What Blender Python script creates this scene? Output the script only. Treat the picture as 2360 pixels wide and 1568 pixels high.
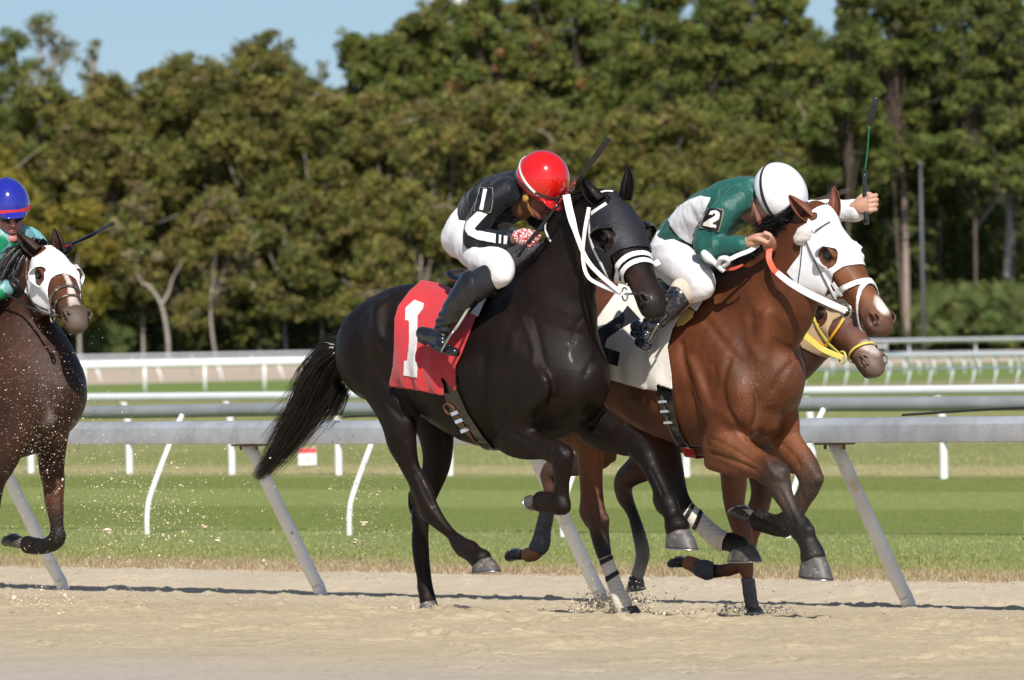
import bpy, math, random
import numpy as np
from mathutils import Vector, Matrix
from mathutils.bvhtree import BVHTree
PI = math.pi
sc = bpy.context.scene
for o in list(bpy.data.objects): bpy.data.objects.remove(o)
COL = sc.collection
# ---------------------------------------------------------------- camera
FPX = 18400.0            # focal length in pixels of a 2360 px wide frame
CAM = np.array([0.0, 0.0, 1.38])
ROLL = 0.0188; PITCH = 4.0 / FPX
cfw = np.array([0, math.cos(PITCH), -math.sin(PITCH)])
u0 = np.array([0, math.sin(PITCH), math.cos(PITCH)]); r0 = np.array([1.0, 0, 0])
CU = math.cos(ROLL) * u0 + math.sin(ROLL) * r0
CR = math.cos(ROLL) * r0 - math.sin(ROLL) * u0
cd = bpy.data.cameras.new('camera'); cam = bpy.data.objects.new('camera', cd); COL.objects.link(cam)
m = Matrix(((CR[0], CU[0], -cfw[0], CAM[0]), (CR[1], CU[1], -cfw[1], CAM[1]), (CR[2], CU[2], -cfw[2], CAM[2]), (0, 0, 0, 1)))
cam.matrix_world = m
cd.sensor_width = 36; cd.lens = 36 * FPX / 2360; cd.clip_start = 1; cd.clip_end = 9000
cd.dof.use_dof = True; cd.dof.focus_distance = 39.6; cd.dof.aperture_fstop = 8.8
sc.camera = cam
# ---------------------------------------------------------------- sky and sun
SUN_EL = math.radians(42); SUN_AZ = math.radians(176)     # azimuth from +Y towards +X
sdir = Vector((math.sin(SUN_AZ) * math.cos(SUN_EL), math.cos(SUN_AZ) * math.cos(SUN_EL), math.sin(SUN_EL)))
w = bpy.data.worlds.new('World'); sc.world = w; w.use_nodes = True
nt = w.node_tree; bg = nt.nodes['Background']
sky = nt.nodes.new('ShaderNodeTexSky'); sky.sky_type = 'NISHITA'; sky.sun_disc = False
sky.sun_elevation = SUN_EL; sky.sun_rotation = SUN_AZ; sky.altitude = 50; sky.air_density = 1.0; sky.dust_density = 0.7; sky.ozone_density = 1.6
tcw = nt.nodes.new('ShaderNodeTexCoord'); va = nt.nodes.new('ShaderNodeVectorMath'); va.operation = 'ADD'; va.inputs[1].default_value = (0, 0, 0.085)
vn = nt.nodes.new('ShaderNodeVectorMath'); vn.operation = 'NORMALIZE'
nt.links.new(tcw.outputs['Generated'], va.inputs[0]); nt.links.new(va.outputs[0], vn.inputs[0]); nt.links.new(vn.outputs[0], sky.inputs[0])
nt.links.new(sky.outputs[0], bg.inputs[0]); bg.inputs[1].default_value = 0.092
sl = bpy.data.lights.new('sun', 'SUN'); sl.energy = 5.0; sl.angle = math.radians(0.5); sl.color = (1.0, 0.955, 0.88)
so = bpy.data.objects.new('sun', sl); COL.objects.link(so); so.rotation_euler = (-sdir).to_track_quat('-Z', 'Y').to_euler()
so.location = (0, 0, 50)
sc.view_settings.view_transform = 'Standard'; sc.view_settings.look = 'None'
sc.view_settings.exposure = 0.10; sc.view_settings.gamma = 1.0
sc.cycles.max_bounces = 6; sc.cycles.diffuse_bounces = 3; sc.cycles.glossy_bounces = 3; sc.cycles.transparent_max_bounces = 6
sc.cycles.use_denoising = True; sc.cycles.volume_bounces = 1

# ---------------------------------------------------------------- projection helpers (2360 px frame)
def ray(px, py):
    d = cfw + CR * (px - 1180) / FPX + CU * (784 - py) / FPX
    return d
def at_depth(px, py, dist):
    d = ray(px, py); return CAM + d * (dist / d[1])
def on_z(px, py, z=-0.10):
    d = ray(px, py); return CAM + d * ((z - CAM[2]) / d[2])
def proj(P):
    P = np.asarray(P, float) - CAM
    f = P @ cfw
    return np.stack([1180 + FPX * (P @ CR) / f, 784 - FPX * (P @ CU) / f], -1)
SF = 2360 / 4096.0
CROPS = {1: (1700, 500), 2: (900, 1100), 3: (1900, 1150), 4: (1500, 1750), 5: (2500, 550), 6: (2300, 1250), 7: (2300, 1750), 8: (0, 650), 9: (0, 1434), 0: (0, 0)}
def cf(c, x, y):
    """enlarged-detail pixel -> 2360 frame pixel"""
    if c == 'F': return x, y
    ox, oy = CROPS[c]
    return (ox + x / 2) * SF, (oy + y / 2) * SF

# ---------------------------------------------------------------- object helpers
def tag(o, label=None, cat=None, group=None, kind=None):
    if label: o['label'] = label
    if cat: o['category'] = cat
    if group: o['group'] = group
    if kind: o['kind'] = kind
    return o
def empty(name, loc=(0, 0, 0)):
    o = bpy.data.objects.new(name, None); COL.objects.link(o); o.location = [float(v) for v in loc]; return o
def mesh_obj(name, V, F, mat=None, parent=None, smooth=True, cols=None, solid=0, mats=None, fmat=None):
    """V (n,3) world coordinates, F list/array of faces"""
    me = bpy.data.meshes.new(name)
    V = np.asarray(V, np.float32)
    if isinstance(F, np.ndarray):
        k = F.shape[1]
        me.vertices.add(len(V)); me.vertices.foreach_set('co', V.ravel())
        me.loops.add(F.size); me.loops.foreach_set('vertex_index', F.astype(np.int32).ravel())
        me.polygons.add(len(F)); me.polygons.foreach_set('loop_start', np.arange(0, F.size, k, dtype=np.int32))
        me.polygons.foreach_set('loop_total', np.full(len(F), k, np.int32)); me.update(calc_edges=True); me.validate()
    else:
        me.from_pydata([tuple(map(float, v)) for v in V], [], F); me.update()
    if smooth: me.polygons.foreach_set('use_smooth', np.ones(len(me.polygons), bool))
    if cols is not None:
        ca = me.color_attributes.new('Col', 'FLOAT_COLOR', 'POINT')
        c4 = np.ones((len(V), 4), np.float32); c4[:, :cols.shape[1]] = cols
        ca.data.foreach_set('color', c4.ravel())
    if mats:
        for mm in mats: me.materials.append(mm)
        if fmat is not None: me.polygons.foreach_set('material_index', np.asarray(fmat, np.int32))
    elif mat: me.materials.append(mat)
    o = bpy.data.objects.new(name, me); COL.objects.link(o)
    if parent is not None:
        o.parent = parent
        mw = chain_matrix(parent)
        o.matrix_parent_inverse = mw.inverted()
    if solid:
        md = o.modifiers.new('solid', 'SOLIDIFY'); md.thickness = solid; md.offset = 1
    return o
def chain_matrix(o):
    mw = Matrix.Translation(o.location) @ o.rotation_euler.to_matrix().to_4x4() if True else None
    if o.parent is not None:
        return chain_matrix(o.parent) @ o.matrix_parent_inverse @ mw
    return mw
def nrm(v):
    v = np.asarray(v, float); return v / (np.linalg.norm(v) + 1e-12)
def catmull(A, n=4):
    """A (k,d) -> interpolated stations"""
    A = np.asarray(A, float); out = []
    k = len(A)
    for i in range(k - 1):
        p0 = A[max(i - 1, 0)]; p1 = A[i]; p2 = A[i + 1]; p3 = A[min(i + 2, k - 1)]
        for j in range(n):
            t = j / n
            out.append(0.5 * ((2 * p1) + (-p0 + p2) * t + (2 * p0 - 5 * p1 + 4 * p2 - p3) * t * t + (-p0 + 3 * p1 - 3 * p2 + p3) * t ** 3))
    out.append(A[-1]); return np.array(out)
def frames(P, hint):
    T = np.gradient(P, axis=0); T /= np.linalg.norm(T, axis=1)[:, None] + 1e-9
    N = np.asarray(hint, float) + 0 * T; N = N - (N * T).sum(1)[:, None] * T
    N /= np.linalg.norm(N, axis=1)[:, None] + 1e-9
    return T, N, np.cross(T, N)
def sweep(P, rn, rm, hint=(0, 0, 1), seg=10, cap=True, square=False):
    """tube / strap along P; rn = radius along hint normal, rm = other"""
    P = np.asarray(P, float); n = len(P)
    rn = np.broadcast_to(np.asarray(rn, float), (n,)); rm = np.broadcast_to(np.asarray(rm, float), (n,))
    T, N, M_ = frames(P, hint)
    V = []; F = []
    an = np.linspace(0, 2 * PI, seg, endpoint=False)
    if square:
        seg = 4; cs = np.array([1, -1, -1, 1.]); sn = np.array([1, 1, -1, -1.])
    else: cs, sn = np.cos(an), np.sin(an)
    for i in range(n):
        V.append(P[i] + N[i] * (cs * rn[i])[:, None] + M_[i] * (sn * rm[i])[:, None])
    V = np.concatenate(V)
    for i in range(n - 1):
        for j in range(seg):
            a = i * seg + j; b = i * seg + (j + 1) % seg
            F.append((a, b, b + seg, a + seg))
    if cap:
        F.append(tuple(range(seg))[::-1]); F.append(tuple((n - 1) * seg + j for j in range(seg)))
    return V, F
def join(parts):
    V = []; F = []; o = 0
    for v, f in parts:
        V.append(np.asarray(v, float)); F += [tuple(int(i) + o for i in q) for q in f]; o += len(v)
    return np.concatenate(V), F
def box(c, ax, ay, az, hx, hy, hz):
    c = np.asarray(c, float); V = []
    for sx in (-1, 1):
        for sy in (-1, 1):
            for sz in (-1, 1): V.append(c + np.asarray(ax) * sx * hx + np.asarray(ay) * sy * hy + np.asarray(az) * sz * hz)
    F = [(0, 1, 3, 2), (4, 6, 7, 5), (0, 4, 5, 1), (2, 3, 7, 6), (0, 2, 6, 4), (1, 5, 7, 3)]
    return np.array(V), F
def ellipsoid(c, R, r, nu=20, nv=12, v0=0.0, v1=PI):
    """R rows = axes; polar axis = R[2]"""
    V = []; F = []
    for i in range(nv + 1):
        th = v0 + (v1 - v0) * i / nv
        for j in range(nu):
            ph = 2 * PI * j / nu
            l = np.array([math.sin(th) * math.cos(ph) * r[0], math.sin(th) * math.sin(ph) * r[1], math.cos(th) * r[2]])
            V.append(np.asarray(c) + l @ np.asarray(R))
    for i in range(nv):
        for j in range(nu):
            F.append((i * nu + j, i * nu + (j + 1) % nu, (i + 1) * nu + (j + 1) % nu, (i + 1) * nu + j))
    return np.array(V), F

# ---------------------------------------------------------------- noise (numpy)
def _h(ix, iy, iz, s):
    n = (ix * 374761393 + iy * 668265263 + iz * 2147483647 + s * 974634777) & 0xffffffff
    n = ((n ^ (n >> 13)) * 1274126177) & 0xffffffff
    return ((n ^ (n >> 16)) & 0xffff) / 65535.0
def vnoise(P, s=0):
    P = np.asarray(P, float); i = np.floor(P).astype(np.int64); f = P - i; f = f * f * (3 - 2 * f)
    r = 0
    for dx in (0, 1):
        for dy in (0, 1):
            for dz in (0, 1):
                wt = (f[..., 0] if dx else 1 - f[..., 0]) * (f[..., 1] if dy else 1 - f[..., 1]) * (f[..., 2] if dz else 1 - f[..., 2])
                r = r + wt * _h(i[..., 0] + dx, i[..., 1] + dy, i[..., 2] + dz, s)
    return r * 2 - 1
def fbm(P, o=4, s=0):
    r = 0; a = 1.0; P = np.asarray(P, float)
    for k in range(o): r = r + a * vnoise(P * 2 ** k, s + k); a *= 0.5
    return r / 1.9

# ---------------------------------------------------------------- signed distance modelling
class Sdf:
    def __init__(self, lo, hi, h):
        self.lo = np.asarray(lo, float); self.h = h
        self.n = np.ceil((np.asarray(hi) - self.lo) / h).astype(int) + 1
        self.F = np.full(self.n, 0.25, np.float32)
        self.tags = []      # (kind, params, colour) for colouring
    def _box(self, lo, hi):
        a = np.maximum(np.floor((lo - self.lo) / self.h).astype(int), 0)
        b = np.minimum(np.ceil((hi - self.lo) / self.h).astype(int) + 1, self.n)
        return a, b
    def _pts(self, a, b):
        ax = [self.lo[k] + self.h * np.arange(a[k], b[k]) for k in range(3)]
        return np.stack(np.meshgrid(*ax, indexing='ij'), -1).astype(np.float32)
    @staticmethod
    def seg(P, p0, p1, n0, w0, h0, w1, h1):
        t = p1 - p0; L = np.linalg.norm(t)
        if L < 1e-6: t = np.array([0, 0, 1.0]); L = 1e-6
        else: t = t / L
        n = n0 - np.dot(n0, t) * t; n = nrm(n); m_ = np.cross(t, n)
        D = P - p0.astype(np.float32)
        s = np.clip((D @ t.astype(np.float32)) / L, 0, 1)
        D = D - s[..., None] * (t * L).astype(np.float32)
        dn = D @ n.astype(np.float32); dm = D @ m_.astype(np.float32); dt = D @ t.astype(np.float32)
        W = w0 + s * (w1 - w0); H = h0 + s * (h1 - h0); R = np.minimum(W, H)
        a = dn / W; b = dm / H; c = dt / R
        k0 = np.sqrt(a * a + b * b + c * c); k1 = np.sqrt((a / W) ** 2 + (b / H) ** 2 + (c / R) ** 2)
        return k0 * (k0 - 1) / np.maximum(k1, 1e-5)
    def chain(self, S, hint, k=0.02, n=4, op='u', col=None):
        """S rows: (p3, w along hint, h other)"""
        S = np.array([np.concatenate([np.asarray(s[0], float), [s[1], s[2]]]) for s in S])
        if len(S) == 1: S = np.concatenate([S, S + np.array([1e-4, 0, 0, 0, 0])]); n = 1
        S = catmull(S, n) if n > 1 else S
        r = S[:, 3:].max(1)[:, None] + k + 0.02 + 2 * self.h
        a, b = self._box((S[:, :3] - r).min(0), (S[:, :3] + r).max(0))
        if np.any(b <= a): return
        loc = np.full(b - a, 0.25, np.float32)
        hint = np.asarray(hint, float)
        for i in range(len(S) - 1):
            q0, q1 = S[i], S[i + 1]
            rr = max(q0[3:].max(), q1[3:].max()) + k + 0.02 + 2 * self.h
            c, d = self._box(np.minimum(q0[:3], q1[:3]) - rr, np.maximum(q0[:3], q1[:3]) + rr)
            c = np.maximum(c, a); d = np.minimum(d, b)
            if np.any(d <= c): continue
            v = self.seg(self._pts(c, d), q0[:3], q1[:3], hint, q0[3], q0[4], q1[3], q1[4])
            sl = tuple(slice(c[j] - a[j], d[j] - a[j]) for j in range(3))
            loc[sl] = np.minimum(loc[sl], v)
        sl = tuple(slice(a[j], b[j]) for j in range(3))
        X = self.F[sl]
        if op == 'u':
            h = np.maximum(k - np.abs(X - loc), 0) / k; self.F[sl] = np.minimum(X, loc) - h * h * k * 0.25
        else:
            loc = -loc; h = np.maximum(k - np.abs(X - loc), 0) / k; self.F[sl] = np.maximum(X, loc) + h * h * k * 0.25
        if col is not None: self.tags.append((S, hint, col))
    def ell(self, c, R, r, k=0.02, op='u', lim=None):
        """ellipsoid, R rows axes"""
        c = np.asarray(c, float); r = np.asarray(r, float); R = np.asarray(R, float); rr = r.max() + k + 2 * self.h
        a, b = self._box(c - rr, c + rr)
        if np.any(b <= a): return
        L = (self._pts(a, b) - c.astype(np.float32)) @ R.T.astype(np.float32)
        k0 = np.sqrt(((L / r) ** 2).sum(-1)); k1 = np.sqrt(((L / r ** 2) ** 2).sum(-1))
        loc = (k0 * (k0 - 1) / np.maximum(k1, 1e-5)).astype(np.float32)
        sl = tuple(slice(a[j], b[j]) for j in range(3)); X = self.F[sl]
        if op == 'u':
            h = np.maximum(k - np.abs(X - loc), 0) / k; self.F[sl] = np.minimum(X, loc) - h * h * k * 0.25
        else:
            loc = -loc; h = np.maximum(k - np.abs(X - loc), 0) / k; self.F[sl] = np.maximum(X, loc) + h * h * k * 0.25
    def sub(self, lo, hi):
        a, b = self._box(np.asarray(lo), np.asarray(hi)); q = Sdf.__new__(Sdf); q.h = self.h; q.lo = self.lo + a * self.h; q.n = b - a; q.tags = []
        q.F = self.F[tuple(slice(a[j], b[j]) for j in range(3))]; return q
    def mesh(self, iso=0.0, relax=2, mask=None):
        F = self.F - iso
        ins = F < 0
        nx, ny, nz = F.shape
        s = [ins[dx:nx - 1 + dx, dy:ny - 1 + dy, dz:nz - 1 + dz] for dx in (0, 1) for dy in (0, 1) for dz in (0, 1)]
        anyi = np.logical_or.reduce(s); alli = np.logical_and.reduce(s)
        cells = np.argwhere(anyi & ~alli)
        idx = np.full((nx - 1, ny - 1, nz - 1), -1, np.int32); idx[tuple(cells.T)] = np.arange(len(cells))
        acc = np.zeros((len(cells), 3)); cnt = np.zeros(len(cells))
        cor = [(dx, dy, dz) for dx in (0, 1) for dy in (0, 1) for dz in (0, 1)]
        vals = {c: F[tuple((cells + c).T)] for c in cor}
        for c in cor:
            for ax in range(3):
                if c[ax] == 0:
                    e = list(c); e[ax] = 1; e = tuple(e)
                    f0, f1 = vals[c], vals[e]; mk = (f0 < 0) != (f1 < 0)
                    t = f0[mk] / (f0[mk] - f1[mk]); p = np.tile(np.array(c, float), (mk.sum(), 1)); p[:, ax] += t
                    acc[mk] += p; cnt[mk] += 1
        V = self.lo + self.h * (cells + acc / cnt[:, None])
        Q = []
        for ax in range(3):
            o1, o2 = (ax + 1) % 3, (ax + 2) % 3
            sa = [slice(1, -1)] * 3; sa[ax] = slice(0, -1); sb = list(sa); sb[ax] = slice(1, None)
            A = ins[tuple(sa)]; B = ins[tuple(sb)]
            e = np.argwhere(A != B); sgn = A[tuple(e.T)]
            off = np.array([1, 1, 1]); off[ax] = 0; e = e + off
            def cc(d1, d2):
                q = e.copy(); q[:, o1] += d1; q[:, o2] += d2; return idx[tuple(q.T)]
            q = np.stack([cc(-1, -1), cc(0, -1), cc(0, 0), cc(-1, 0)], 1)
            q[~sgn] = q[~sgn][:, ::-1]; Q.append(q)
        Q = np.concatenate(Q); Q = Q[(Q >= 0).all(1)]
        # relax
        for _ in range(relax):
            a2 = np.zeros_like(V); n2 = np.zeros(len(V))
            for i in range(4):
                j = (i + 1) % 4
                np.add.at(a2, Q[:, i], V[Q[:, j]]); np.add.at(n2, Q[:, i], 1)
                np.add.at(a2, Q[:, j], V[Q[:, i]]); np.add.at(n2, Q[:, j], 1)
            ok = n2 > 0
            if mask is not None and _ >= 2: ok &= mask(V)
            V[ok] = 0.5 * V[ok] + 0.5 * a2[ok] / n2[ok][:, None]
        return V, Q
    def colours(self, V, base, sharp=0.012):
        W = np.full(len(V), 1e-3); C = np.outer(W, base)
        for S, hint, col in self.tags:
            cols = np.asarray(col, float)
            if cols.ndim == 1: cols = np.tile(cols, (len(S), 1))
            elif len(cols) != len(S): 
                xs = np.linspace(0, 1, len(cols)); cols = np.stack([np.interp(np.linspace(0, 1, len(S)), xs, cols[:, q]) for q in range(3)], 1)
            for i in range(len(S) - 1):
                q0, q1 = S[i], S[i + 1]; r = max(q0[3:].max(), q1[3:].max()) + 0.05
                lo = np.minimum(q0[:3], q1[:3]) - r; hi = np.maximum(q0[:3], q1[:3]) + r
                mk = np.all((V > lo) & (V < hi), 1)
                if not mk.any(): continue
                d = self.seg(V[mk].astype(np.float32), q0[:3], q1[:3], hint, q0[3], q0[4], q1[3], q1[4])
                wt = np.exp(-np.maximum(d, -0.02) / sharp)
                W[mk] += wt; C[mk] += wt[:, None] * (0.5 * (cols[i] + cols[i + 1]))
        return C / W[:, None]
def vnormals(V, Q):
    n = np.cross(V[Q[:, 2]] - V[Q[:, 0]], V[Q[:, 3 if Q.shape[1] > 3 else 1]] - V[Q[:, 1 if Q.shape[1] > 3 else 0]])
    if Q.shape[1] == 3: n = np.cross(V[Q[:, 1]] - V[Q[:, 0]], V[Q[:, 2]] - V[Q[:, 0]])
    N = np.zeros_like(V)
    for i in range(Q.shape[1]): np.add.at(N, Q[:, i], n)
    return N / (np.linalg.norm(N, axis=1)[:, None] + 1e-12)
def clip_mesh(V, Q, f, snap=True):
    """keep the part of a mesh where f(V) < 0, boundary slid onto f = 0"""
    d = f(V)
    keep = (d[Q] < 0).any(1)
    Q = Q[keep]
    if snap:
        used = np.unique(Q); out = used[d[used] > 0]
        for it in range(5):
            if it in (2, 3):            # even out the cut edge, then slide it back
                E = np.concatenate([np.stack([Q[:, i], Q[:, (i + 1) % 4]], 1) for i in range(4)]); Es = np.sort(E, 1); u_, c_ = np.unique(Es, axis=0, return_counts=True); bd = u_[c_ == 1]
                acc = np.zeros_like(V); cn = np.zeros(len(V)); np.add.at(acc, bd[:, 0], V[bd[:, 1]]); np.add.at(acc, bd[:, 1], V[bd[:, 0]]); np.add.at(cn, bd.ravel(), 1)
                ok = (cn == 2) & (d > 0); V = V.copy(); V[ok] = .4 * V[ok] + .6 * acc[ok] / 2
            P = V[out]; f0 = f(P); e = 1e-3; g = np.stack([(f(P + e * np.eye(3)[k]) - f0) / e for k in range(3)], 1)
            g2 = (g * g).sum(1)[:, None] + 1e-9
            st = -f0[:, None] * g / g2; L = np.linalg.norm(st, axis=1)[:, None]
            V = V.copy(); V[out] = P + st * np.minimum(1, 0.02 / (L + 1e-9))
    used = np.unique(Q); mp = np.full(len(V), -1); mp[used] = np.arange(len(used))
    return V[used], mp[Q]
def poly_sd(P, poly):
    """signed distance (neg inside) to a 2-D polygon"""
    poly = np.asarray(poly, float); d = np.full(len(P), 1e9); ins = np.zeros(len(P), bool); n = len(poly)
    for i in range(n):
        a, b = poly[i], poly[(i + 1) % n]; ab = b - a; t = np.clip(((P - a) @ ab) / (ab @ ab + 1e-12), 0, 1)
        q = P - a - t[:, None] * ab; d = np.minimum(d, (q * q).sum(1))
        c = (a[1] > P[:, 1]) != (b[1] > P[:, 1])
        with np.errstate(divide='ignore', invalid='ignore'):
            x = (b[0] - a[0]) * (P[:, 1] - a[1]) / (b[1] - a[1] + 1e-15) + a[0]
        ins ^= c & (P[:, 0] < x)
    d = np.sqrt(d); return np.where(ins, -d, d)

# ---------------------------------------------------------------- materials
def new_mat(name):
    mt = bpy.data.materials.new(name); mt.use_nodes = True
    nt = mt.node_tree; b = nt.nodes['Principled BSDF']; return mt, nt, b
def N(nt, t, **kw):
    n = nt.nodes.new(t)
    for k, v in kw.items():
        if k in ('blend_type', 'operation', 'data_type', 'attribute_name', 'noise_dimensions', 'feature', 'wave_type', 'distance', 'mode', 'bands_direction', 'interpolation_type', 'clamp'): setattr(n, k, v)
        else: n.inputs[k.replace('_', ' ')].default_value = v
    return n
def noise(nt, scale, detail=4, rough=0.55, vec=None, dist=0.0):
    n = nt.nodes.new('ShaderNodeTexNoise'); n.inputs['Scale'].default_value = scale; n.inputs['Detail'].default_value = detail
    n.inputs['Roughness'].default_value = rough; n.inputs['Distortion'].default_value = dist
    if vec is not None: nt.links.new(vec, n.inputs['Vector'])
    return n
def ramp(nt, fac, stops):
    r = nt.nodes.new('ShaderNodeValToRGB'); nt.links.new(fac, r.inputs[0]); cr = r.color_ramp
    while len(cr.elements) < len(stops): cr.elements.new(0.5)
    for e, (p, c) in zip(cr.elements, stops):
        e.position = p; e.color = (c[0], c[1], c[2], 1) if hasattr(c, '__len__') else (c, c, c, 1)
    return r
def mixc(nt, fac, a, b, mode='MIX'):
    n = nt.nodes.new('ShaderNodeMix'); n.data_type = 'RGBA'; n.blend_type = mode
    for s, v in ((n.inputs[0], fac), (n.inputs[6], a), (n.inputs[7], b)):
        if isinstance(v, (int, float)): s.default_value = v
        elif isinstance(v, (tuple, list)): s.default_value = (v[0], v[1], v[2], 1)
        else: nt.links.new(v, s)
    return n.outputs[2]
def math_(nt, op, a, b=0.0, c=0.0, clamp=False):
    n = nt.nodes.new('ShaderNodeMath'); n.operation = op; n.use_clamp = clamp
    for s, v in zip(n.inputs, (a, b, c)):
        if isinstance(v, (int, float)): s.default_value = v
        else: nt.links.new(v, s)
    return n.outputs[0]
def objco(nt, scale=None):
    tc = nt.nodes.new('ShaderNodeTexCoord')
    if scale is None: return tc.outputs['Object']
    mp = nt.nodes.new('ShaderNodeMapping'); mp.inputs['Scale'].default_value = scale; nt.links.new(tc.outputs['Object'], mp.inputs[0]); return mp.outputs[0]
def bump(nt, b, h, strength=0.3, dist=0.01):
    n = nt.nodes.new('ShaderNodeBump'); n.inputs['Strength'].default_value = strength; n.inputs['Distance'].default_value = dist
    nt.links.new(h, n.inputs['Height']); nt.links.new(n.outputs[0], b.inputs['Normal']); return n
MATS = {}
def simple(name, col, rough=0.5, metal=0.0, var=0.12, nscale=12, bmp=0.0, bscale=60, coat=0.0, spec=0.5, sheen=0.0, dirt=None):
    if name in MATS: return MATS[name]
    mt, nt, b = new_mat(name); co = objco(nt)
    n1 = noise(nt, nscale, 5, 0.6, co)
    lo = [c * (1 - var) for c in col]; hi = [min(1, c * (1 + var)) for c in col]
    r = ramp(nt, n1.outputs[0], [(0.3, lo), (0.7, hi)]); out = r.outputs[0]
    if dirt:
        dcol, amt, ds = dirt
        n3 = noise(nt, ds, 6, 0.7, co); dr = ramp(nt, n3.outputs[0], [(amt, 0.0), (amt + 0.1, 1.0)])
        out = mixc(nt, dr.outputs[0], out, dcol)
        rr = nt.nodes.new('ShaderNodeMapRange'); nt.links.new(dr.outputs[0], rr.inputs[0]); rr.inputs[3].default_value = rough; rr.inputs[4].default_value = 0.85
        nt.links.new(rr.outputs[0], b.inputs['Roughness'])
    nt.links.new(out, b.inputs['Base Color'])
    if not dirt: b.inputs['Roughness'].default_value = rough
    b.inputs['Metallic'].default_value = metal
    b.inputs['Coat Weight'].default_value = coat; b.inputs['Specular IOR Level'].default_value = spec
    b.inputs['Coat Roughness'].default_value = 0.06
    if sheen: b.inputs['Sheen Weight'].default_value = sheen
    if bmp:
        n2 = noise(nt, bscale, 5, 0.6, co); bump(nt, b, n2.outputs[0], bmp, 0.01)
    MATS[name] = mt; return mt
# ================================================================ rail frame: U along the track, VV across (away from camera)
HD = np.array([0.643, -0.766, 0.0]); HD /= np.linalg.norm(HD)      # running direction
RT = np.array([HD[1], -HD[0], 0.0])                               # horse's right = towards the camera
def uv2w(u, v, z=0.0):
    P = np.asarray(u)[..., None] * HD + np.asarray(v)[..., None] * (-RT)
    P = P + np.zeros(3); P[..., 2] = z; return P
def vof(P): return -(np.asarray(P)[..., :2] @ RT[:2])
def uof(P): return np.asarray(P)[..., :2] @ HD[:2]
GZ = -0.10
V_SAND = 31.9
def ground_z(u, v):
    """real height of the ground: harrowed cushion in front, a dip where the horses run, the berm below the rail"""
    z = np.interp(v, [0, 20, 24.6, 25.05, 25.5, 26.6, 27.6, 28.3, 29.65, 30.15, 30.6, 31.9, 32.6, 40], [-.02, .015, .030, .046, -.055, -.085, -.105, -.118, -.118, -.045, -.06, -.09, -.13, -.13])
    return z
# ---------------- ground materials
def sand_mat():
    mt, nt, b = new_mat('track_sand'); co = objco(nt)
    n1 = noise(nt, 1.1, 6, 0.6, co); n2 = noise(nt, 22, 5, 0.75, co); n3 = noise(nt, 5, 5, 0.7, co)
    c = ramp(nt, n1.outputs[0], [(0.3, (0.445, 0.36, 0.235)), (0.7, (0.535, 0.44, 0.295))])
    d = ramp(nt, n2.outputs[0], [(0.28, 0.60), (0.42, 0.93), (0.75, 1.10)])
    e = ramp(nt, n3.outputs[0], [(0.3, 0.9), (0.6, 1.03)])
    o = mixc(nt, 1.0, c.outputs[0], d.outputs[0], 'MULTIPLY'); o = mixc(nt, 1.0, o, e.outputs[0], 'MULTIPLY')
    # paler crusted sand under the rail
    sx = nt.nodes.new('ShaderNodeVectorMath'); sx.operation = 'DOT_PRODUCT'; nt.links.new(co, sx.inputs[0]); sx.inputs[1].default_value = tuple(-RT)
    mr = nt.nodes.new('ShaderNodeMapRange'); nt.links.new(sx.outputs['Value'], mr.inputs[0]); mr.inputs[1].default_value = 28.0; mr.inputs[2].default_value = 30.5
    o = mixc(nt, mr.outputs[0], o, mixc(nt, 0.5, o, (0.62, 0.53, 0.43)))
    m3 = nt.nodes.new('ShaderNodeMapRange'); nt.links.new(math_(nt, 'ADD', sx.outputs['Value'], math_(nt, 'MULTIPLY', n3.outputs[0], .6)), m3.inputs[0]); m3.inputs[1].default_value = 22.4; m3.inputs[2].default_value = 20.4
    o = mixc(nt, math_(nt, 'MULTIPLY', m3.outputs[0], .42), o, (0.42, 0.40, 0.41))
    nt.links.new(o, b.inputs['Base Color']); b.inputs['Roughness'].default_value = 0.95; b.inputs['Specular IOR Level'].default_value = 0.15
    n4 = noise(nt, 60, 4, 0.7, co); bump(nt, b, n4.outputs[0], 0.5, 0.02); return mt
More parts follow.
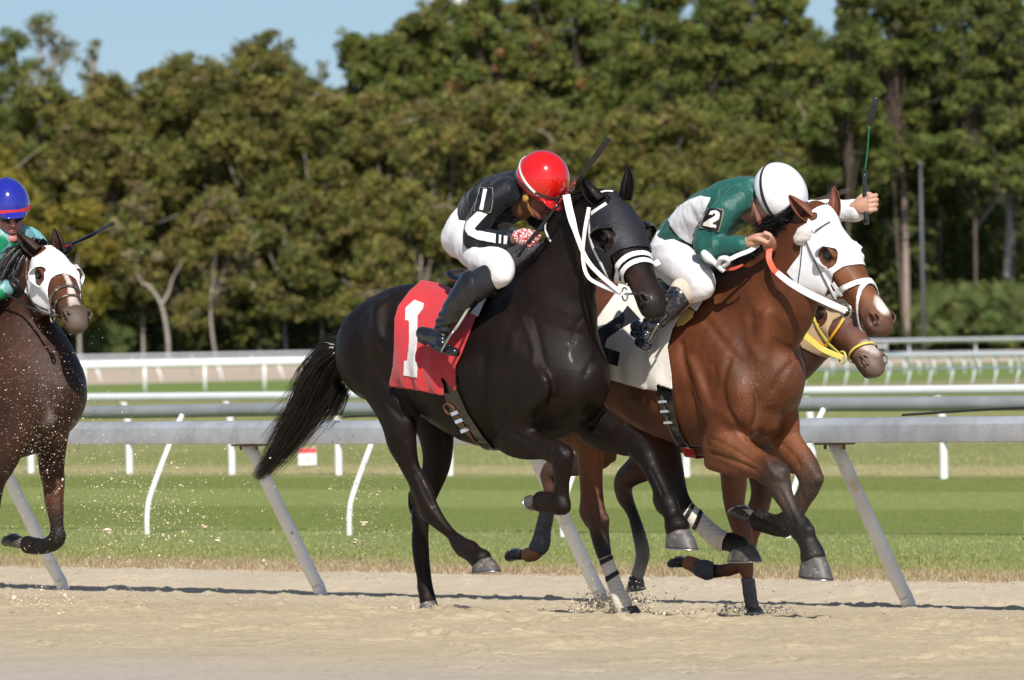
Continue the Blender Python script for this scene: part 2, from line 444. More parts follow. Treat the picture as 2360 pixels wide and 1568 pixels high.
def turf_mat(name='turf'):
    mt, nt, b = new_mat(name); co = objco(nt)
    sx = nt.nodes.new('ShaderNodeVectorMath'); sx.operation = 'DOT_PRODUCT'; nt.links.new(co, sx.inputs[0]); sx.inputs[1].default_value = tuple(-RT)
    n0 = noise(nt, 0.5, 3, 0.5, co); v = math_(nt, 'ADD', sx.outputs['Value'], math_(nt, 'MULTIPLY_ADD', n0.outputs[0], 2.0, -1.0))
    mr = nt.nodes.new('ShaderNodeMapRange'); nt.links.new(v, mr.inputs[0]); mr.inputs[1].default_value = 30; mr.inputs[2].default_value = 150
    def s(x): return (x - 30) / 120.0
    G1 = (0.185, 0.228, 0.055); G2 = (0.245, 0.285, 0.088); TAN = (0.42, 0.37, 0.19); DRY = (0.42, 0.33, 0.20); OLV = (0.235, 0.26, 0.085)
    c = ramp(nt, mr.outputs[0], [(s(31.6), DRY), (s(33.0), (0.36, 0.31, 0.16)), (s(34.6), (0.235, 0.27, 0.09)), (s(38.8), (0.235, 0.28, 0.095)), (s(39.5), G1), (s(44.2), G1), (s(44.8), G2), (s(49.2), G2), (s(49.8), G1), (s(53.6), G1),
                                  (s(55.9), TAN), (s(58.3), (0.38, 0.35, 0.17)), (s(60), OLV), (s(77), (0.29, 0.28, 0.12)), (s(110), (0.26, 0.28, 0.10)), (s(148), (0.30, 0.27, 0.14))])
    n1 = noise(nt, 9, 6, 0.75, co); d = ramp(nt, n1.outputs[0], [(0.3, 0.72), (0.7, 1.22)])
    o = mixc(nt, 1.0, c.outputs[0], d.outputs[0], 'MULTIPLY')
    nt.links.new(o, b.inputs['Base Color']); b.inputs['Roughness'].default_value = 0.9; b.inputs['Specular IOR Level'].default_value = 0.1
    n4 = noise(nt, 40, 4, 0.7, co); bump(nt, b, n4.outputs[0], 0.6, 0.03); return mt
SAND = sand_mat(); TURF = turf_mat()
def grid_uv(u0, u1, nu, vs):
    u = np.linspace(u0, u1, nu); U, V_ = np.meshgrid(u, vs, indexing='ij'); return U, V_
def grid_faces(nu, nv):
    i = np.arange(nu * nv).reshape(nu, nv)
    return np.stack([i[:-1, :-1], i[1:, :-1], i[1:, 1:], i[:-1, 1:]], -1).reshape(-1, 4)[:, ::-1]
# near track: dense displaced sand
vs = np.concatenate([np.arange(14.5, 22.5, 0.035), np.arange(22.5, 32.5, 0.02)])
kx = (np.linspace(-420, 2780, 560) - 1180) / FPX
KX, V_ = np.meshgrid(kx, vs, indexing='ij')
Yd = V_ / (-RT[0] * KX - RT[1]); U = HD[0] * KX * Yd + HD[1] * Yd; us = kx
W = uv2w(U, V_)
Z = ground_z(U, V_)
q = np.stack([U * 1.0, V_ * 1.0, 0 * U], -1)
n_low = fbm(q * 1.3, 3, 3); n_mid = fbm(q * 7, 3, 9); n_hi = vnoise(q * 22, 21)
cl = np.clip(fbm(q * 11, 3, 31) - 0.25, 0, 1)
rough_band = np.interp(V_, [22, 24.3, 25.2, 27.5, 29.8, 31], [0.35, 0.6, 1.3, 1.0, 1.0, 0.7])
pr = np.zeros_like(Z); rgp = np.random.default_rng(3)
for _ in range(260):
    pv = rgp.uniform(21, 26.5); pu = rgp.uniform(-40, -22); r_ = rgp.uniform(.06, .11); d2_ = ((U - pu) / 1.3) ** 2 + (V_ - pv) ** 2; m_ = d2_ < .12; pr[m_] += -.028 * np.exp(-d2_[m_] / r_ ** 2) + .014 * np.exp(-((np.sqrt(d2_[m_]) - r_ * 1.5) / .035) ** 2)
Z = Z + pr + .0035 * np.sin(V_ * 62 + 1.5 * n_low) * np.interp(V_, [15, 20, 24.8, 25.2], [.6, 1, 1, 0])
Z = Z + 0.006 * n_low + rough_band * (0.006 * n_mid + 0.0035 * n_hi + 0.045 * cl)
edge = V_SAND + 0.35 * fbm(np.stack([U * 0.9, 0 * U, 0 * U], -1), 3, 77)
ap_ = ground_z(U, V_) - 0.03; kk = 14; ii = np.arange(Z.shape[0]); jj = np.arange(Z.shape[1])
tap = np.minimum(np.clip(np.minimum(ii, Z.shape[0] - 1 - ii) / kk, 0, 1)[:, None], np.clip(np.minimum(jj, Z.shape[1] - 1 - jj) / kk, 0, 1)[None, :]); Z = ap_ + (Z - ap_) * tap - .004 * (1 - tap)
W[..., 2] = Z
mesh_obj('track_sand', W.reshape(-1, 3), grid_faces(len(us), len(vs)), SAND)['kind'] = 'structure'
# outer parts of the track (beyond the dense sheet)
def strip(name, u0, u1, v0, v1, mat, z, nu=40, nv=10, noise_z=0.0):
    vs2 = np.linspace(v0, v1, nv); U2, V2 = grid_uv(u0, u1, nu, vs2); P = uv2w(U2, V2); P[..., 2] = z if not callable(z) else z(U2, V2)
    if noise_z: P[..., 2] += noise_z * fbm(np.stack([U2, V2, 0 * U2], -1), 3, 5)
    o = mesh_obj(name, P.reshape(-1, 3), grid_faces(nu, nv), mat); o['kind'] = 'structure'; return o
strip('track_apron', -90, 40, -60, 32.5, SAND, lambda u, v: ground_z(u, v) - 0.03, 60, 900)
# the turf sheet, from the rail to the far course
strip('turf', -170, 170, 31.6, 172, TURF, lambda u, v: GZ - 0.015 + 0.03 * np.clip((v - 31.6) / 0.5, 0, 1), 300, 400)
def far_mat(name, col, s=0.05):
    mt, nt, b = new_mat(name); co = objco(nt); n1 = noise(nt, s, 5, 0.6, co); n2 = noise(nt, s * 40, 4, 0.6, co)
    c = ramp(nt, n1.outputs[0], [(0.3, [x * .9 for x in col]), (0.7, [x * 1.1 for x in col])]); d = ramp(nt, n2.outputs[0], [(0.3, .85), (0.7, 1.1)])
    nt.links.new(mixc(nt, 1.0, c.outputs[0], d.outputs[0], 'MULTIPLY'), b.inputs['Base Color']); b.inputs['Roughness'].default_value = 0.95; b.inputs['Specular IOR Level'].default_value = 0.1; return mt
FARGRASS = far_mat('far_turf', (0.175, 0.235, 0.06)); FARSAND = far_mat('far_sand', (0.52, 0.42, 0.32)); EARTH = far_mat('woodland_floor', (0.10, 0.09, 0.05))
def quad_ground(name, y0, y1, z, mat):
    P = np.array([[-1500, y0, z], [1500, y0, z], [1500, y1, z], [-1500, y1, z]], float); o = mesh_obj(name, P, [(0, 1, 2, 3)], mat, smooth=False); o['kind'] = 'structure'; return o
g = mesh_obj('ground', np.array([[-6000, -300, -.30], [6000, -300, -.30], [6000, 6000, -.30], [-6000, 6000, -.30]], float), [(0, 1, 2, 3)], EARTH, smooth=False); g['kind'] = 'structure'
def poly_ground(name, pts, z, mat):
    P = np.array([[x, y, z] for x, y in pts]); o = mesh_obj(name, P, [tuple(range(len(P)))], mat, smooth=False); o['kind'] = 'structure'
def gpx(px, off):     # ground point at `off` pixels below the horizon
    d = FPX * (CAM[2] - GZ) / off; return ((px - 1180) / FPX * d, d)
# infield turf and the far sand course, edges given where they stand
poly_ground('infield_turf', [(-900, 60), (900, 60), (900, 400), (-900, 400)], GZ - 0.02, FARGRASS)
a1, a2 = gpx(170, 88), gpx(2340, 76)
def ext(a, b, x): t = (x - a[0]) / (b[0] - a[0]); return (x, a[1] + t * (b[1] - a[1]))
poly_ground('far_track', [ext(a1, a2, -500), ext(a1, a2, 500), (500, 560), (-500, 560)], GZ - 0.01, FARSAND)

# ================================================================ rails
ALU = simple('rail_aluminium', (0.44, 0.455, 0.48), 0.42, 0.3, 0.22, 5, 0.2, 22, dirt=((0.36, 0.32, 0.27), 0.60, 18))
ALUD = simple('rail_dull_grey', (0.26, 0.28, 0.29), 0.5, 0.1, 0.15, 4, 0.1, 30)
POSTM = simple('post_worn_paint', (0.74, 0.74, 0.74), 0.5, 0.1, 0.10, 5, 0.15, 40, dirt=((0.62, 0.55, 0.40), 0.56, 3.5))
WHITE = simple('rail_white', (0.80, 0.81, 0.82), 0.4, 0.0, 0.05, 3)
WHITEP = simple('post_white', (0.78, 0.78, 0.77), 0.45, 0.0, 0.08, 6, dirt=((0.50, 0.48, 0.42), 0.66, 8))
STEEL = simple('steel', (0.55, 0.55, 0.55), 0.3, 1.0, 0.05, 10)
RUST = simple('rusty_bracket', (0.20, 0.15, 0.11), 0.7, 0.3, 0.2, 30)
def line_pts(pix, z=GZ):
    return [on_z(px, py, z) for px, py in pix]
# --- near rail: flat aluminium cover on leaning gooseneck posts, one panel of rail per post bay
base_px = [(-480, 1343.5), (150, 1352), (738, 1360), (1385, 1368), (2100, 1393), (2890, 1424)]
bases = [on_z(px, py, GZ) for px, py in base_px]
# straight line through the rail
vv = np.mean([vof(b) for b in bases[1:5]]); print('near rail v', [round(float(vof(b)), 2) for b in bases], vv, [round(float(uof(b)), 2) for b in bases])
ub = [float(uof(b)) for b in bases]
sp = (ub[4] - ub[1]) / 3
dl = (bases[4] - bases[1]) / 3; la = nrm(dl); lb = np.array([la[1], -la[0], 0.0])      # along the rail, towards the track
def rl(t, off=0.0, z=0.0): P = bases[1] + dl * t + lb * off; return np.array([P[0], P[1], z])
root = empty('running_rail', rl(-2, 0, GZ)); tag(root, 'wide grey aluminium running rail on leaning posts, nearest rail behind the horses', 'rail')
OVER = 0.60
prof = [(0.0, 0.0), (0.0, 0.095), (0.02, 0.118), (0.06, 0.133), (0.16, 0.133), (0.20, 0.118), (0.215, 0.09), (0.215, 0.06), (0.20, 0.0)]
RZ = 0.887
def extrude_profile(prof, t0, t1, off, z, n=40):
    V = []; F = []; k = len(prof); uu = np.linspace(t0, t1, n)
    for u in uu:
        for (pv, pz) in prof: V.append(rl(u, off - pv, z + pz + .004 * math.sin(u * 2.1)))
    for i in range(n - 1):
        for j in range(k): a = i * k + j; b = i * k + (j + 1) % k; F.append((a, a + k, b + k, b))
    F.append(tuple(range(k))); F.append(tuple(range((n - 1) * k, n * k))[::-1]); return np.array(V), F
for k_ in range(-3, 5):        # cover panels, one per pair of bays, with a hairline joint between them
    V, F = extrude_profile(prof, k_ * 2 - .37 + .0012, k_ * 2 + 1.63 - .0012, OVER + 0.05, RZ + GZ, 8); o = mesh_obj('rail_cover', V, F, ALU, root); md = o.modifiers.new('bev', 'BEVEL'); md.width = 0.004; md.segments = 2; md.limit_method = 'ANGLE'
for u in range(-4, 9):
    B = rl(u, 0, GZ - 0.06); T = rl(u, OVER - 0.07, RZ + GZ)
    P = np.array([B, B * 0.93 + T * 0.07 + np.array([0, 0, .035]), B * 0.8 + T * 0.2 + np.array([0, 0, .02]), T]); P = catmull(P, 5)
    V, F = sweep(P, 0.038, 0.038, HD, 14); po = mesh_obj('post', V, F, POSTM, root)
    v2, f2 = box(T + np.array([0, 0, -0.006]), la, lb, (0, 0, 1), 0.11, 0.05, 0.005)
    mesh_obj('bracket', v2, f2, RUST, po, smooth=False)
    for s_ in (-1, 1):
        v3, f3 = sweep(np.array([T + HD * 0.075 * s_ + np.array([0, 0, -.035]), T + HD * 0.075 * s_]), 0.009, 0.009, HD, 8); mesh_obj('bolt', v3, f3, RUST, po, smooth=False)
# --- second rail: round grey tube on bent white posts
b2 = [on_z(px, py) for px, py in [(340, 1236), (797, 1241), (1285, 1243), (1818, 1246)]]
v2m = np.mean([vof(b) for b in b2]); u2 = [float(uof(b)) for b in b2]; sp2 = (u2[3] - u2[0]) / 3
print('rail2', [round(float(vof(b)), 2) for b in b2], u2)
root = empty('turf_rail', uv2w(u2[0], v2m, GZ)); tag(root, 'round dull grey tube rail on bent white posts, second rail behind the horses', 'rail')
TH = 0.962
top2 = on_z(1180, 920, 0) 
d2 = (b2[3] - b2[0]) / 3; n2 = nrm(np.array([-d2[1], d2[0], 0.0])); n2 = n2 if n2[1] > 0 else -n2
def r2l(t, off, z): P = b2[0] + d2 * t + n2 * off; return np.array([P[0], P[1], z])
P = np.array([r2l(t, 0.42, GZ + TH + .004 * math.sin(t * 3)) for t in np.linspace(-6, 14, 60)])
V, F = sweep(P, 0.052, 0.052, (0, 0, 1), 18); mesh_obj('rail_tube', V, F, ALUD, root)
for k in range(-5, 12):
    P = catmull(np.array([r2l(k, 0, GZ - .05), r2l(k, 0, GZ + 0.16), r2l(k, .05, GZ + .34), r2l(k, .30, GZ + .80), r2l(k, .39, GZ + TH - .03)]), 5)
    V, F = sweep(P, 0.0215, 0.0215, HD, 10); mesh_obj('post', V, F, WHITEP, root)
for pp in ([(2080, 957), (2200, 949), (2300, 943), (2420, 938)], [(790, 962), (850, 959), (930, 962), (1000, 966)]):
    V, F = sweep(catmull(np.array([at_depth(x, y, 54.0 - .004 * (x - 1180)) for x, y in pp]), 4), .008, .008, (0, 0, 1), 8); t = mesh_obj('cable', V, F, simple('cable_black', (.02, .02, .022), .5)); tag(t, 'black cable sagging along the grey tube rail ' + ('at the right edge' if pp[0][0] > 1500 else 'behind the black horse tail'), 'cable')
# --- third rail: white tube on short posts
b3 = [on_z(px, py) for px, py in [(535, 1097), (778, 1101), (1040, 1101), (2176, 1107)]]
print('rail3', [round(float(vof(b)), 2) for b in b3], [round(float(uof(b)), 2) for b in b3], [round(float(b[1]), 1) for b in b3])
A3, B3 = b3[0], b3[3]
root = empty('white_rail', A3); tag(root, 'white tube rail on short white posts along the far edge of the striped grass', 'rail')
d3 = (B3 - A3) / 6.0
def r3(t): 
    P = A3 + d3 * t
    if t < 0: P = P + np.array([0.0, 0.012 * t * t * 1.5, 0])   # the rail bends away to the left
    return P
ts = np.linspace(-16, 30, 60)
P = np.array([r3(t) + np.array([-.22, -.16, 0.89]) for t in ts])
V, F = sweep(P, 0.050, 0.050, (0, 0, 1), 14); mesh_obj('rail_tube', V, F, WHITE, root)
for k in range(-14, 28):
    b = r3(k); P = catmull(np.array([b + [0, 0, -.03], b + [0, 0, .3], b + [-.01, -.01, .6], b + [-.06, -.05, .82], b + [-.18, -.13, .89]]), 4)
    V, F = sweep(P, 0.042, 0.042, (1, 0, 0), 10); mesh_obj('post', V, F, WHITEP, root)
# --- far fences
def far_rail(name, label, pix, ht, rail_r, post_r, ext_n=(10, 10), lean=(0, 0), mat=WHITE, pmat=WHITEP, tops=1, z=GZ, hgap=0.3, curve=0.0):
    B = [on_z(px, py, z) for px, py in pix]; A, Bq = B[0], B[-1]; n = pix_n = len(pix) - 1 if ext_n[2:] == () else ext_n[2]
    root = empty(name, A); tag(root, label, 'fence' if tops > 1 else 'rail')
    d = (Bq - A) / n
    pos = [A + d * k + np.array([0, curve * k * k, 0]) for k in range(-ext_n[0], n + ext_n[1] + 1)]
    L = np.array([lean[0], lean[1], 0])
    for t in range(tops):
        P = np.array([p + L + [0, 0, ht - t * hgap] for p in pos]); V, F = sweep(P, rail_r, rail_r, (0, 0, 1), 8); mesh_obj('rail_tube', V, F, mat, root)
    for p in pos[:100]:
        P = np.array([p + [0, 0, -.05], p + L * .5 + [0, 0, ht * .5], p + L + [0, 0, ht - rail_r * .5]]); V, F = sweep(P, post_r, post_r, (1, 0, 0), 8); mesh_obj('post', V, F, pmat, root)
    return root
# left: white rail row beyond the infield
far_rail('white_rail', 'bright white rail with upright posts across the far green infield, left of the black horse', [(195, 908), (333, 905), (471, 902), (610, 899)], 0.86, 0.09, 0.06, (3, 6))
far_rail('white_rail', 'white rail on thin slanting posts at the edge of the far sand course', [(235, 883), (375, 880), (515, 877), (655, 875)], 0.80, 0.08, 0.055, (3, 6), lean=(-.28, 0))
far_rail('perimeter_fence', 'pale grey perimeter fence running in front of the dark woodland at the left', [(170, 868), (310, 866), (447, 864), (586, 861), (721, 859)], 0.99, 0.06, 0.035, (3, 9), mat=simple('fence_pale_grey', (.55, .58, .60), .5), pmat=simple('fence_grey', (.42, .44, .45), .5), tops=2, hgap=0.22)
# right side
far_rail('white_rail', 'long white rail low across the frame right of the bay horse', [(1890, 925), (2340, 925)], 0.0, 0.06, 0.05, (2, 4, 3)) if False else None
GREY = simple('fence_grey_paint', (0.40, 0.44, 0.48), 0.5)
far_rail('grey_rail', 'slim grey rail on many slanting pale posts, right of the bay horse', [(1945, 895), (2340, 893)], 0.50, 0.035, 0.022, (3, 10, 8), lean=(.12, 0), mat=GREY, pmat=simple('post_pale', (.66, .70, .74), .5))
far_rail('white_rail', 'far white rail on short close-set posts at the right edge', [(1985, 862), (2330, 860)], 0.62, 0.07, 0.05, (2, 9, 10))
far_rail('white_rail', 'second far white rail crowded behind the first at the right edge', [(2090, 858), (2350, 858)], 0.66, 0.07, 0.05, (1, 9, 5))
far_rail('white_rail', 'topmost far white rail in front of the trees at the right', [(1950, 842), (2100, 841), (2250, 840)], 1.05, 0.09, 0.05, (3, 6), mat=WHITE)
# small sign in the grass
sp_ = on_z(709, 1080); d_ = sp_[1]
k = d_ / FPX; cx = sp_[0]; z0 = CAM[2] - (1078 - 788) * k; 
root = empty('warning_sign', (cx, d_, GZ)); tag(root, 'small white sign with a red top band standing low in the grass', 'sign')
sw, sh = 21 * k, 19.5 * k; zc = GZ + 0.02 + sh + 0.02
V, F = box((cx, d_, zc), (1, 0, 0), (0, 1, 0), (0, 0, 1), sw, 0.012, sh); mesh_obj('sign_board', V, F, simple('sign_white', (.78, .76, .77), .5), root, smooth=False)
V, F = box((cx, d_ - .014, zc + sh * .70), (1, 0, 0), (0, 1, 0), (0, 0, 1), sw * .98, 0.003, sh * .27); mesh_obj('red_band', V, F, simple('sign_red', (.62, .06, .07), .5), root, smooth=False)
parts = [box((cx + dx, d_ - .0135, zc - sh * (.02 + .17 * r)), (1, 0, 0), (0, 1, 0), (0, 0, 1), sw * wd, 0.002, sh * .025) for r, (dx, wd) in enumerate([(0, .7), (0, .6), (0, .66), (0, .4)])]
V, F = join(parts); mesh_obj('lettering', V, F, simple('sign_grey', (.42, .42, .45), .5), root, smooth=False)
for s in (-1, 1):
    V, F = box((cx + s * sw * .7, d_ + .02, GZ + .1), (1, 0, 0), (0, 1, 0), (0, 0, 1), .012, .012, .16); mesh_obj('stake', V, F, GREY, root, smooth=False)
# lamp pole in the woodland edge
pb = at_depth(2129, 790, 560)
root = empty('lamp_pole', (pb[0], 560, GZ)); tag(root, 'thin straight dark pole standing right of the tall pale pine trunk', 'pole')
ht = CAM[2] + (766 - 385) * 560 / FPX
V, F = sweep(np.array([[pb[0], 560, -.1], [pb[0], 560, ht * .5], [pb[0], 560, ht]]), [.16, .13, .08], [.16, .13, .08], (1, 0, 0), 10); mesh_obj('pole_shaft', V, F, simple('pole_dark', (.10, .11, .12), .5), root)
V, F = box((pb[0], 560, ht + .1), (1, 0, 0), (0, 1, 0), (0, 0, 1), .16, .25, .08); mesh_obj('lamp_head', V, F, MATS['pole_dark'], root, smooth=False)
# white building top just showing over the trees
hb = at_depth(1032, 4, 900)
V, F = box((hb[0], 900, (hb[2] - .2) / 2), (1, 0, 0), (0, 1, 0), (0, 0, 1), 2.0, 2.0, (hb[2] + 1.5) / 2)
t = mesh_obj('water_tower', V, F, simple('tower_white', (.75, .76, .78), .6), None, smooth=False); tag(t, 'white tower top just showing above the tree line', 'tower')

# ================================================================ horses
class Frame:
    """a horse's own frame: a forward, b to its right (towards the camera), z up"""
    def __init__(s, X0, v, yaw=None):
        s.hd = HD if yaw is None else np.array([math.cos(yaw), -math.sin(yaw), 0.0]); s.rt = np.array([s.hd[1], -s.hd[0], 0.0])
        d = (v - (-RT[0]) * X0) / (-RT[1]); s.o = np.array([X0, d, 0.0]); s.up = np.array([0, 0, 1.0])
    def w(s, a, b, z): return s.o + a * s.hd + b * s.rt + z * s.up
    def px(s, c, x, y, b=0.0):
        fx, fy = cf(c, x, y); d = ray(fx, fy); t = ((s.o - CAM) @ s.rt + b) / (d @ s.rt); return CAM + d * t
    def loc(s, P): P = np.asarray(P) - s.o; return np.stack([P @ s.hd, P @ s.rt, P[..., 2]], -1)
CPM = 1600.0     # enlarged-detail pixels per metre at the horses
def trunk(S, fr, dz=0.0, k=0.03, st=None, col=None):
    st = st or [(.40, 1.33, 1.02, .15), (.31, 1.43, .92, .205), (.16, 1.56, .86, .245), (0, 1.63, .83, .265), (-.15, 1.60, .82, .285), (-.35, 1.575, .855, .295), (-.55, 1.585, .94, .285),
                (-.70, 1.63, 1.02, .265), (-.85, 1.665, 1.07, .265), (-1.0, 1.64, 1.06, .255), (-1.14, 1.56, 1.06, .225), (-1.22, 1.46, 1.08, .17)]
    S.chain([(fr.w(a, 0, (t + b) / 2 + dz), w_, (t - b) / 2) for a, t, b, w_ in st], fr.rt, k, 3, col=col)
LK = 1.0
def limb(S, fr, pts, k=0.03, col=None, n=4, scale=CPM, dn=None):
    """pts rows: (crop, x, y, b, rpix, depth ratio)"""
    S.chain([(fr.px(p[0], p[1], p[2], p[3]), p[4] / scale * (p[5] if len(p) > 5 else 0.9), p[4] / scale) for p in pts], fr.rt, k, n, col=col)
def hoof(name, fr, C, T, H, wid, mat, parent, shoe=True, cw=None):
    """coronet centre C, toe tip T, heel H (world)"""
    C, T, H = map(np.asarray, (C, T, H)); f = nrm(T - H); lat = nrm(np.cross(f, C - (T + H) / 2)); up = nrm(np.cross(lat, f))
    if up @ (C - (T + H) / 2) < 0: up = -up
    L = np.linalg.norm(T - H); hC = (C - H) @ up; cw = cw or wid * 0.76
    cc = C - up * 0.0
    V = []; F = []; n = 22; rows = 9
    sole_c = H + f * L * 0.5
    for i in range(rows):
        t = i / (rows - 1)
        c = cc * (1 - t) + sole_c * t; rw = cw * (1 - t) + wid * t; rl = (L * 0.33) * (1 - t) + L * 0.5 * t
        bul = 1 + 0.03 * math.sin(t * PI)
        for j in range(n):
            a = 2 * PI * j / n; x, y = math.cos(a), math.sin(a)
            if x < 0: x = -abs(x) ** 1.25 * 0.92
            tiltv = up * (-(x) * rl * 0.28 * (1 - t))            # coronet slopes down to the heel... raised at the toe
            V.append(c + f * x * rl * bul + lat * y * rw * bul - tiltv * 0.6)
    for i in range(rows - 1):
        for j in range(n): a = i * n + j; b = i * n + (j + 1) % n; F.append((a, b, b + n, a + n))
    F.append(tuple(range(n))[::-1]); F.append(tuple((rows - 1) * n + j for j in range(n)))
    V = np.array(V); o = mesh_obj(name, V, F, mat, parent)
    if shoe:
        ring = V[-n:]; down = -up; P = ring + down * 0.004; k = [j for j in range(n) if not (n * 0.44 <= j <= n * 0.56)]
        k = k[len(k) // 2:] + k[:len(k) // 2]
        P2 = np.array([P[j] * 0.95 + sole_c * 0.05 for j in k]); v, ff = sweep(P2, 0.0045, 0.0085, up, 6); mesh_obj('horseshoe', v, ff, STEEL, o)
    return o
class Head:
    def __init__(s, poll, yaw, pitch, roll=0.0, sc_=1.0):
        """yaw: turn towards the camera from the picture plane; pitch: below level"""
        h = np.array([math.cos(yaw), -math.sin(yaw), 0.0]); r = np.array([h[1], -h[0], 0.0]); u = np.array([0, 0, 1.0])
        x = h * math.cos(pitch) - u * math.sin(pitch); z = h * math.sin(pitch) + u * math.cos(pitch)
        y = r * math.cos(roll) + z * math.sin(roll); z = np.cross(x, y); z = z if z[2] > 0 or True else -z
        z = nrm(z) * (1 if (z @ (h * math.sin(pitch) + u * math.cos(pitch))) > 0 else -1)
        s.o = np.asarray(poll, float); s.x, s.y, s.z, s.s = x, y, z, sc_
    def w(s, x, y, z): return s.o + s.s * (x * s.x + y * s.y + z * s.z)
    def loc(s, P): P = (np.asarray(P) - s.o) / s.s; return np.stack([P @ s.x, P @ s.y, P @ s.z], -1)
    def build(s, S, ears, C, nostril=1.0):
        q = s.s
        R = np.array([s.x, s.y, s.z])
        def ch(st, k=0.02, n=3, hint=None, col=None, op='u'):
            S.chain([(s.w(*p[:3]), p[3] * q, p[4] * q) for p in st], s.y if hint is None else hint, k, n, col=col, op=op)
        # skull and nasal bone (upper line), wide forehead
        ch([(-.03, 0, -.075, .075, .08), (.04, 0, -.075, .092, .088), (.12, 0, -.078, .104, .09), (.20, 0, -.075, .104, .082), (.28, 0, -.080, .086, .072), (.37, 0, -.086, .069, .063), (.46, 0, -.094, .060, .058), (.54, 0, -.104, .056, .056), (.585, 0, -.112, .048, .048)], 0.02, 4, col=C['head'])
        # jaw: two cheek plates meeting at the chin
        for sd in (-1, 1):
            ch([(.03, sd * .052, -.16, .036, .08), (.07, sd * .056, -.18, .038, .112), (.14, sd * .058, -.19, .038, .118), (.22, sd * .050, -.175, .034, .088), (.32, sd * .034, -.150, .028, .052)], 0.035, 3)
            ch([(.235, sd * .083, -.085, .014, .012), (.30, sd * .072, -.095, .012, .010), (.37, sd * .056, -.105, .010, .008)], 0.03, 3)   # cheek crest
            ch([(.15, sd * .090, -.030, .018, .013), (.19, sd * .100, -.024, .018, .012), (.225, sd * .095, -.030, .014, .011)], 0.02, 3)          # brow
        ch([(.12, 0, -.17, .066, .07), (.24, 0, -.155, .056, .057), (.36, 0, -.14, .046, .040), (.46, 0, -.145, .042, .032), (.53, 0, -.158, .042, .030), (.565, 0, -.162, .036, .026)], 0.03, 3)
        # muzzle, lips, chin
        ch([(.50, 0, -.10, .058, .054), (.56, 0, -.106, .066, .056), (.60, 0, -.120, .056, .045)], 0.025, 3, col=C['muzzle'])
        ch([(.585, -.028, -.142, .018, .016), (.607, 0, -.140, .020, .018), (.585, .028, -.142, .018, .016)], 0.02, 3, hint=s.z, col=C['muzzle'])
        ch([(.53, 0, -.170, .032, .020), (.575, 0, -.172, .032, .020)], 0.018, 2, col=C['muzzle'])
        for sd in (-1, 1):
            # nostril flare and hollow
            S.ell(s.w(.563, sd * .056, -.088), np.array([nrm(s.x * .9 - s.z * .45), s.y, nrm(s.z * .9 + s.x * .45)]), np.array([.040, .022, .028]) * q, .018)
            n_ax = np.array([nrm(s.x * .8 - s.z * .6), nrm(s.y * sd + .45 * s.x), nrm(s.z * .8 + s.x * .6)])
            S.ell(s.w(.573, sd * .076, -.090), n_ax, np.array([.038 * nostril, .036, .026 * nostril]) * q, .007, op='s')
            ch([(.545, sd * .068, -.078, .007, .007), (.575, sd * .074, -.066, .007, .007), (.603, sd * .060, -.085, .007, .007), (.590, sd * .062, -.110, .006, .006)], .010)
            # mouth line
            ch([(.47, sd * .060, -.142, .012, .004), (.53, sd * .062, -.156, .014, .0045), (.60, sd * .042, -.162, .014, .0045)], 0.012, 3, op='s')
            # eye socket
            S.ell(s.w(.195, sd * .116, -.050), R, np.array([.028, .020, .017]) * q, .014, op='s')
        s.ears = ears
    def eyes(s, parent, mat, lidmat):
        for sd in (-1, 1):
            V, F = ellipsoid(s.w(.195, sd * .097, -.050), np.array([s.x, s.z, s.y]), np.array([.024, .021, .019]) * s.s, 18, 12)
            mesh_obj('eye', V, F, mat, parent)
            # lids
            for up_, rr in ((1, .0055), (-1, .004)):
                P = [s.w(.195 + .027 * math.cos(a), sd * (.106 + .007 * math.sin(a)), -.050 + up_ * .017 * math.sin(a)) for a in np.linspace(0, PI, 9)]
                V, F = sweep(np.array(P), rr * s.s, rr * s.s, s.y, 8); mesh_obj('eyelid', V, F, lidmat, parent)

def ear_parts(s, parent, mat, inner):
    for sd, d, ln in s.ears:
        b = s.w(-.005, sd * .062, -.02); dr = nrm(np.array(d)); q = s.s; ln = ln * q * 1.04
        face = nrm(s.x * 0.8 + s.y * (.5 if sd > 0 else .15)); face = nrm(face - (face @ dr) * dr); side = np.cross(dr, face)
        V = []; F = []; n = 15; rows = 13
        for i in range(rows):
            t = i / (rows - 1); R_ = q * np.interp(t, [0, .15, .4, .65, .85, 1], [.032, .035, .038, .030, .017, .002]) * (1.0 if sd > 0 else .85); dep = q * np.interp(t, [0, .3, .7, 1], [.036, .030, .018, .003])
            c = b + dr * ln * t + face * (0.016 * math.sin(t * PI * .9) - .010 * t * t) * q
            for j in range(n):
                a = -PI * .80 + 2 * PI * .80 * j / (n - 1)
                V.append(c + side * math.sin(a) * R_ * (1.0 if abs(a) < PI * .5 else .92) - face * math.cos(a) * dep)
        for i in range(rows - 1):
            for j in range(n - 1): a = i * n + j; F.append((a, a + 1, a + n + 1, a + n))
        V = np.array(V); col = np.tile(np.array(inner), (len(V), 1))
        o = mesh_obj('ear', V, F, mat, parent, cols=col); md = o.modifiers.new('t', 'SOLIDIFY'); md.thickness = .006; md.offset = 0
        md2 = o.modifiers.new('s', 'SUBSURF'); md2.levels = 1; md2.render_levels = 1
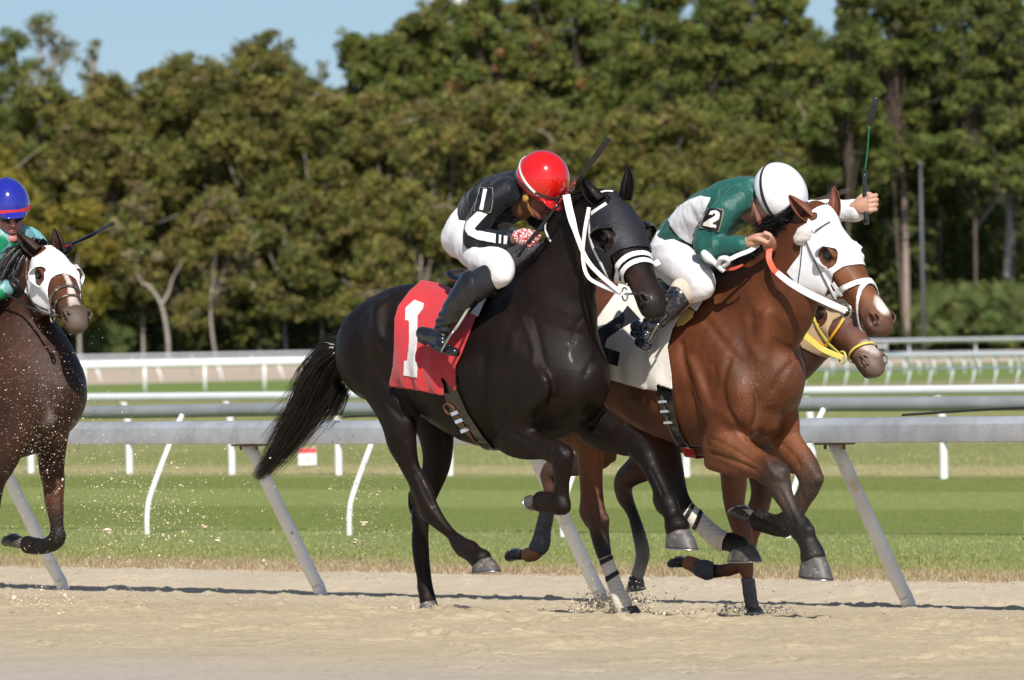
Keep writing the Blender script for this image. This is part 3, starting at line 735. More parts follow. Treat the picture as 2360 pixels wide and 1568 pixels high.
def sculpt(V, nv, ops, fr=None, bmin=None):
    """muscle relief along lines: (crop, points, width px, height m)"""
    P = proj(V); view = nrm(CAM - V.mean(0)); fac = nv @ view; B = (V - fr.o) @ fr.rt if fr is not None else None
    for c, pts, wd, ht in ops:
        pt = np.array([cf(c, *p) for p in pts]); w_ = wd * SF / 2
        if len(pt) == 1: pt = np.concatenate([pt, pt + .01])
        else: pt = catmull(pt, 4)
        lo, hi = pt.min(0) - 3 * w_, pt.max(0) + 3 * w_
        mk = np.all((P > lo) & (P < hi), 1) & (fac > 0.05)
        if bmin is not None: mk &= B > bmin
        Q_ = P[mk]; d = np.full(len(Q_), 1e9)
        for i in range(len(pt) - 1):
            a, b = pt[i], pt[i + 1]; ab = b - a; t = np.clip(((Q_ - a) @ ab) / (ab @ ab + 1e-12), 0, 1); q = Q_ - a - t[:, None] * ab; d = np.minimum(d, (q * q).sum(1))
        V[mk] += nv[mk] * (ht * np.exp(-d / w_ ** 2) * np.clip(fac[mk] * 2, 0, 1))[:, None]
    return V
def coat_mat(name, rough=0.38, coat=0.25, dust=0.0, sheen_col=None, vein=0.35, spec=0.5):
    mt, nt, b = new_mat(name); co = objco(nt)
    at = nt.nodes.new('ShaderNodeAttribute'); at.attribute_name = 'Col'
    n1 = noise(nt, 6, 5, 0.6, co); n2 = noise(nt, 140, 3, 0.6, co); d = ramp(nt, n1.outputs[0], [(0.3, 0.70), (0.7, 1.26)]); d2 = ramp(nt, n2.outputs[0], [(0.3, 0.84), (0.7, 1.16)]); n7 = noise(nt, 1.6, 3, 0.5, co); d3 = ramp(nt, n7.outputs[0], [(0.34, 0.60), (0.66, 1.25)])
    o = mixc(nt, 1.0, at.outputs['Color'], d.outputs[0], 'MULTIPLY'); o = mixc(nt, 1.0, o, d2.outputs[0], 'MULTIPLY'); o = mixc(nt, 1.0, o, d3.outputs[0], 'MULTIPLY')
    if dust:
        n3 = noise(nt, 210, 2, 0.5, co); n4 = noise(nt, 3.0, 3, 0.5, co)
        dens = ramp(nt, n4.outputs[0], [(0.35, 0.0), (0.62, 1.0)])
        am = nt.nodes.new('ShaderNodeAttribute'); am.attribute_name = 'Dust'
        th = math_(nt, 'SUBTRACT', n3.outputs[0], math_(nt, 'MULTIPLY_ADD', math_(nt, 'MULTIPLY', am.outputs['Fac'], math_(nt, 'MULTIPLY_ADD', dens.outputs[0], .5, .5)), -0.15 * dust, 0.76))
        sp = math_(nt, 'MULTIPLY', th, 14, clamp=True)
        o = mixc(nt, math_(nt, 'MULTIPLY', sp, 0.5), o, (0.46, 0.36, 0.26))
    nt.links.new(o, b.inputs['Base Color'])
    rr = nt.nodes.new('ShaderNodeMapRange'); nt.links.new(n1.outputs[0], rr.inputs[0]); rr.inputs[3].default_value = rough - .12; rr.inputs[4].default_value = rough + .16
    nt.links.new(rr.outputs[0], b.inputs['Roughness'])
    b.inputs['Coat Weight'].default_value = coat; b.inputs['Coat Roughness'].default_value = 0.20; b.inputs['Specular IOR Level'].default_value = spec
    n5 = noise(nt, 15, 4, 0.55, co, 0.6); n6 = noise(nt, 260, 3, 0.7, objco(nt, (1.6, 1.6, .35)))
    hsum = math_(nt, 'ADD', math_(nt, 'MULTIPLY', n5.outputs[0], vein), math_(nt, 'MULTIPLY', n6.outputs[0], 0.16)); bump(nt, b, hsum, 0.55, 0.02); return mt
EYE = simple('eye_dark', (0.015, 0.010, 0.008), 0.08, coat=0.6, var=.05)
HOOFD = simple('hoof_dark', (0.075, 0.068, 0.062), 0.35, var=.35, nscale=30, dirt=((0.30, 0.24, 0.18), 0.56, 14))
HOOFG = simple('hoof_grey', (0.085, 0.078, 0.075), 0.5, var=.35, nscale=25, dirt=((0.26, 0.215, 0.175), 0.54, 26))
def hair(name, roots, tips_fn, n, mat, parent, seed=0, seg=6, width=0.0035, kind=None):
    """a mesh of many tapering strands; tips_fn(t, rng) -> polyline points (k,3)"""
    rng = random.Random(seed); V = []; F = []
    for i in range(n):
        P = tips_fn(rng, roots)
        P = catmull(np.asarray(P), 3); k = len(P)
        side = nrm(np.cross(P[-1] - P[0], np.array([rng.uniform(-1, 1), rng.uniform(-1, 1), rng.uniform(-1, 1)])))
        w_ = width * rng.uniform(.6, 1.5); o = len(V)
        for j in range(k):
            ww = w_ * (1 - 0.85 * (j / (k - 1)) ** 1.5)
            V.append(P[j] - side * ww); V.append(P[j] + side * ww)
        for j in range(k - 1): F.append((o + 2 * j, o + 2 * j + 1, o + 2 * j + 3, o + 2 * j + 2))
    return mesh_obj(name, np.array(V), np.array(F, np.int32), mat, parent)
def hair_mat(name, col, col2):
    mt, nt, b = new_mat(name); co = objco(nt); n1 = noise(nt, 25, 3, 0.5, co); r = ramp(nt, n1.outputs[0], [(0.35, col), (0.7, col2)])
    nt.links.new(r.outputs[0], b.inputs['Base Color']); b.inputs['Roughness'].default_value = 0.36; b.inputs['Specular IOR Level'].default_value = 0.5; return mt
HAIRBK = hair_mat('hair_black', (0.006, 0.005, 0.005), (0.018, 0.013, 0.012))
HAIRBR = hair_mat('hair_dark_brown', (0.005, 0.0035, 0.003), (0.018, 0.010, 0.008))
def relief(V, nv, zt=9):
    """long soft muscle bellies and a net of fine veins"""
    q = V + .05 * np.stack([vnoise(V * 4, 61), vnoise(V * 4, 62), vnoise(V * 4, 63)], 1)
    m_ = fbm(q * np.array([7.5, 7.5, 3.6]), 2, 41); ve = 1 - np.abs(vnoise(q * np.array([9, 9, 6]), 51)) * 1.0; ve = np.clip(ve, 0, 1) ** 14
    w_ = np.clip(.35 + fbm(V * 2.2, 2, 71) * 1.2, 0, 1)
    return V + nv * (.0065 * m_ + .0022 * ve * w_)[:, None]
def attr(o, name, vals):
    a = o.data.attributes.new(name, 'FLOAT', 'POINT'); a.data.foreach_set('value', np.asarray(vals, np.float32))
def dark_nostril(cols, H, V, c=(.006, .004, .004)):  # nostril shade painted into the vertex colour, plus a dark line along the mouth
    L = H.loc(V)
    for sd in (-1, 1):
        k = np.exp(-(((L - np.array([.575, sd * .064, -.090])) / np.array([.022, .022, .015])) ** 2).sum(1))[:, None]; cols[:] = cols * (1 - k) + k * np.array(c)
        z = -.141 - .25 * (L[:, 0] - .47); k = (np.exp(-((L[:, 2] - z) / .004) ** 2) * (L[:, 0] > .46) * (L[:, 0] < .62))[:, None] * .7; cols[:] = cols * (1 - k) + k * np.array(c)
def bvh_of(V, Q): return BVHTree.FromPolygons([tuple(v) for v in V.tolist()], Q.tolist())
def hit(bvh, c, x, y, off=0.0, fallback=None):
    fx, fy = cf(c, x, y); d = Vector(ray(fx, fy)).normalized(); p, n_, i, t = bvh.ray_cast(Vector(CAM), d)
    if p is None: return fallback
    return np.array(p) + np.array(n_) * off
QV = 0.0085
# ================================================================ horse one: black
f1 = Frame(0.07, 25.4)
BK = (0.0105, 0.0062, 0.0050); BK2 = (0.0075, 0.005, 0.0045)
S = Sdf(f1.w(-1.55, -.45, -.05), f1.w(-1.55, -.45, -.05), QV)
def sdf_for(fr, a0, a1, b0, b1, z0, z1, h=QV):
    cs = np.array([fr.w(a, b, z) for a in (a0, a1) for b in (b0, b1) for z in (z0, z1)]); return Sdf(cs.min(0), cs.max(0), h)
S = sdf_for(f1, -1.35, 1.15, -.42, .42, -.03, 2.25)
trunk(S, f1)
# neck
def neck(S, st, fr, k=0.05, col=None): S.chain([(p, w_, h_) for p, w_, h_ in st], fr.rt, k, 4, col=col)
poll1 = f1.px(1, 1512, 590, 0.0)
neck(S, [(f1.w(.10, 0, 1.30), .20, .36), (f1.px(1, 1010, 1480, .0), .175, .30), (f1.px(1, 1090, 1250, 0), .13, .235), (f1.px(1, 1195, 1010, 0), .10, .185), (f1.px(1, 1320, 800, 0), .088, .15), (f1.px(1, 1420, 670, 0), .080, .115)], f1)
# head
H1 = Head(poll1, math.radians(64), math.radians(43), math.radians(-3), 1.09)
H1.build(S, [(1, (-.72, .35, .95), .135), (-1, (.14, -.05, 1.0), .150)], dict(head=BK, muzzle=(0.030, .022, .020), ear=BK2))
# right hind (nearer, swinging forward)
limb(S, f1, [(2, 1130, 430, .09, 300, .55), (2, 1180, 640, .12, 290, .55), (2, 1290, 880, .15, 235, .6), (2, 1390, 1150, .17, 175, .7), (4, 215, 40, .17, 140, .75), (4, 285, 250, .15, 92, .75), (4, 380, 430, .13, 96, .7), (4, 425, 560, .12, 98, .62), (4, 500, 660, .11, 74, .7), (4, 600, 765, .10, 54, .8), (4, 665, 832, .10, 62, .85), (4, 722, 890, .10, 80, .9), (4, 790, 940, .10, 78, .95), (4, 855, 985, .10, 100, .85)], 0.05, BK)
limb(S, f1, [(4, 300, 430, .13, 40, .6), (4, 310, 520, .125, 40, .6), (4, 350, 575, .12, 34, .7)], 0.03)   # point of hock
# left hind (standing)
limb(S, f1, [(2, 1450, 700, -.12, 260, .5), (2, 1600, 1000, -.14, 240, .55), (4, 485, -60, -.14, 192, .6), (4, 495, 180, -.13, 142, .7), (4, 435, 400, -.12, 110, .7), (4, 375, 580, -.11, 88, .62), (4, 368, 700, -.10, 86, .62), (4, 362, 830, -.10, 86, .7), (4, 375, 1000, -.10, 74, .8), (4, 398, 1140, -.10, 66, .85), (4, 410, 1220, -.10, 64, .95), (4, 424, 1310, -.10, 74, .95)], 0.05, BK)
limb(S, f1, [(4, 290, 440, -.12, 40, .6), (4, 285, 530, -.115, 38, .6), (4, 300, 600, -.11, 34, .7)], 0.03)
# right fore
limb(S, f1, [(3, 330, 560, .15, 250, .35), (3, 420, 800, .17, 230, .4), (3, 330, 1020, .16, 190, .5)], 0.05, BK)
limb(S, f1, [(3, 290, 1150, .16, 165, .6), (3, 420, 1240, .155, 122, .7), (3, 560, 1290, .15, 92, .75), (3, 680, 1335, .145, 98, .75), (4, 1500, 225, .14, 92, .8), (4, 1497, 350, .135, 68, .8), (4, 1490, 450, .13, 66, .85), (4, 1475, 530, .13, 82, .85), (4, 1400, 520, .13, 84, .9), (4, 1330, 515, .13, 86, .9)], 0.03, BK)
limb(S, f1, [(3, 200, 1230, .17, 70, .6), (3, 330, 1310, .16, 60, .6), (3, 500, 1325, .15, 40, .7)], 0.03)     # elbow and flexors
# left fore, reaching
limb(S, f1, [(3, 760, 700, -.15, 240, .4), (3, 860, 900, -.17, 215, .45), (3, 920, 1060, -.17, 190, .55), (3, 1060, 1170, -.165, 150, .7), (3, 1180, 1225, -.16, 118, .75), (3, 1280, 1260, -.155, 98, .8), (7, 545, 115, -.15, 94, .78), (7, 605, 235, -.145, 82, .8), (7, 665, 360, -.14, 72, .8), (7, 712, 460, -.14, 78, .8), (7, 745, 540, -.14, 90, .85), (7, 780, 625, -.14, 76, .9), (7, 815, 715, -.14, 106, .9)], 0.035, BK)
# fetlock, tendon and knee relief
def bony(S, fr, c, pts, b): 
    for x, y, r, k in pts: S.chain([(fr.px(c, x, y, b), r / CPM * .66, r / CPM * .8), (fr.px(c, x + 4, y + 4, b), r / CPM * .66, r / CPM * .8)], fr.rt, k + .022, 1)
bony(S, f1, 4, [(690, 905, 40, .02), (655, 850, 38, .03), (770, 870, 40, .03)], .10); bony(S, f1, 4, [(375, 1205, 36, .02), (345, 640, 44, .03), (455, 640, 40, .03)], -.10)
bony(S, f1, 4, [(1515, 570, 44, .03), (1440, 130, 50, .03), (1545, 140, 44, .03), (1500, 235, 44, .03)], .135); bony(S, f1, 7, [(690, 565, 40, .02), (505, 150, 44, .03), (590, 150, 44, .03), (660, 500, 36, .03)], -.14)
# muscles
limb(S, f1, [(3, 470, 680, .20, 70, .5), (3, 545, 790, .21, 95, .5), (3, 500, 920, .20, 80, .5)], 0.035)          # point of shoulder
limb(S, f1, [(3, 560, 900, .12, 90, .6), (3, 620, 1010, .09, 80, .6)], 0.03)
limb(S, f1, [(3, 830, 830, -.02, 120, .6), (3, 850, 950, -.05, 100, .6)], 0.04)
limb(S, f1, [(3, 300, 330, .16, 50, .4), (3, 330, 480, .20, 45, .4), (3, 420, 640, .215, 50, .4)], 0.04)      # scapula spine
limb(S, f1, [(2, 1210, 230, .21, 60, .5), (2, 1240, 350, .235, 60, .5), (2, 1200, 540, .25, 80, .5)], 0.05)     # point of hip / thigh ridge
V, Q = S.mesh(relax=9, mask=lambda V: V[:, 0] < f1.w(.30, 0, 0)[0]); nv = vnormals(V, Q)
fold = fbm(V * 7, 2, 4) * 0.0035
V = V + nv * fold[:, None]
V = relief(V, nv)
V = sculpt(V, nv, [(4, [(430, 620), (540, 740), (650, 840)], 14, -.005), (4, [(1500, 280), (1495, 480)], 12, -.004), (7, [(610, 260), (700, 450)], 14, -.005), (4, [(330, 700), (345, 900), (375, 1100)], 12, -.004), (4, [(150, 60), (240, 250), (330, 420)], 24, -.006), (4, [(250, 60), (320, 250)], 24, .005), (3, [(590, 690), (625, 780), (610, 890), (500, 1020)], 30, -.012), (3, [(270, 980), (205, 1080), (190, 1200)], 22, -.010), (3, [(70, 560), (60, 750), (80, 950), (110, 1130), (170, 1280)], 34, -.013),
  (3, [(470, 1050), (650, 1110), (800, 1090), (930, 980)], 34, -.008), (3, [(870, 240), (800, 320), (780, 430)], 18, -.006), (3, [(1000, 560), (930, 600), (880, 700)], 22, -.006), (3, [(640, 880), (600, 960), (590, 1060)], 18, -.008),
  (3, [(720, 900), (700, 1000), (690, 1060)], 16, -.005), (3, [(300, 380), (300, 520)], 40, .008), (3, [(530, 720)], 60, .009), (3, [(480, 900)], 80, .010), (3, [(800, 850)], 90, .011), (3, [(780, 960)], 60, .006), (3, [(280, 1060)], 50, .006),
  (3, [(240, 1130), (330, 1180), (480, 1250), (580, 1290)], 16, -.006), (3, [(870, 1080), (960, 1130), (1150, 1240)], 22, -.007), (3, [(470, 250), (520, 450), (560, 640)], 26, -.006), (3, [(380, 250), (460, 460), (470, 620)], 24, .005),
  (2, [(1340, 120), (1300, 200), (1200, 310), (1220, 420), (1250, 500)], 30, .008), (2, [(1260, 250), (1300, 420), (1290, 560)], 50, -.007), (2, [(1180, 540), (1190, 660), (1220, 800)], 40, .007), (2, [(1240, 560), (1300, 660), (1340, 760)], 24, -.006),
  (2, [(1210, 700), (1260, 820), (1330, 880)], 26, -.008), (2, [(980, 560), (960, 700), (1000, 850)], 50, .006), (2, [(1060, 500), (1060, 700), (1100, 900)], 36, -.006), (2, [(1250, 980), (1330, 1060), (1400, 1130)], 22, -.007), (2, [(1330, 930), (1380, 1020), (1420, 1090)], 16, .005),
  (4, [(330, 300), (400, 450), (470, 560)], 16, -.005), (4, [(290, 520), (370, 600), (450, 680)], 18, -.005), (4, [(1470, 60), (1500, 130), (1560, 200)], 24, .005), (4, [(1400, 90), (1440, 190)], 20, .004)], f1)
COAT1 = coat_mat('coat_black', 0.43, 0.04, dust=.25, vein=0.26, spec=0.16)
cols = S.colours(V, np.array(BK))
L = H1.loc(V)
r1 = empty('racehorse', f1.w(-.2, 0, 0)); tag(r1, 'black racehorse in the centre with black hood and red number 1 saddlecloth', 'horse', 'racehorses at full gallop')
dark_nostril(cols, H1, V)
# a little brown on the muzzle side
mk = np.exp(-(((L - np.array([.47, .05, -.10])) / np.array([.07, .05, .05])) ** 2).sum(1)); cols = cols + mk[:, None] * np.array([.060, .028, .015]); mk = np.exp(-(((np.abs(L) - np.array([.20, .10, .055])) / np.array([.07, .04, .05])) ** 2).sum(1)); cols = cols + mk[:, None] * np.array([.022, .011, .007])
dark_nostril(cols, H1, V)
body1 = mesh_obj('body', V, Q, COAT1, r1, cols=cols)
attr(body1, 'Dust', np.clip((1.0 - V[:, 2]) * 1.2, 0, 1) * .8)
bv1 = bvh_of(V, Q); B1 = (V, Q, nv, S)
H1.eyes(r1, EYE, COAT1); ear_parts(H1, r1, COAT1, BK2)
def hf(fr, c, Cx, Tx, Hx, b, wid, mat, par): return hoof('hoof', fr, fr.px(c, *Cx, b), fr.px(c, *Tx, b), fr.px(c, *Hx, b), wid, mat, par)
hf(f1, 4, (858, 985), (985, 1065), (785, 1085), .10, .058, HOOFG, r1)
hf(f1, 4, (428, 1320), (485, 1405), (365, 1415), -.10, .058, HOOFG, r1)
hf(f1, 4, (1320, 515), (1245, 470), (1275, 590), .13, .056, HOOFD, r1)
hf(f1, 7, (822, 745), (965, 895), (735, 870), -.14, .062, HOOFG, r1)
# tail
def tail_fn(fr, ctrl, spread, b_sp=0.05):
    K = [fr.px(*c) for c in ctrl]; K = np.array(K)
    def fn(rng, _):
        q = rng.gauss(0, 1); q2 = rng.gauss(0, 1); q3 = rng.gauss(0, 1); tmax = rng.uniform(.55, 1.0) if rng.random() < .8 else rng.uniform(.3, .6)
        C = catmull(K, 4); n = max(3, int(len(C) * tmax)); P = C[:n:2] if n > 6 else C[:n]
        P = P.copy(); k = len(P); t = np.linspace(0, tmax, k)
        d = nrm(K[-1] - K[0]); perp = nrm(np.cross(d, fr.rt))
        e = np.interp(t, [0, .12, .35, .7, 1], spread)
        wig = np.sin(t * 9 + q3 * 3) * 0.012 * t
        return P + np.outer(e * q * 0.5 + wig, perp) + np.outer(e * q2 * .45 + q3 * .01, fr.rt)
    return fn
ctl = [(2, 950, 600, 0), (2, 870, 660, 0), (2, 790, 790, 0), (2, 715, 950, 0), (2, 640, 1100, 0), (2, 540, 1260, 0), (2, 420, 1430, 0), (2, 310, 1568, 0), (2, 220, 1660, 0)]
hair('tail', None, tail_fn(f1, ctl, [.02, .055, .085, .065, .022]), 3600, HAIRBR, r1, 1, width=.0018)
ctl = [(2, 920, 570, 0), (2, 870, 600, 0), (2, 780, 680, 0), (2, 670, 800, 0), (2, 580, 930, 0), (2, 490, 1030, 0)]
hair('tail_wisps', None, tail_fn(f1, ctl, [.03, .06, .08, .06, .05]), 700, HAIRBR, r1, 2, width=.0015)
ctl = [(2, 760, 880, 0), (2, 640, 1060, 0), (2, 500, 1180, 0), (2, 400, 1290, 0), (2, 290, 1400, 0)]
hair('tail_wisps', None, tail_fn(f1, ctl, [.08, .08, .09, .08, .07]), 420, HAIRBR, r1, 3, width=.0014)
ctl = [(2, 930, 900, 0), (2, 890, 980, 0), (2, 830, 1080, 0), (2, 740, 1180, 0), (2, 640, 1270, 0)]
hair('tail_wisps', None, tail_fn(f1, ctl, [.05, .05, .06, .07, .07]), 420, HAIRBR, r1, 4, width=.0014)
# ================================================================ horse two: bay
BAY = (0.112, 0.034, 0.013); BAYL = (0.175, 0.060, 0.023); BLK = (0.011, 0.008, 0.007); BRN = (0.06, 0.026, 0.016); MUZ = (0.085, 0.052, 0.040)
f2 = Frame(1.03, 26.15)
S = sdf_for(f2, -1.35, 1.25, -.42, .42, -.10, 2.2)
trunk(S, f2, 0.0, col=BAY)
poll2 = f2.px(5, 1605, 640, -.02)
neck(S, [(f2.w(.10, 0, 1.22), .20, .36), (f2.px(6, 1290, 140, 0), .18, .30), (f2.px(5, 1180, 1330, 0), .145, .26), (f2.px(5, 1330, 1080, 0), .115, .215), (f2.px(5, 1450, 850, 0), .095, .17), (f2.px(5, 1570, 690, 0), .082, .125)], f2, col=BAY)
H2 = Head(poll2, math.radians(44), math.radians(46), 0.0, 1.05)
H2.build(S, [(1, (-.72, .2, .72), .16), (-1, (.10, .1, 1.0), .15)], dict(head=BAYL, muzzle=MUZ, ear=(0.16, .05, .025)))
# right hind, standing, bandaged
limb(S, f2, [(3, 700, 750, .10, 280, .55), (3, 740, 1050, .13, 230, .6), (7, 90, 0, .15, 150, .7), (7, 120, 200, .14, 118, .72), (7, 130, 400, .13, 108, .7), (7, 155, 560, .13, 108, .62), (7, 185, 700, .12, 100, .64), (7, 215, 850, .12, 86, .7), (7, 250, 980, .12, 62, .85), (7, 290, 1110, .12, 58, .85), (7, 335, 1230, .12, 60, .9), (7, 375, 1320, .12, 68, .9), (7, 405, 1380, .12, 60, .9)], 0.05, [BAY, BAY, BAYL, BAYL, BAY, (.08, .03, .018), (.05, .02, .014), BLK, BLK, BLK, BLK, BLK, BLK])
limb(S, f2, [(7, 90, 480, .13, 44, .6), (7, 80, 600, .125, 44, .6), (7, 110, 690, .12, 38, .7)], 0.03)
# left hind, reaching forward, bandaged
limb(S, f2, [(7, 560, -150, -.14, 230, .6), (7, 680, 60, -.14, 180, .65), (7, 755, 250, -.13, 132, .7), (7, 800, 400, -.12, 110, .66), (7, 850, 520, -.12, 94, .64), (7, 930, 620, -.12, 74, .8), (7, 1060, 740, -.12, 70, .85), (7, 1170, 830, -.12, 76, .85), (7, 1250, 840, -.12, 82, .9), (7, 1320, 880, -.12, 92, .85)], 0.045, [(.07, .025, .016), (.06, .02, .014), (.045, .018, .013), BLK, BLK, BLK, BLK, BLK, BLK, BLK])
limb(S, f2, [(7, 680, 400, -.125, 44, .6), (7, 690, 480, -.12, 44, .6), (7, 740, 540, -.12, 38, .7)], 0.03)
# right fore
limb(S, f2, [(6, 1080, 300, .15, 260, .35), (6, 1230, 600, .17, 240, .4), (6, 1150, 850, .16, 210, .5)], 0.05, BAY)
limb(S, f2, [(6, 1130, 1020, .16, 175, .6), (6, 1270, 1100, .155, 150, .68), (6, 1410, 1180, .15, 122, .72), (6, 1520, 1240, .15, 108, .78), (7, 1590, 275, .145, 112, .75), (7, 1640, 400, .14, 96, .78), (7, 1700, 520, .14, 76, .8), (7, 1762, 640, .135, 72, .82), (7, 1812, 730, .13, 90, .85), (7, 1850, 820, .13, 78, .9), (7, 1890, 900, .13, 92, .9), (7, 1902, 955, .13, 112, .85)], 0.03, [BAY, BAYL, BAYL, BAY, (.035, .022, .018), (.04, .024, .018), (.05, .028, .02), BLK, BLK, BLK, BLK, BLK])
limb(S, f2, [(6, 1080, 1180, .17, 80, .6), (6, 1250, 1235, .16, 75, .6), (6, 1430, 1290, .15, 45, .7)], 0.022, BAY)
# left fore, folded
limb(S, f2, [(6, 1560, 650, -.14, 240, .4), (6, 1650, 850, -.15, 190, .5), (6, 1680, 1000, -.16, 150, .6), (6, 1750, 1110, -.16, 128, .7), (6, 1830, 1200, -.155, 112, .75), (7, 1885, 300, -.15, 104, .78), (7, 1880, 400, -.15, 92, .8), (7, 1810, 520, -.145, 78, .8), (7, 1735, 630, -.14, 80, .8), (7, 1650, 705, -.14, 92, .85), (7, 1550, 690, -.14, 80, .9), (7, 1470, 660, -.14, 90, .85)], 0.035, [BAY, BAYL, BAYL, BAYL, BAY, (.04, .025, .02), (.035, .02, .016), (.05, .026, .018), BLK, BLK, BLK, BLK])
limb(S, f2, [(6, 1600, 1120, -.15, 60, .6), (6, 1700, 1220, -.155, 55, .6), (6, 1800, 1270, -.155, 34, .7)], 0.022, BAYL)
bony(S, f2, 7, [(1765, 760, 40, .02), (1880, 740, 36, .03), (1520, 330, 52, .03), (1660, 270, 48, .03), (1640, 400, 46, .03)], .14); bony(S, f2, 7, [(1690, 750, 44, .02), (1950, 330, 50, .03), (1830, 300, 46, .03)], -.14); bony(S, f2, 7, [(85, 590, 44, .03), (245, 660, 36, .04)], .13)
# muscles of shoulder and breast
limb(S, f2, [(6, 1180, 420, .20, 80, .5), (6, 1290, 620, .20, 110, .5), (6, 1340, 800, .175, 110, .5), (6, 1370, 910, .145, 80, .6)], 0.06)
limb(S, f2, [(6, 1530, 840, .02, 130, .6), (6, 1550, 930, .02, 100, .6)], 0.05)
limb(S, f2, [(6, 1440, 720, .10, 80, .6), (6, 1420, 900, .10, 70, .6)], 0.05)
limb(S, f2, [(6, 950, 300, .21, 60, .5), (6, 980, 560, .245, 70, .5), (6, 1050, 800, .22, 60, .5)], 0.035)
limb(S, f2, [(5, 1100, 1400, .14, 60, .5), (6, 1500, 300, .12, 70, .6), (6, 1450, 600, .13, 50, .6)], 0.05)
def finish_mesh(S, fr, relax=8, amp=0.0028):
    V, Q = S.mesh(relax=relax, mask=lambda V: V[:, 0] < fr.w(.30, 0, 0)[0]); nv = vnormals(V, Q)
    V = relief(V + nv * (fbm(V * 9, 3, 4) * amp)[:, None], nv); return V, Q, nv
FD = 1
V, Q, nv = finish_mesh(S, f2)
V = sculpt(V, nv, [(7, [(1640, 430), (1700, 560), (1760, 690)], 14, -.005), (7, [(100, 150), (110, 350), (130, 540)], 22, -.006), (7, [(170, 760), (220, 880)], 14, -.004), (7, [(1560, 250), (1600, 330)], 18, .004), (7, [(1820, 480), (1740, 600)], 14, -.004), (6, [(1300, 980), (1400, 1080), (1540, 1190)], 20, .005), (6, [(850, 260), (880, 450), (960, 700), (1000, 920), (1050, 1060)], 30, -.012), (6, [(1230, 380), (1180, 560), (1210, 760), (1300, 890), (1400, 1000)], 28, -.012), (6, [(1450, 640), (1455, 800), (1400, 960)], 20, -.008),
  (6, [(1740, 400), (1660, 480), (1580, 620)], 24, -.008), (6, [(1080, 1010), (1200, 1060), (1400, 1180), (1480, 1230)], 16, -.005), (6, [(1090, 1130), (1250, 1180), (1440, 1260)], 18, -.009), (6, [(1660, 820), (1640, 930), (1560, 1010)], 24, -.010),
  (6, [(1330, 640)], 110, .010), (6, [(1330, 860)], 80, .010), (6, [(1580, 860)], 75, .011), (6, [(1150, 950)], 80, .008), (6, [(920, 380), (1000, 560), (1080, 760)], 36, .009), (6, [(1100, 420), (1150, 640), (1170, 760)], 30, -.006),
  (6, [(1060, 80), (1200, 260), (1300, 380)], 34, -.007), (6, [(1380, 60), (1400, 240), (1480, 380)], 40, .007), (6, [(1650, 1050), (1760, 1160), (1800, 1240)], 18, -.006), (6, [(1560, 1170), (1700, 1230)], 16, -.005),
  (7, [(1540, 220), (1600, 300), (1650, 330)], 22, .005), (7, [(1900, 260), (1930, 330)], 30, .005), (6, [(350, 640), (300, 760), (330, 860)], 40, -.005), (6, [(450, 700), (600, 760), (700, 850)], 40, .005), (6, [(400, 900), (600, 960), (800, 1050)], 30, -.005),
  (5, [(1450, 1000), (1380, 1250), (1340, 1500)], 30, -.008), (5, [(1280, 1130), (1150, 1300), (1050, 1450)], 40, -.006)], f2)
COAT2 = coat_mat('coat_bay', 0.48, 0.02, dust=1.0, vein=0.24, spec=.32)
cols = S.colours(V, np.array(BAY))
L = H2.loc(V)
mk = np.exp(-(((L - np.array([.53, -.0, -.05])) / np.array([.065, .042, .05])) ** 2).sum(1)); mk = np.clip(mk * 3.2 - 1.1 + 0.5 * fbm(V * 40, 3, 2), 0, 1); cols = cols * (1 - mk[:, None]) + mk[:, None] * np.array([.62, .52, .47])
r2 = empty('racehorse', f2.w(-.2, 0, -.05)); tag(r2, 'reddish bay racehorse on the right with white hood and white number 2 saddlecloth', 'horse', 'racehorses at full gallop')
dark_nostril(cols, H2, V)
body2 = mesh_obj('body', V, Q, COAT2, r2, cols=cols)
A2 = f2.loc(V)
attr(body2, 'Dust', np.clip(np.clip((A2[:, 0] + .1) * 2, 0, 1) * np.clip((1.75 - V[:, 2]) * 2, 0, 1) + .45 * (V[:, 2] < .9), 0, 1))
bv2 = bvh_of(V, Q); B2 = (V, Q, nv, S)
H2.eyes(r2, EYE, COAT2); ear_parts(H2, r2, COAT2, (0.16, .05, .025))
hf(f2, 7, (430, 1365), (525, 1430), (390, 1450), .12, .056, HOOFD, r2)
hf(f2, 7, (1335, 880), (1478, 990), (1225, 990), -.12, .062, HOOFD, r2)
hf(f2, 7, (1905, 965), (2045, 1140), (1800, 1105), .13, .064, HOOFG, r2)
hf(f2, 7, (1430, 650), (1270, 620), (1350, 545), -.14, .058, HOOFD, r2)
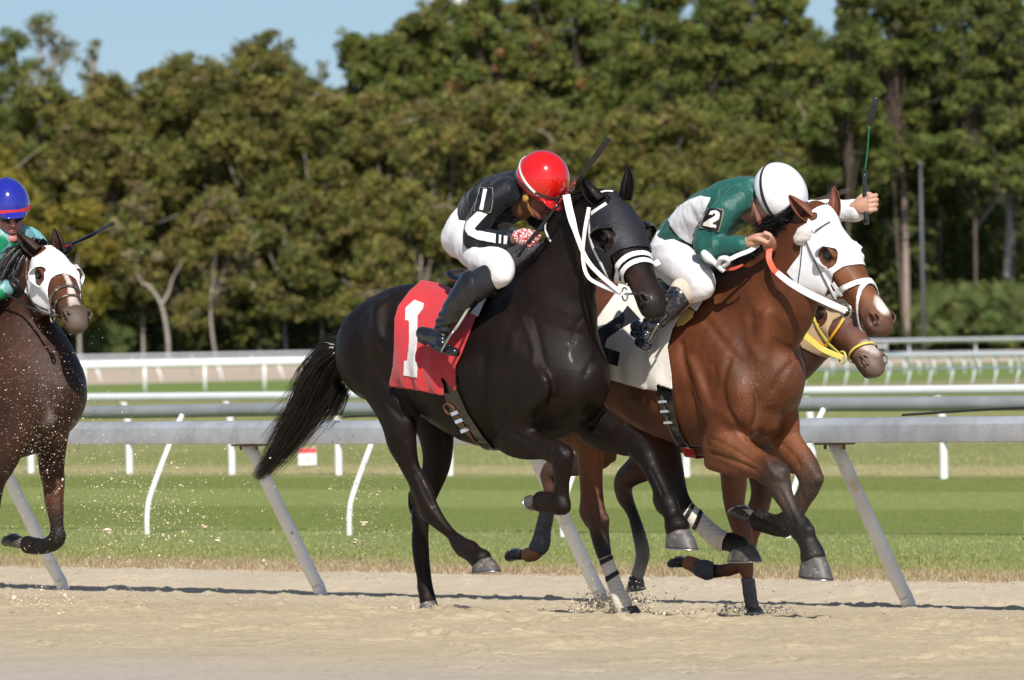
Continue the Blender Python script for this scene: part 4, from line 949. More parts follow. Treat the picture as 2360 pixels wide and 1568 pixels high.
# ================================================================ horse three: chestnut on the rail
CH = (0.15, 0.046, 0.020); CHD = (.075, .028, .017)
f3 = Frame(1.06, 26.95)
S = sdf_for(f3, -1.75, 1.45, -.40, .42, -.12, 1.95, 0.011)
trunk(S, f3, -.06, col=CH)
poll3 = f3.px('F', 1890, 655, -.05)
neck(S, [(f3.w(.10, 0, 1.20), .19, .34), (f3.w(.38, 0, 1.28), .15, .26), (f3.w(.62, 0, 1.36), .11, .19), (f3.w(.88, -.03, 1.50), .09, .14)], f3, col=CHD)
H3 = Head(poll3, math.radians(57), math.radians(32), 0.0, 1.02)
H3.build(S, [(1, (-.5, .3, .8), .14), (-1, (.1, .3, .8), .14)], dict(head=(.16, .06, .035), muzzle=(.20, .15, .125), ear=CH))
GB = (.16, .06, .03)
limb(S, f3, [('F', 1395, 960, .12, 230, .55), ('F', 1385, 1030, .14, 180, .6), ('F', 1345, 1065, .13, 110, .7), (4, 1400, 270, .12, 92, .66), (4, 1395, 420, .12, 64, .8), (4, 1375, 600, .12, 58, .85), (4, 1345, 740, .12, 60, .85), (4, 1325, 850, .12, 74, .85), (4, 1270, 930, .12, 66, .9), (4, 1215, 940, .12, 64, .9)], 0.04, [CH, CH, GB, (.09, .03, .02), (.09, .03, .02), GB, GB, (.36, .13, .045), (.42, .16, .05), (.42, .16, .05)])
limb(S, f3, [('F', 1480, 980, -.12, 230, .55), ('F', 1490, 1060, -.14, 160, .6), (4, 2080, 270, -.13, 120, .7), (4, 1985, 350, -.12, 98, .66), (4, 1995, 470, -.12, 88, .7), (4, 2055, 600, -.12, 60, .8), (4, 2105, 760, -.12, 62, .85), (4, 2140, 920, -.12, 68, .85), (4, 2125, 1020, -.12, 60, .9), (4, 2100, 1100, -.12, 66, .9)], 0.04, [CHD, CHD, CHD, CHD, CHD, BLK, BLK, (.3, .26, .22), (.66, .56, .46), (.66, .56, .46)])
limb(S, f3, [(6, 1250, 1000, .13, 200, .6), (6, 1270, 1250, .13, 130, .75), (6, 1275, 1400, .13, 115, .8), (7, 1280, 560, .13, 92, .8), (7, 1340, 760, .13, 92, .8), (7, 1350, 900, .13, 82, .75), (7, 1365, 1030, .13, 76, .8), (7, 1385, 1140, .13, 48, .85), (7, 1400, 1250, .13, 50, .85), (7, 1425, 1340, .13, 56, .9)], 0.035, CH)
limb(S, f3, [(6, 1450, 1050, -.13, 180, .6), (6, 1480, 1300, -.13, 120, .75), (7, 1490, 470, -.13, 102, .8), (7, 1440, 640, -.13, 100, .8), (7, 1400, 800, -.13, 76, .8), (7, 1370, 980, -.13, 66, .8), (7, 1260, 1050, -.13, 60, .8), (7, 1130, 1070, -.13, 62, .85), (7, 1035, 1060, -.13, 74, .85), (7, 950, 1020, -.13, 62, .9), (7, 905, 1005, -.13, 62, .9)], 0.035, [CHD, CHD, CHD, GB, CH, CH, CH, BLK, BLK, (.42, .16, .05), (.42, .16, .05)])
limb(S, f3, [(4, 1820, 120, .02, 80, .8), (4, 1890, 150, .02, 68, .8)], 0.03, CH)
V, Q, nv = finish_mesh(S, f3)
COAT3 = coat_mat('coat_chestnut', 0.52, 0.0, dust=1.0, vein=0.28)
cols = S.colours(V, np.array(CH)); L = H3.loc(V)
mk = np.exp(-(((L - np.array([.52, -.0, -.06])) / np.array([.07, .05, .05])) ** 2).sum(1)); mk = np.clip(mk * 3.2 - 1.1 + 0.5 * fbm(V * 40, 3, 2), 0, 1); cols = cols * (1 - mk[:, None]) + mk[:, None] * np.array([.62, .52, .47])
r3h = empty('racehorse', f3.w(-.2, 0, -.07)); tag(r3h, 'chestnut racehorse with yellow hood, mostly hidden behind the bay', 'horse', 'racehorses at full gallop')
dark_nostril(cols, H3, V)
body3 = mesh_obj('body', V, Q, COAT3, r3h, cols=cols); attr(body3, 'Dust', np.clip((1.5 - V[:, 2]) * 3, 0.2, 1))
bv3 = bvh_of(V, Q); B3h = (V, Q, nv, S); H3.eyes(r3h, EYE, COAT3); ear_parts(H3, r3h, COAT3, CH)
hf(f3, 4, (1180, 940), (1090, 990), (1130, 885), .12, .054, HOOFD, r3h)
hf(f3, 4, (2090, 1110), (2050, 1225), (2130, 1200), -.12, .054, HOOFG, r3h)
hf(f3, 7, (1425, 1360), (1480, 1400), (1390, 1410), .13, .052, HOOFD, r3h)
hf(f3, 7, (880, 1005), (785, 1040), (845, 950), -.13, .054, HOOFD, r3h)
# ================================================================ horse four: dark bay at the left edge
DB = (0.038, 0.0145, 0.008); DBL = (.10, .033, .015)
f4 = Frame(-2.62, 24.85)
S = sdf_for(f4, -1.55, 1.1, -.42, .42, -.03, 2.1, 0.0095)
trunk(S, f4, -.03, col=DB)
poll4 = f4.px(8, 400, 700, 0.0)
neck(S, [(f4.w(.10, 0, 1.24), .21, .37), (f4.px(8, 200, 1600, 0), .19, .30), (f4.px(8, 150, 1300, 0), .15, .25), (f4.px(8, 200, 1020, .0), .12, .20), (f4.px(8, 290, 830, 0), .09, .14)], f4, col=DB)
H4 = Head(poll4, math.radians(70), math.radians(27), math.radians(4), 1.03)
H4.build(S, [(1, (-.80, .3, .75), .145), (-1, (-.25, .1, 1.0), .13)], dict(head=DBL, muzzle=(.12, .07, .05), ear=DB))
limb(S, f4, [(9, 200, 300, .14, 250, .4), (9, 120, 560, .16, 200, .5), (9, 60, 760, .16, 150, .6), (9, -40, 980, .15, 100, .75), (9, -65, 1180, .15, 85, .8), (9, -75, 1400, .15, 56, .85), (9, -90, 1560, .15, 56, .85), (9, -110, 1680, .15, 68, .85), (9, -120, 1780, .15, 60, .9)], 0.04, [DB, DB, DB, DB, BLK, BLK, BLK, BLK, BLK])
limb(S, f4, [(9, 450, 420, -.14, 210, .4), (9, 420, 680, -.15, 170, .5), (9, 412, 860, -.15, 142, .6), (9, 430, 1000, -.15, 112, .72), (9, 432, 1120, -.145, 96, .78), (9, 445, 1230, -.14, 80, .8), (9, 455, 1340, -.14, 66, .82), (9, 455, 1440, -.14, 80, .85), (9, 370, 1500, -.14, 66, .9), (9, 270, 1500, -.14, 72, .9), (9, 220, 1490, -.14, 76, .9)], 0.035, [DB, DB, DB, DBL, DBL, DB, BLK, BLK, BLK, BLK, BLK])
limb(S, f4, [(9, 300, 300, .12, 110, .5), (9, 380, 520, .12, 100, .5)], 0.04)
limb(S, f4, [(9, 470, 500, -.02, 120, .6), (9, 450, 640, -.03, 100, .6)], 0.03)
limb(S, f4, [('F', -200, 960, .10, 300, .5), ('F', -190, 1080, .13, 150, .7), ('F', -250, 1180, .12, 95, .7), ('F', -215, 1290, .12, 60, .8), ('F', -185, 1345, .12, 64, .9)], 0.05, BLK)
limb(S, f4, [('F', -140, 960, -.1, 300, .5), ('F', -150, 1080, -.13, 150, .7), ('F', -205, 1180, -.12, 95, .7), ('F', -200, 1300, -.12, 60, .8), ('F', -195, 1375, -.12, 64, .9)], 0.05, BLK)
V, Q, nv = finish_mesh(S, f4)
COAT4 = coat_mat('coat_dark_bay', 0.48, 0.0, dust=.75, spec=.3, vein=0.28)
cols = S.colours(V, np.array(DB)); L = H4.loc(V)
cx_ = 0.012 * np.sin(L[:, 0] * 14)
mk = np.exp(-(((L[:, 1] - cx_) / (0.016 + 0.022 * np.clip((L[:, 0] - .3) * 4, 0, 1))) ** 2)) * (L[:, 0] > .16) * (L[:, 0] < .54) * (L[:, 2] > -.105)
mk = np.clip(mk * 3 - 1.2, 0, 1); cols = cols * (1 - mk[:, None]) + mk[:, None] * np.array([.62, .50, .44])
mk = np.clip((L[:, 0] - .51) * 14, 0, 1)[:, None] * (np.abs(L[:, 1]) < .14)[:, None] * .8; cols = cols * (1 - mk) + mk * np.array([.15, .115, .09])
r4 = empty('racehorse', f4.w(-.2, 0, 0)); tag(r4, 'dark brown racehorse with white eye hood and blaze, cut off by the left edge', 'horse', 'racehorses at full gallop')
dark_nostril(cols, H4, V)
body4 = mesh_obj('body', V, Q, COAT4, r4, cols=cols); attr(body4, 'Dust', np.clip((1.62 - V[:, 2]) * 4, 0, 1) * 1.2)
bv4 = bvh_of(V, Q); B4 = (V, Q, nv, S); H4.eyes(r4, EYE, COAT4); ear_parts(H4, r4, COAT4, DB)
hf(f4, 9, (200, 1485), (60, 1500), (110, 1400), -.14, .056, HOOFD, r4)
hf(f4, 9, (-115, 1790), (-60, 1870), (-180, 1880), .15, .056, HOOFD, r4)
hf(f4, 'F', (-182, 1350), (-140, 1392), (-200, 1392), .12, .056, HOOFD, r4)
hf(f4, 'F', (-194, 1378), (-155, 1412), (-215, 1414), -.12, .056, HOOFD, r4)
# ================================================================ tack helpers
CLOTHW = simple('white_cloth', (0.78, 0.78, 0.80), 0.8, var=.04, nscale=20, bmp=.15, bscale=70)
WLEA = simple('white_strap', (0.76, 0.75, 0.75), 0.5, var=.05, nscale=30, bmp=.1, bscale=90)
BLEA = simple('black_leather', (0.012, 0.012, 0.014), 0.22, var=.2, nscale=20, bmp=.1, bscale=60, coat=.5)
BCLOTH = simple('black_cloth', (0.016, 0.016, 0.020), 0.55, var=.2, nscale=20, bmp=.25, bscale=40)
BROWNL = simple('brown_leather', (0.11, 0.04, 0.02), 0.4, var=.2, nscale=30)
def grid_patch(poly, step):
    poly = np.asarray(poly, float); lo = poly.min(0) - step; hi = poly.max(0) + step
    nx = int((hi[0] - lo[0]) / step) + 2; ny = int((hi[1] - lo[1]) / step) + 2
    X, Y = np.meshgrid(lo[0] + step * np.arange(nx), lo[1] + step * np.arange(ny), indexing='ij'); P = np.stack([X.ravel(), Y.ravel()], 1)
    d = poly_sd(P, poly); Q = grid_faces(nx, ny)[:, ::-1]; Q = Q[(d[Q] < 0).sum(1) >= 1]
    used = np.unique(Q); n = len(poly); out = used[d[used] > 0]
    for i in out:                        # slide onto the outline
        best = None
        for k in range(n):
            a, b = poly[k], poly[(k + 1) % n]; ab = b - a; t = min(max(((P[i] - a) @ ab) / (ab @ ab + 1e-12), 0), 1); q = a + t * ab; dd = ((q - P[i]) ** 2).sum()
            if best is None or dd < best[0]: best = (dd, q)
        P[i] = best[1]
    # corners: nearest boundary vertex jumps to each polygon corner
    bd = [i for i in used if abs(d[i]) < step * 1.5]
    if bd:
        for k in range(n):
            j = min(bd, key=lambda i: ((P[i] - poly[k]) ** 2).sum())
            if ((P[j] - poly[k]) ** 2).sum() < (step * .9) ** 2: P[j] = poly[k]
    mp = np.full(len(P), -1); mp[used] = np.arange(len(used)); return P[used], mp[Q]
def patch(name, bvh, c, poly, off, mat, parent, step=9, solid=.003, smooth_n=True, refl=None):
    P, Q = grid_patch(poly, step); W = []; ok = []
    for x, y in P:
        h = hit(bvh, c, x, y, off); W.append(h if h is not None else np.zeros(3)); ok.append(h is not None)
    W = np.array(W); ok = np.array(ok); Q = Q[ok[Q].all(1)]
    if len(Q) == 0: return None
    # drop faces that jump in depth
    e = np.max([np.linalg.norm(W[Q[:, i]] - W[Q[:, (i + 1) % 4]], axis=1) for i in range(4)], 0); Q = Q[e < 0.08]
    nn = vnormals(W, Q); v = CAM - W.mean(0)
    if (nn[Q[:, 0]] @ v).mean() < 0: Q = Q[:, ::-1]
    lab = np.arange(len(W))                 # keep the largest connected piece
    for _ in range(400):
        m_ = lab[Q].min(1); old = lab.copy()
        for i in range(4): np.minimum.at(lab, Q[:, i], m_)
        if (old == lab).all(): break
    u_, c_ = np.unique(lab[Q[:, 0]], return_counts=True); Q = Q[lab[Q[:, 0]] == u_[c_.argmax()]]
    used = np.unique(Q); mp = np.full(len(W), -1); mp[used] = np.arange(len(used))
    return mesh_obj(name, W[used], mp[Q].astype(np.int32), mat, parent, solid=solid)
def surf_path(bvh, c, pts, off=.004, n=4):
    P = catmull(np.array(pts, float), n); out = []; N_ = []
    for x, y in P:
        fx, fy = cf(c, x, y); d = Vector(ray(fx, fy)).normalized(); p, nn, i, t = bvh.ray_cast(Vector(CAM), d)
        if p is None: continue
        out.append(np.array(p) + np.array(nn) * off); N_.append(np.array(nn))
    return np.array(out), np.array(N_)
def ribbon(name, P, Nn, w_, mat, parent, th=.003, build=True):
    P = np.asarray(P, float); T = np.gradient(P, axis=0); T /= np.linalg.norm(T, axis=1)[:, None] + 1e-9
    S_ = np.cross(T, Nn); S_ /= np.linalg.norm(S_, axis=1)[:, None] + 1e-9; w_ = np.broadcast_to(np.asarray(w_, float), (len(P),))[:, None] / 2
    U_ = np.cross(S_, T); n = len(P); prof = [(-1, -.5), (1, -.5), (1, .3), (.8, .5), (-.8, .5), (-1, .3)]; V = []
    for a, b in prof: V.append(P + S_ * w_ * a + U_ * th * b)
    V = np.stack(V, 1).reshape(-1, 3); k = len(prof); F = []
    for i in range(n - 1):
        for j in range(k): a = i * k + j; b = i * k + (j + 1) % k; F.append((a, b, b + k, a + k))
    F.append(tuple(range(k))[::-1]); F.append(tuple((n - 1) * k + j for j in range(k)))
    return mesh_obj(name, V, F, mat, parent, smooth=False) if build else (V, F)
def strap(name, bvh, c, pts, wpx, mat, parent, off=.005, th=.004, mirror=None):
    P, Nn = surf_path(bvh, c, pts, off)
    if len(P) < 2: return None
    for _ in range(2): Nn[1:-1] = (Nn[:-2] + Nn[1:-1] + Nn[2:]) / 3; P[1:-1] = (P[:-2] + 2 * P[1:-1] + P[2:]) / 4
    o = ribbon(name, P, Nn, wpx / CPM, mat, parent, th)
    if mirror is not None:
        L = mirror.loc(P) * [1, -1, 1]; M_ = np.stack([Nn @ mirror.x, -(Nn @ mirror.y), Nn @ mirror.z], 1)
        P2 = np.array([mirror.w(*l) for l in L]); N2 = M_[:, :1] * mirror.x + M_[:, 1:2] * mirror.y + M_[:, 2:] * mirror.z
        ribbon(name, P2, N2, wpx / CPM, mat, parent, th)
    return o
def free_strap(name, fr, c, pts, wpx, mat, parent, th=.004, nhint=None, n=5):
    """pts (x, y, b)"""
    P = catmull(np.array([fr.px(c, x, y, b) for x, y, b in pts]), n); nh = np.tile(nrm(CAM - P.mean(0)) if nhint is None else nhint, (len(P), 1))
    return ribbon(name, P, nh, np.interp(np.linspace(0, 1, len(P)), np.linspace(0, 1, len(np.atleast_1d(wpx))), np.atleast_1d(wpx)) / CPM, mat, parent, th)
def tube(name, P, r, mat, parent, seg=10, n=4, hint=(0, 0, 1)):
    P = catmull(np.asarray(P, float), n) if n > 1 else np.asarray(P, float); r = np.interp(np.linspace(0, 1, len(P)), np.linspace(0, 1, len(np.atleast_1d(r))), np.atleast_1d(r))
    V, F = sweep(P, r, r, hint, seg); return mesh_obj(name, V, F, mat, parent)
def ring(name, c, ax, r, t, mat, parent, n=20):
    ax = nrm(ax); a = nrm(np.cross(ax, [0.2, .1, 1])); b = np.cross(ax, a); A = np.linspace(0, 2 * PI, n + 1)
    P = np.array([c + r * (math.cos(q) * a + math.sin(q) * b) for q in A]); V, F = sweep(P, t, t, ax, 8, cap=False); return mesh_obj(name, V, F, mat, parent)
def shell(name, B, lo, hi, iso, f, mat, parent, disp=None, solid=.0, relax=3, cols=None):
    V, Q = B[3].sub(lo, hi).mesh(iso, relax)
    # throw away the cut rim of the sub-box
    if disp is not None: nn = vnormals(V, Q); V = V + nn * disp(V)[:, None]
    V, Q = clip_mesh(V, Q, f)
    if len(Q) == 0: return None, None, None
    o = mesh_obj(name, V, Q.astype(np.int32), mat, parent, solid=solid); return o, V, Q
def head_box(H, x0, x1): 
    C = np.array([H.w(x, y, z) for x in (x0, x1) for y in (-.17, .17) for z in (-.36, .10)]); return C.min(0), C.max(0)
def hood(H, B, mat, parent, xf=.29, xside=.27, xb=-.03, zb=-.275, hole=.062, trim=None, throat=.05, name='hood', sidex=None):
    lo, hi = head_box(H, -.06, .42)
    def f(P):
        L = H.loc(P); x, y, z = L.T; ay = np.abs(y)
        front = x - np.interp(z, [-.30, -.15, -.09, -.04, .0], sidex or [xside, xside, xside - .01, xf - .02, xf])
        back = np.interp(z, [-.30, -.16, -.08, .02], [throat, throat, .02, xb]) - x
        eye = hole - np.sqrt((x - .203) ** 2 + (z + .060) ** 2 + (ay - .098) ** 2)
        ear = .042 - np.sqrt((x - .004) ** 2 + (ay - .060) ** 2 + (z + .01) ** 2)
        return np.maximum.reduce([front, back, eye, ear, zb - z])
    nz = lambda V: .0025 * fbm(V * 24, 3, 8)
    o, V, Q = shell(name, B, lo, hi, .0055, f, mat, parent, disp=nz, solid=.002)
    return o
def eye_cup(H, mat, parent, sides=(1, -1), a0=95, a1=285, out=.042, r0=.062, dz=-.052):
    for sd in sides:
        V = []; F = []; n = 19; m_ = 7; A = np.radians(np.linspace(a0, a1, n))
        for i, a in enumerate(A):
            e = math.sin((i / (n - 1)) * PI) ** .6
            for j in range(m_):
                t = j / (m_ - 1); rr = r0 * (1 + .10 * math.sin(t * PI)) * (1 - .42 * t * e)
                x = .200 + rr * math.cos(a); z = dz + rr * math.sin(a)
                yb = np.interp(z, [-.13, -.06, .0], [.085, .102, .085]) * np.interp(x, [.12, .2, .27], [1, 1, .86])
                V.append(H.w(x, sd * (yb + out * e * math.sin(t * PI / 2)), z))
        for i in range(n - 1):
            for j in range(m_ - 1): a = i * m_ + j; F.append((a, a + 1, a + m_ + 1, a + m_))
        o = mesh_obj('eye_cup', np.array(V), F, mat, parent); md = o.modifiers.new('t', 'SOLIDIFY'); md.thickness = .004; md.offset = 0
def noseband(H, B, mat, parent, x0, slope=0.0, w_=.012, name='noseband', iso=.007, zb=-.3):
    lo, hi = head_box(H, x0 - .16, x0 + .16)
    f = lambda P: (lambda L: np.maximum.reduce([np.abs(L[:, 0] - x0 - slope * (L[:, 2] + .04)) - w_, np.abs(L[:, 1]) - .14, zb + .02 - L[:, 2] + .04, L[:, 2] - .08]))(H.loc(P))
    return shell(name, B, lo, hi, iso, f, mat, parent, solid=.0025)[0]
def leg_wrap(name, fr, B, c, poly, b, mat, parent, iso=.005, db=.085):
    Pm = np.array([fr.px(c, x, y, b) for x, y in poly]); lo, hi = Pm.min(0) - .16, Pm.max(0) + .16; F2 = np.array([cf(c, x, y) for x, y in poly])
    def f(P):
        return np.maximum(poly_sd(proj(P), F2) / 460.0, np.abs((P - fr.o) @ fr.rt - b) - db)
    nz = lambda V: .0015 * np.sin(V[:, 2] * 300) + .001 * fbm(V * 50, 2, 3)
    return shell(name, B, lo, hi, iso, f, mat, parent, disp=nz, solid=.0015, relax=2)[0]
def saddlecloth(fr, B, c, poly, mat, parent, iso=.012, fold=.012, seed=0, zlim=1.0):
    F2 = np.array([cf(c, x, y) for x, y in poly]); C = np.array([fr.w(a, b, z) for a in (-1.0, .3) for b in (-.4, .4) for z in (.8, 1.75)])
    def f(P):
        b = (P - fr.o) @ fr.rt; P2 = P.copy(); P2[b < 0] = P[b < 0] - 2 * b[b < 0, None] * fr.rt
        return poly_sd(proj(P2), F2) / 460.0
    def disp(V):
        A = fr.loc(V); t = np.clip((1.52 - A[:, 2]) / .45, 0, 1)
        w1 = np.sin(A[:, 0] * 34 + 5 * vnoise(np.stack([A[:, 0] * 3, A[:, 2] * 2.5, A[:, 1] * 0], 1), seed) + A[:, 2] * 7)
        return fold * t ** 1.5 * (.45 + .55 * w1) + .004 * fbm(V * 14, 3, seed) + .002
    o, V, Q = shell('saddlecloth', B, C.min(0), C.max(0), iso, f, mat, parent, disp=disp, solid=.003)
    return o, V, Q, bvh_of(V, Q)
def band(name, fr, B, c, poly, mat, parent, iso=.008, solid=.004, both=True, zmax=None):
    F2 = np.array([cf(c, x, y) for x, y in poly]); C = np.array([fr.w(a, b, z) for a in (-1.0, .4) for b in (-.4, .4) for z in (.72, 1.75)])
    def f(P):
        b = (P - fr.o) @ fr.rt; P2 = P.copy(); m_ = b < 0; P2[m_] = P[m_] - 2 * b[m_, None] * fr.rt; d = poly_sd(proj(P2), F2) / 460.0
        return d if both else np.maximum(d, -b)
    return shell(name, B, C.min(0), C.max(0), iso, f, mat, parent, solid=solid)[0]

# ================================================================ tack of the black horse
HOODB = simple('hood_black', (0.012, 0.012, 0.017), 0.6, var=.15, nscale=14, bmp=.25, bscale=45)
hood(H1, B1, HOODB, r1, xf=.315, xside=.29, zb=-.24, hole=.057)
eye_cup(H1, BLEA, r1, a0=90, a1=300, out=.062, r0=.062)
noseband(H1, B1, WLEA, r1, .345, .10, .0125); noseband(H1, B1, WLEA, r1, .385, .10, .0125)
strap('cheek_strap', bv1, 1, [(1318, 680), (1325, 850), (1350, 970), (1410, 1090), (1465, 1200), (1530, 1300)], 26, WLEA, r1, .010, mirror=H1)
strap('browband', bv1, 1, [(1345, 712), (1395, 680), (1455, 640)], 34, WLEA, r1, .011)
strap('browband', bv1, 1, [(1622, 618), (1650, 640), (1675, 668)], 24, WLEA, r1, .011)
strap('crown_strap', bv1, 1, [(1400, 556), (1440, 542), (1500, 545)], 16, WLEA, r1, .011)
bitc = H1.w(.47, .085, -.145); ring('bit_ring', bitc, H1.y, .032, .0045, STEEL, r1); ring('bit_ring', H1.w(.47, -.085, -.145), H1.y, .032, .0045, STEEL, r1)
tube('bit_bar', [H1.w(.47, -.085, -.145), H1.w(.475, 0, -.14), bitc], .006, STEEL, r1)
tube('nose_pad', [H1.w(.36, -.085, -.06), H1.w(.385, -.092, -.066)], .017, WLEA, r1)
P = catmull(np.array([f1.px(1, 1130, 560, .16), f1.px(1, 1165, 720, .17), f1.px(1, 1220, 900, .17), f1.px(1, 1290, 1070, .13), f1.px(1, 1400, 1200, .15), bitc + np.array([-.02, 0, .01])]), 6)
ribbon('rein', P, np.tile(nrm(CAM - P.mean(0)), (len(P), 1)), np.interp(np.linspace(0, 1, len(P)), [0, .25, .35, 1], [.036, .036, .024, .020]), WLEA, r1, .004)
P = catmull(np.array([f1.px(1, 1312, 660, .13), f1.px(1, 1278, 850, .15), f1.px(1, 1262, 1040, .15), f1.px(1, 1290, 1190, .15), f1.px(1, 1370, 1265, .15), bitc + np.array([-.01, 0, 0])]), 6)
ribbon('rein', P, np.tile(nrm(CAM - P.mean(0)), (len(P), 1)), .018, WLEA, r1, .004)
P = np.array([f1.px(1, 1105, 610, .03), f1.px(1, 1040, 660, .06), f1.px(1, 975, 760, .10), f1.px(1, 962, 840, .10), f1.px(1, 1005, 935, .09)]); tube('rein_loop', P, .005, WLEA, r1)
RED = simple('red_cloth', (0.52, 0.022, 0.030), 0.72, var=.10, nscale=8, bmp=.25, bscale=35, sheen=.2)
DIG = simple('grey_white_cloth', (0.66, 0.63, 0.62), 0.8, var=.06, nscale=12, bmp=.2, bscale=40)
c1p = [(1560, 60), (1480, 130), (1390, 250), (1360, 350), (1355, 600), (1345, 740), (1315, 890), (1500, 915), (1650, 945), (1750, 965), (1748, 880), (1695, 760), (1770, 850), (1845, 935), (1842, 740), (1890, 640), (2010, 330), (2120, 60), (2120, -300), (1560, -300)]
clo, CV, CQ, cbv = saddlecloth(f1, B1, 2, c1p, RED, r1, fold=.021, seed=4)
patch('number', cbv, 2, [(1520, 205), (1595, 235), (1588, 272), (1545, 330), (1540, 560), (1522, 700), (1545, 705), (1540, 825), (1430, 805), (1440, 688), (1462, 690), (1480, 540), (1477, 372), (1445, 368), (1450, 265)], .0035, DIG, clo, 10)
band('girth', f1, B1, 2, [(1735, 900), (1845, 760), (1860, 930), (1940, 1110), (2070, 1300), (2150, 1400), (2080, 1400), (1950, 1290), (1830, 1160)], BLEA, r1, iso=.008)
for (x, y) in [(1868, 1092), (1900, 1152), (1942, 1222)]:
    p = hit(bv1, 2, x, y, .020); v_, f_ = box(p, nrm(np.array([.9, .1, .35])), nrm(CAM - p), nrm(np.cross(nrm(np.array([.9, .1, .35])), nrm(CAM - p))), .024, .006, .009); mesh_obj('buckle', v_, f_, STEEL, r1, smooth=False)
strap('billet', bv1, 2, [(1850, 1080), (1900, 1160), (1950, 1230), (2020, 1330)], 26, BROWNL, r1, .016)
P, Nn = surf_path(bv1, 2, [(1865, 1090), (1810, 1100), (1775, 1050), (1800, 1022), (1845, 1050), (1865, 1095)], .020); ribbon('billet_loop', P, Nn, .010, BROWNL, r1, .008)
band('white_pad', f1, B1, 2, [(2130, 80), (2090, 110), (1985, 240), (1940, 292), (2022, 335), (2055, 260), (2110, 150)], WLEA, r1, iso=.022, both=False)
# saddle
def saddle(fr, c, x, y, mat, parent, sc_=1.0, a0=-.33, a1=.02, zt=1.66):
    S = sdf_for(fr, a0 - .15, a1 + .2, -.32, .32, 1.25, 1.85, .008)
    S.chain([(fr.w(a0, 0, zt + .055), .10, .022), (fr.w(a0 + .10, 0, zt + .02), .12, .028), (fr.w(a1, 0, zt + .03), .08, .03), (fr.w(a1 + .07, 0, zt + .06), .05, .025)], fr.rt, .03, 4)
    for sd in (-1, 1): S.chain([(fr.w(a0 + .18, sd * .13, zt - .02), .02, .08), (fr.w(a0 + .20, sd * .21, zt - .10), .016, .08)], fr.rt, .03, 4)
    V, Q = S.mesh(relax=3); return mesh_obj('saddle', V, Q, mat, parent)
saddle(f1, 2, 0, 0, BLEA, r1, a0=-.50, a1=-.12, zt=1.655)
# ================================================================ tack of the bay
hood(H2, B2, CLOTHW, r2, xf=.305, xside=.29, zb=-.285, hole=.054, throat=.075)
eye_cup(H2, CLOTHW, r2, a0=130, a1=310, out=.058, r0=.060)
noseband(H2, B2, WLEA, r2, .385, .40, .0135); noseband(H2, B2, WLEA, r2, .415, -.75, .010, iso=.009)
tc_ = H2.w(.030, .112, -.085); V, F = ellipsoid(tc_, np.array([H2.x, H2.y, H2.z]), np.array([.042, .032, .062]), 36, 24); V = tc_ + (V - tc_) * (1 + .16 * fbm(V * 60, 3, 2) + .06 * vnoise(V * 220, 5))[:, None]
mesh_obj('sheepskin_tuft', V, F, simple('sheepskin', (.74, .71, .66), .95, var=.08, nscale=60, bmp=.8, bscale=160), r2)
NAVY = simple('navy_edge', (.03, .035, .08), .6)
strap('browband', bv2, 5, [(1512, 748), (1560, 705), (1628, 662)], 34, WLEA, r2, .012); strap('browband_edge', bv2, 5, [(1530, 752), (1575, 715), (1632, 682)], 10, NAVY, r2, .014)
strap('cheek_strap', bv2, 5, [(1437, 830), (1425, 930), (1405, 1060), (1388, 1165)], 30, WLEA, r2, .012); strap('strap_edge', bv2, 5, [(1437, 840), (1425, 930), (1407, 1060), (1392, 1155)], 9, NAVY, r2, .015)
strap('cheek_strap', bv2, 5, [(1462, 805), (1500, 900), (1560, 1020), (1625, 1150), (1690, 1280)], 26, WLEA, r2, .012, mirror=H2); strap('strap_edge', bv2, 5, [(1458, 812), (1498, 910), (1556, 1032), (1622, 1162), (1684, 1282)], 9, NAVY, r2, .015)
strap('nose_strap', bv2, 5, [(1672, 1160), (1700, 1205), (1745, 1262)], 36, WLEA, r2, .011)
b2c = H2.w(.445, .085, -.165); ring('bit_ring', b2c, H2.y, .034, .005, STEEL, r2); ring('bit_ring', H2.w(.445, -.085, -.165), H2.y, .034, .005, STEEL, r2); tube('bit_bar', [b2c, H2.w(.45, 0, -.16), H2.w(.445, -.085, -.165)], .006, STEEL, r2)
ORG = simple('orange_rubber', (0.62, 0.10, 0.045), .5, var=.08, bmp=.3, bscale=120)
P = catmull(np.array([f2.px(5, 1168, 850, .15), f2.px(5, 1150, 960, .17), f2.px(5, 1182, 1045, .18), f2.px(5, 1220, 1085, .18)]), 6); ribbon('rein_grip', P, np.tile(nrm(CAM - P.mean(0)), (len(P), 1)), .028, ORG, r2, .004)
P = catmull(np.array([f2.px(5, 1216, 1082, .18), f2.px(5, 1330, 1170, .17), f2.px(5, 1470, 1250, .16), f2.px(5, 1640, 1330, .13), b2c]), 6); ribbon('rein', P, np.tile(nrm(CAM - P.mean(0)), (len(P), 1)), np.interp(np.linspace(0, 1, len(P)), [0, .5, 1], [.028, .034, .032]), WLEA, r2, .006)
CREAM = simple('cream_cloth', (0.74, 0.70, 0.63), 0.8, var=.06, nscale=10, bmp=.2, bscale=35)
c2p = [(1130, 40), (1000, 220), (935, 330), (925, 600), (1005, 712), (1180, 765), (1350, 815), (1455, 825), (1450, 772), (1580, 815), (1572, 700), (1540, 480), (1580, 330), (1700, 140), (1800, -100), (1800, -400), (1250, -400)]
clo2, CV2, CQ2, cbv2 = saddlecloth(f2, B2, 3, c2p, CREAM, r2, fold=.016, seed=9)
patch('number', cbv2, 3, [(1225, 150), (1330, 260), (1250, 290), (1160, 340), (1060, 410), (1040, 480), (1165, 520), (1147, 632), (960, 580), (945, 430), (985, 350), (1080, 280), (1160, 235), (1190, 200)], .0035, BCLOTH, clo2, 10)
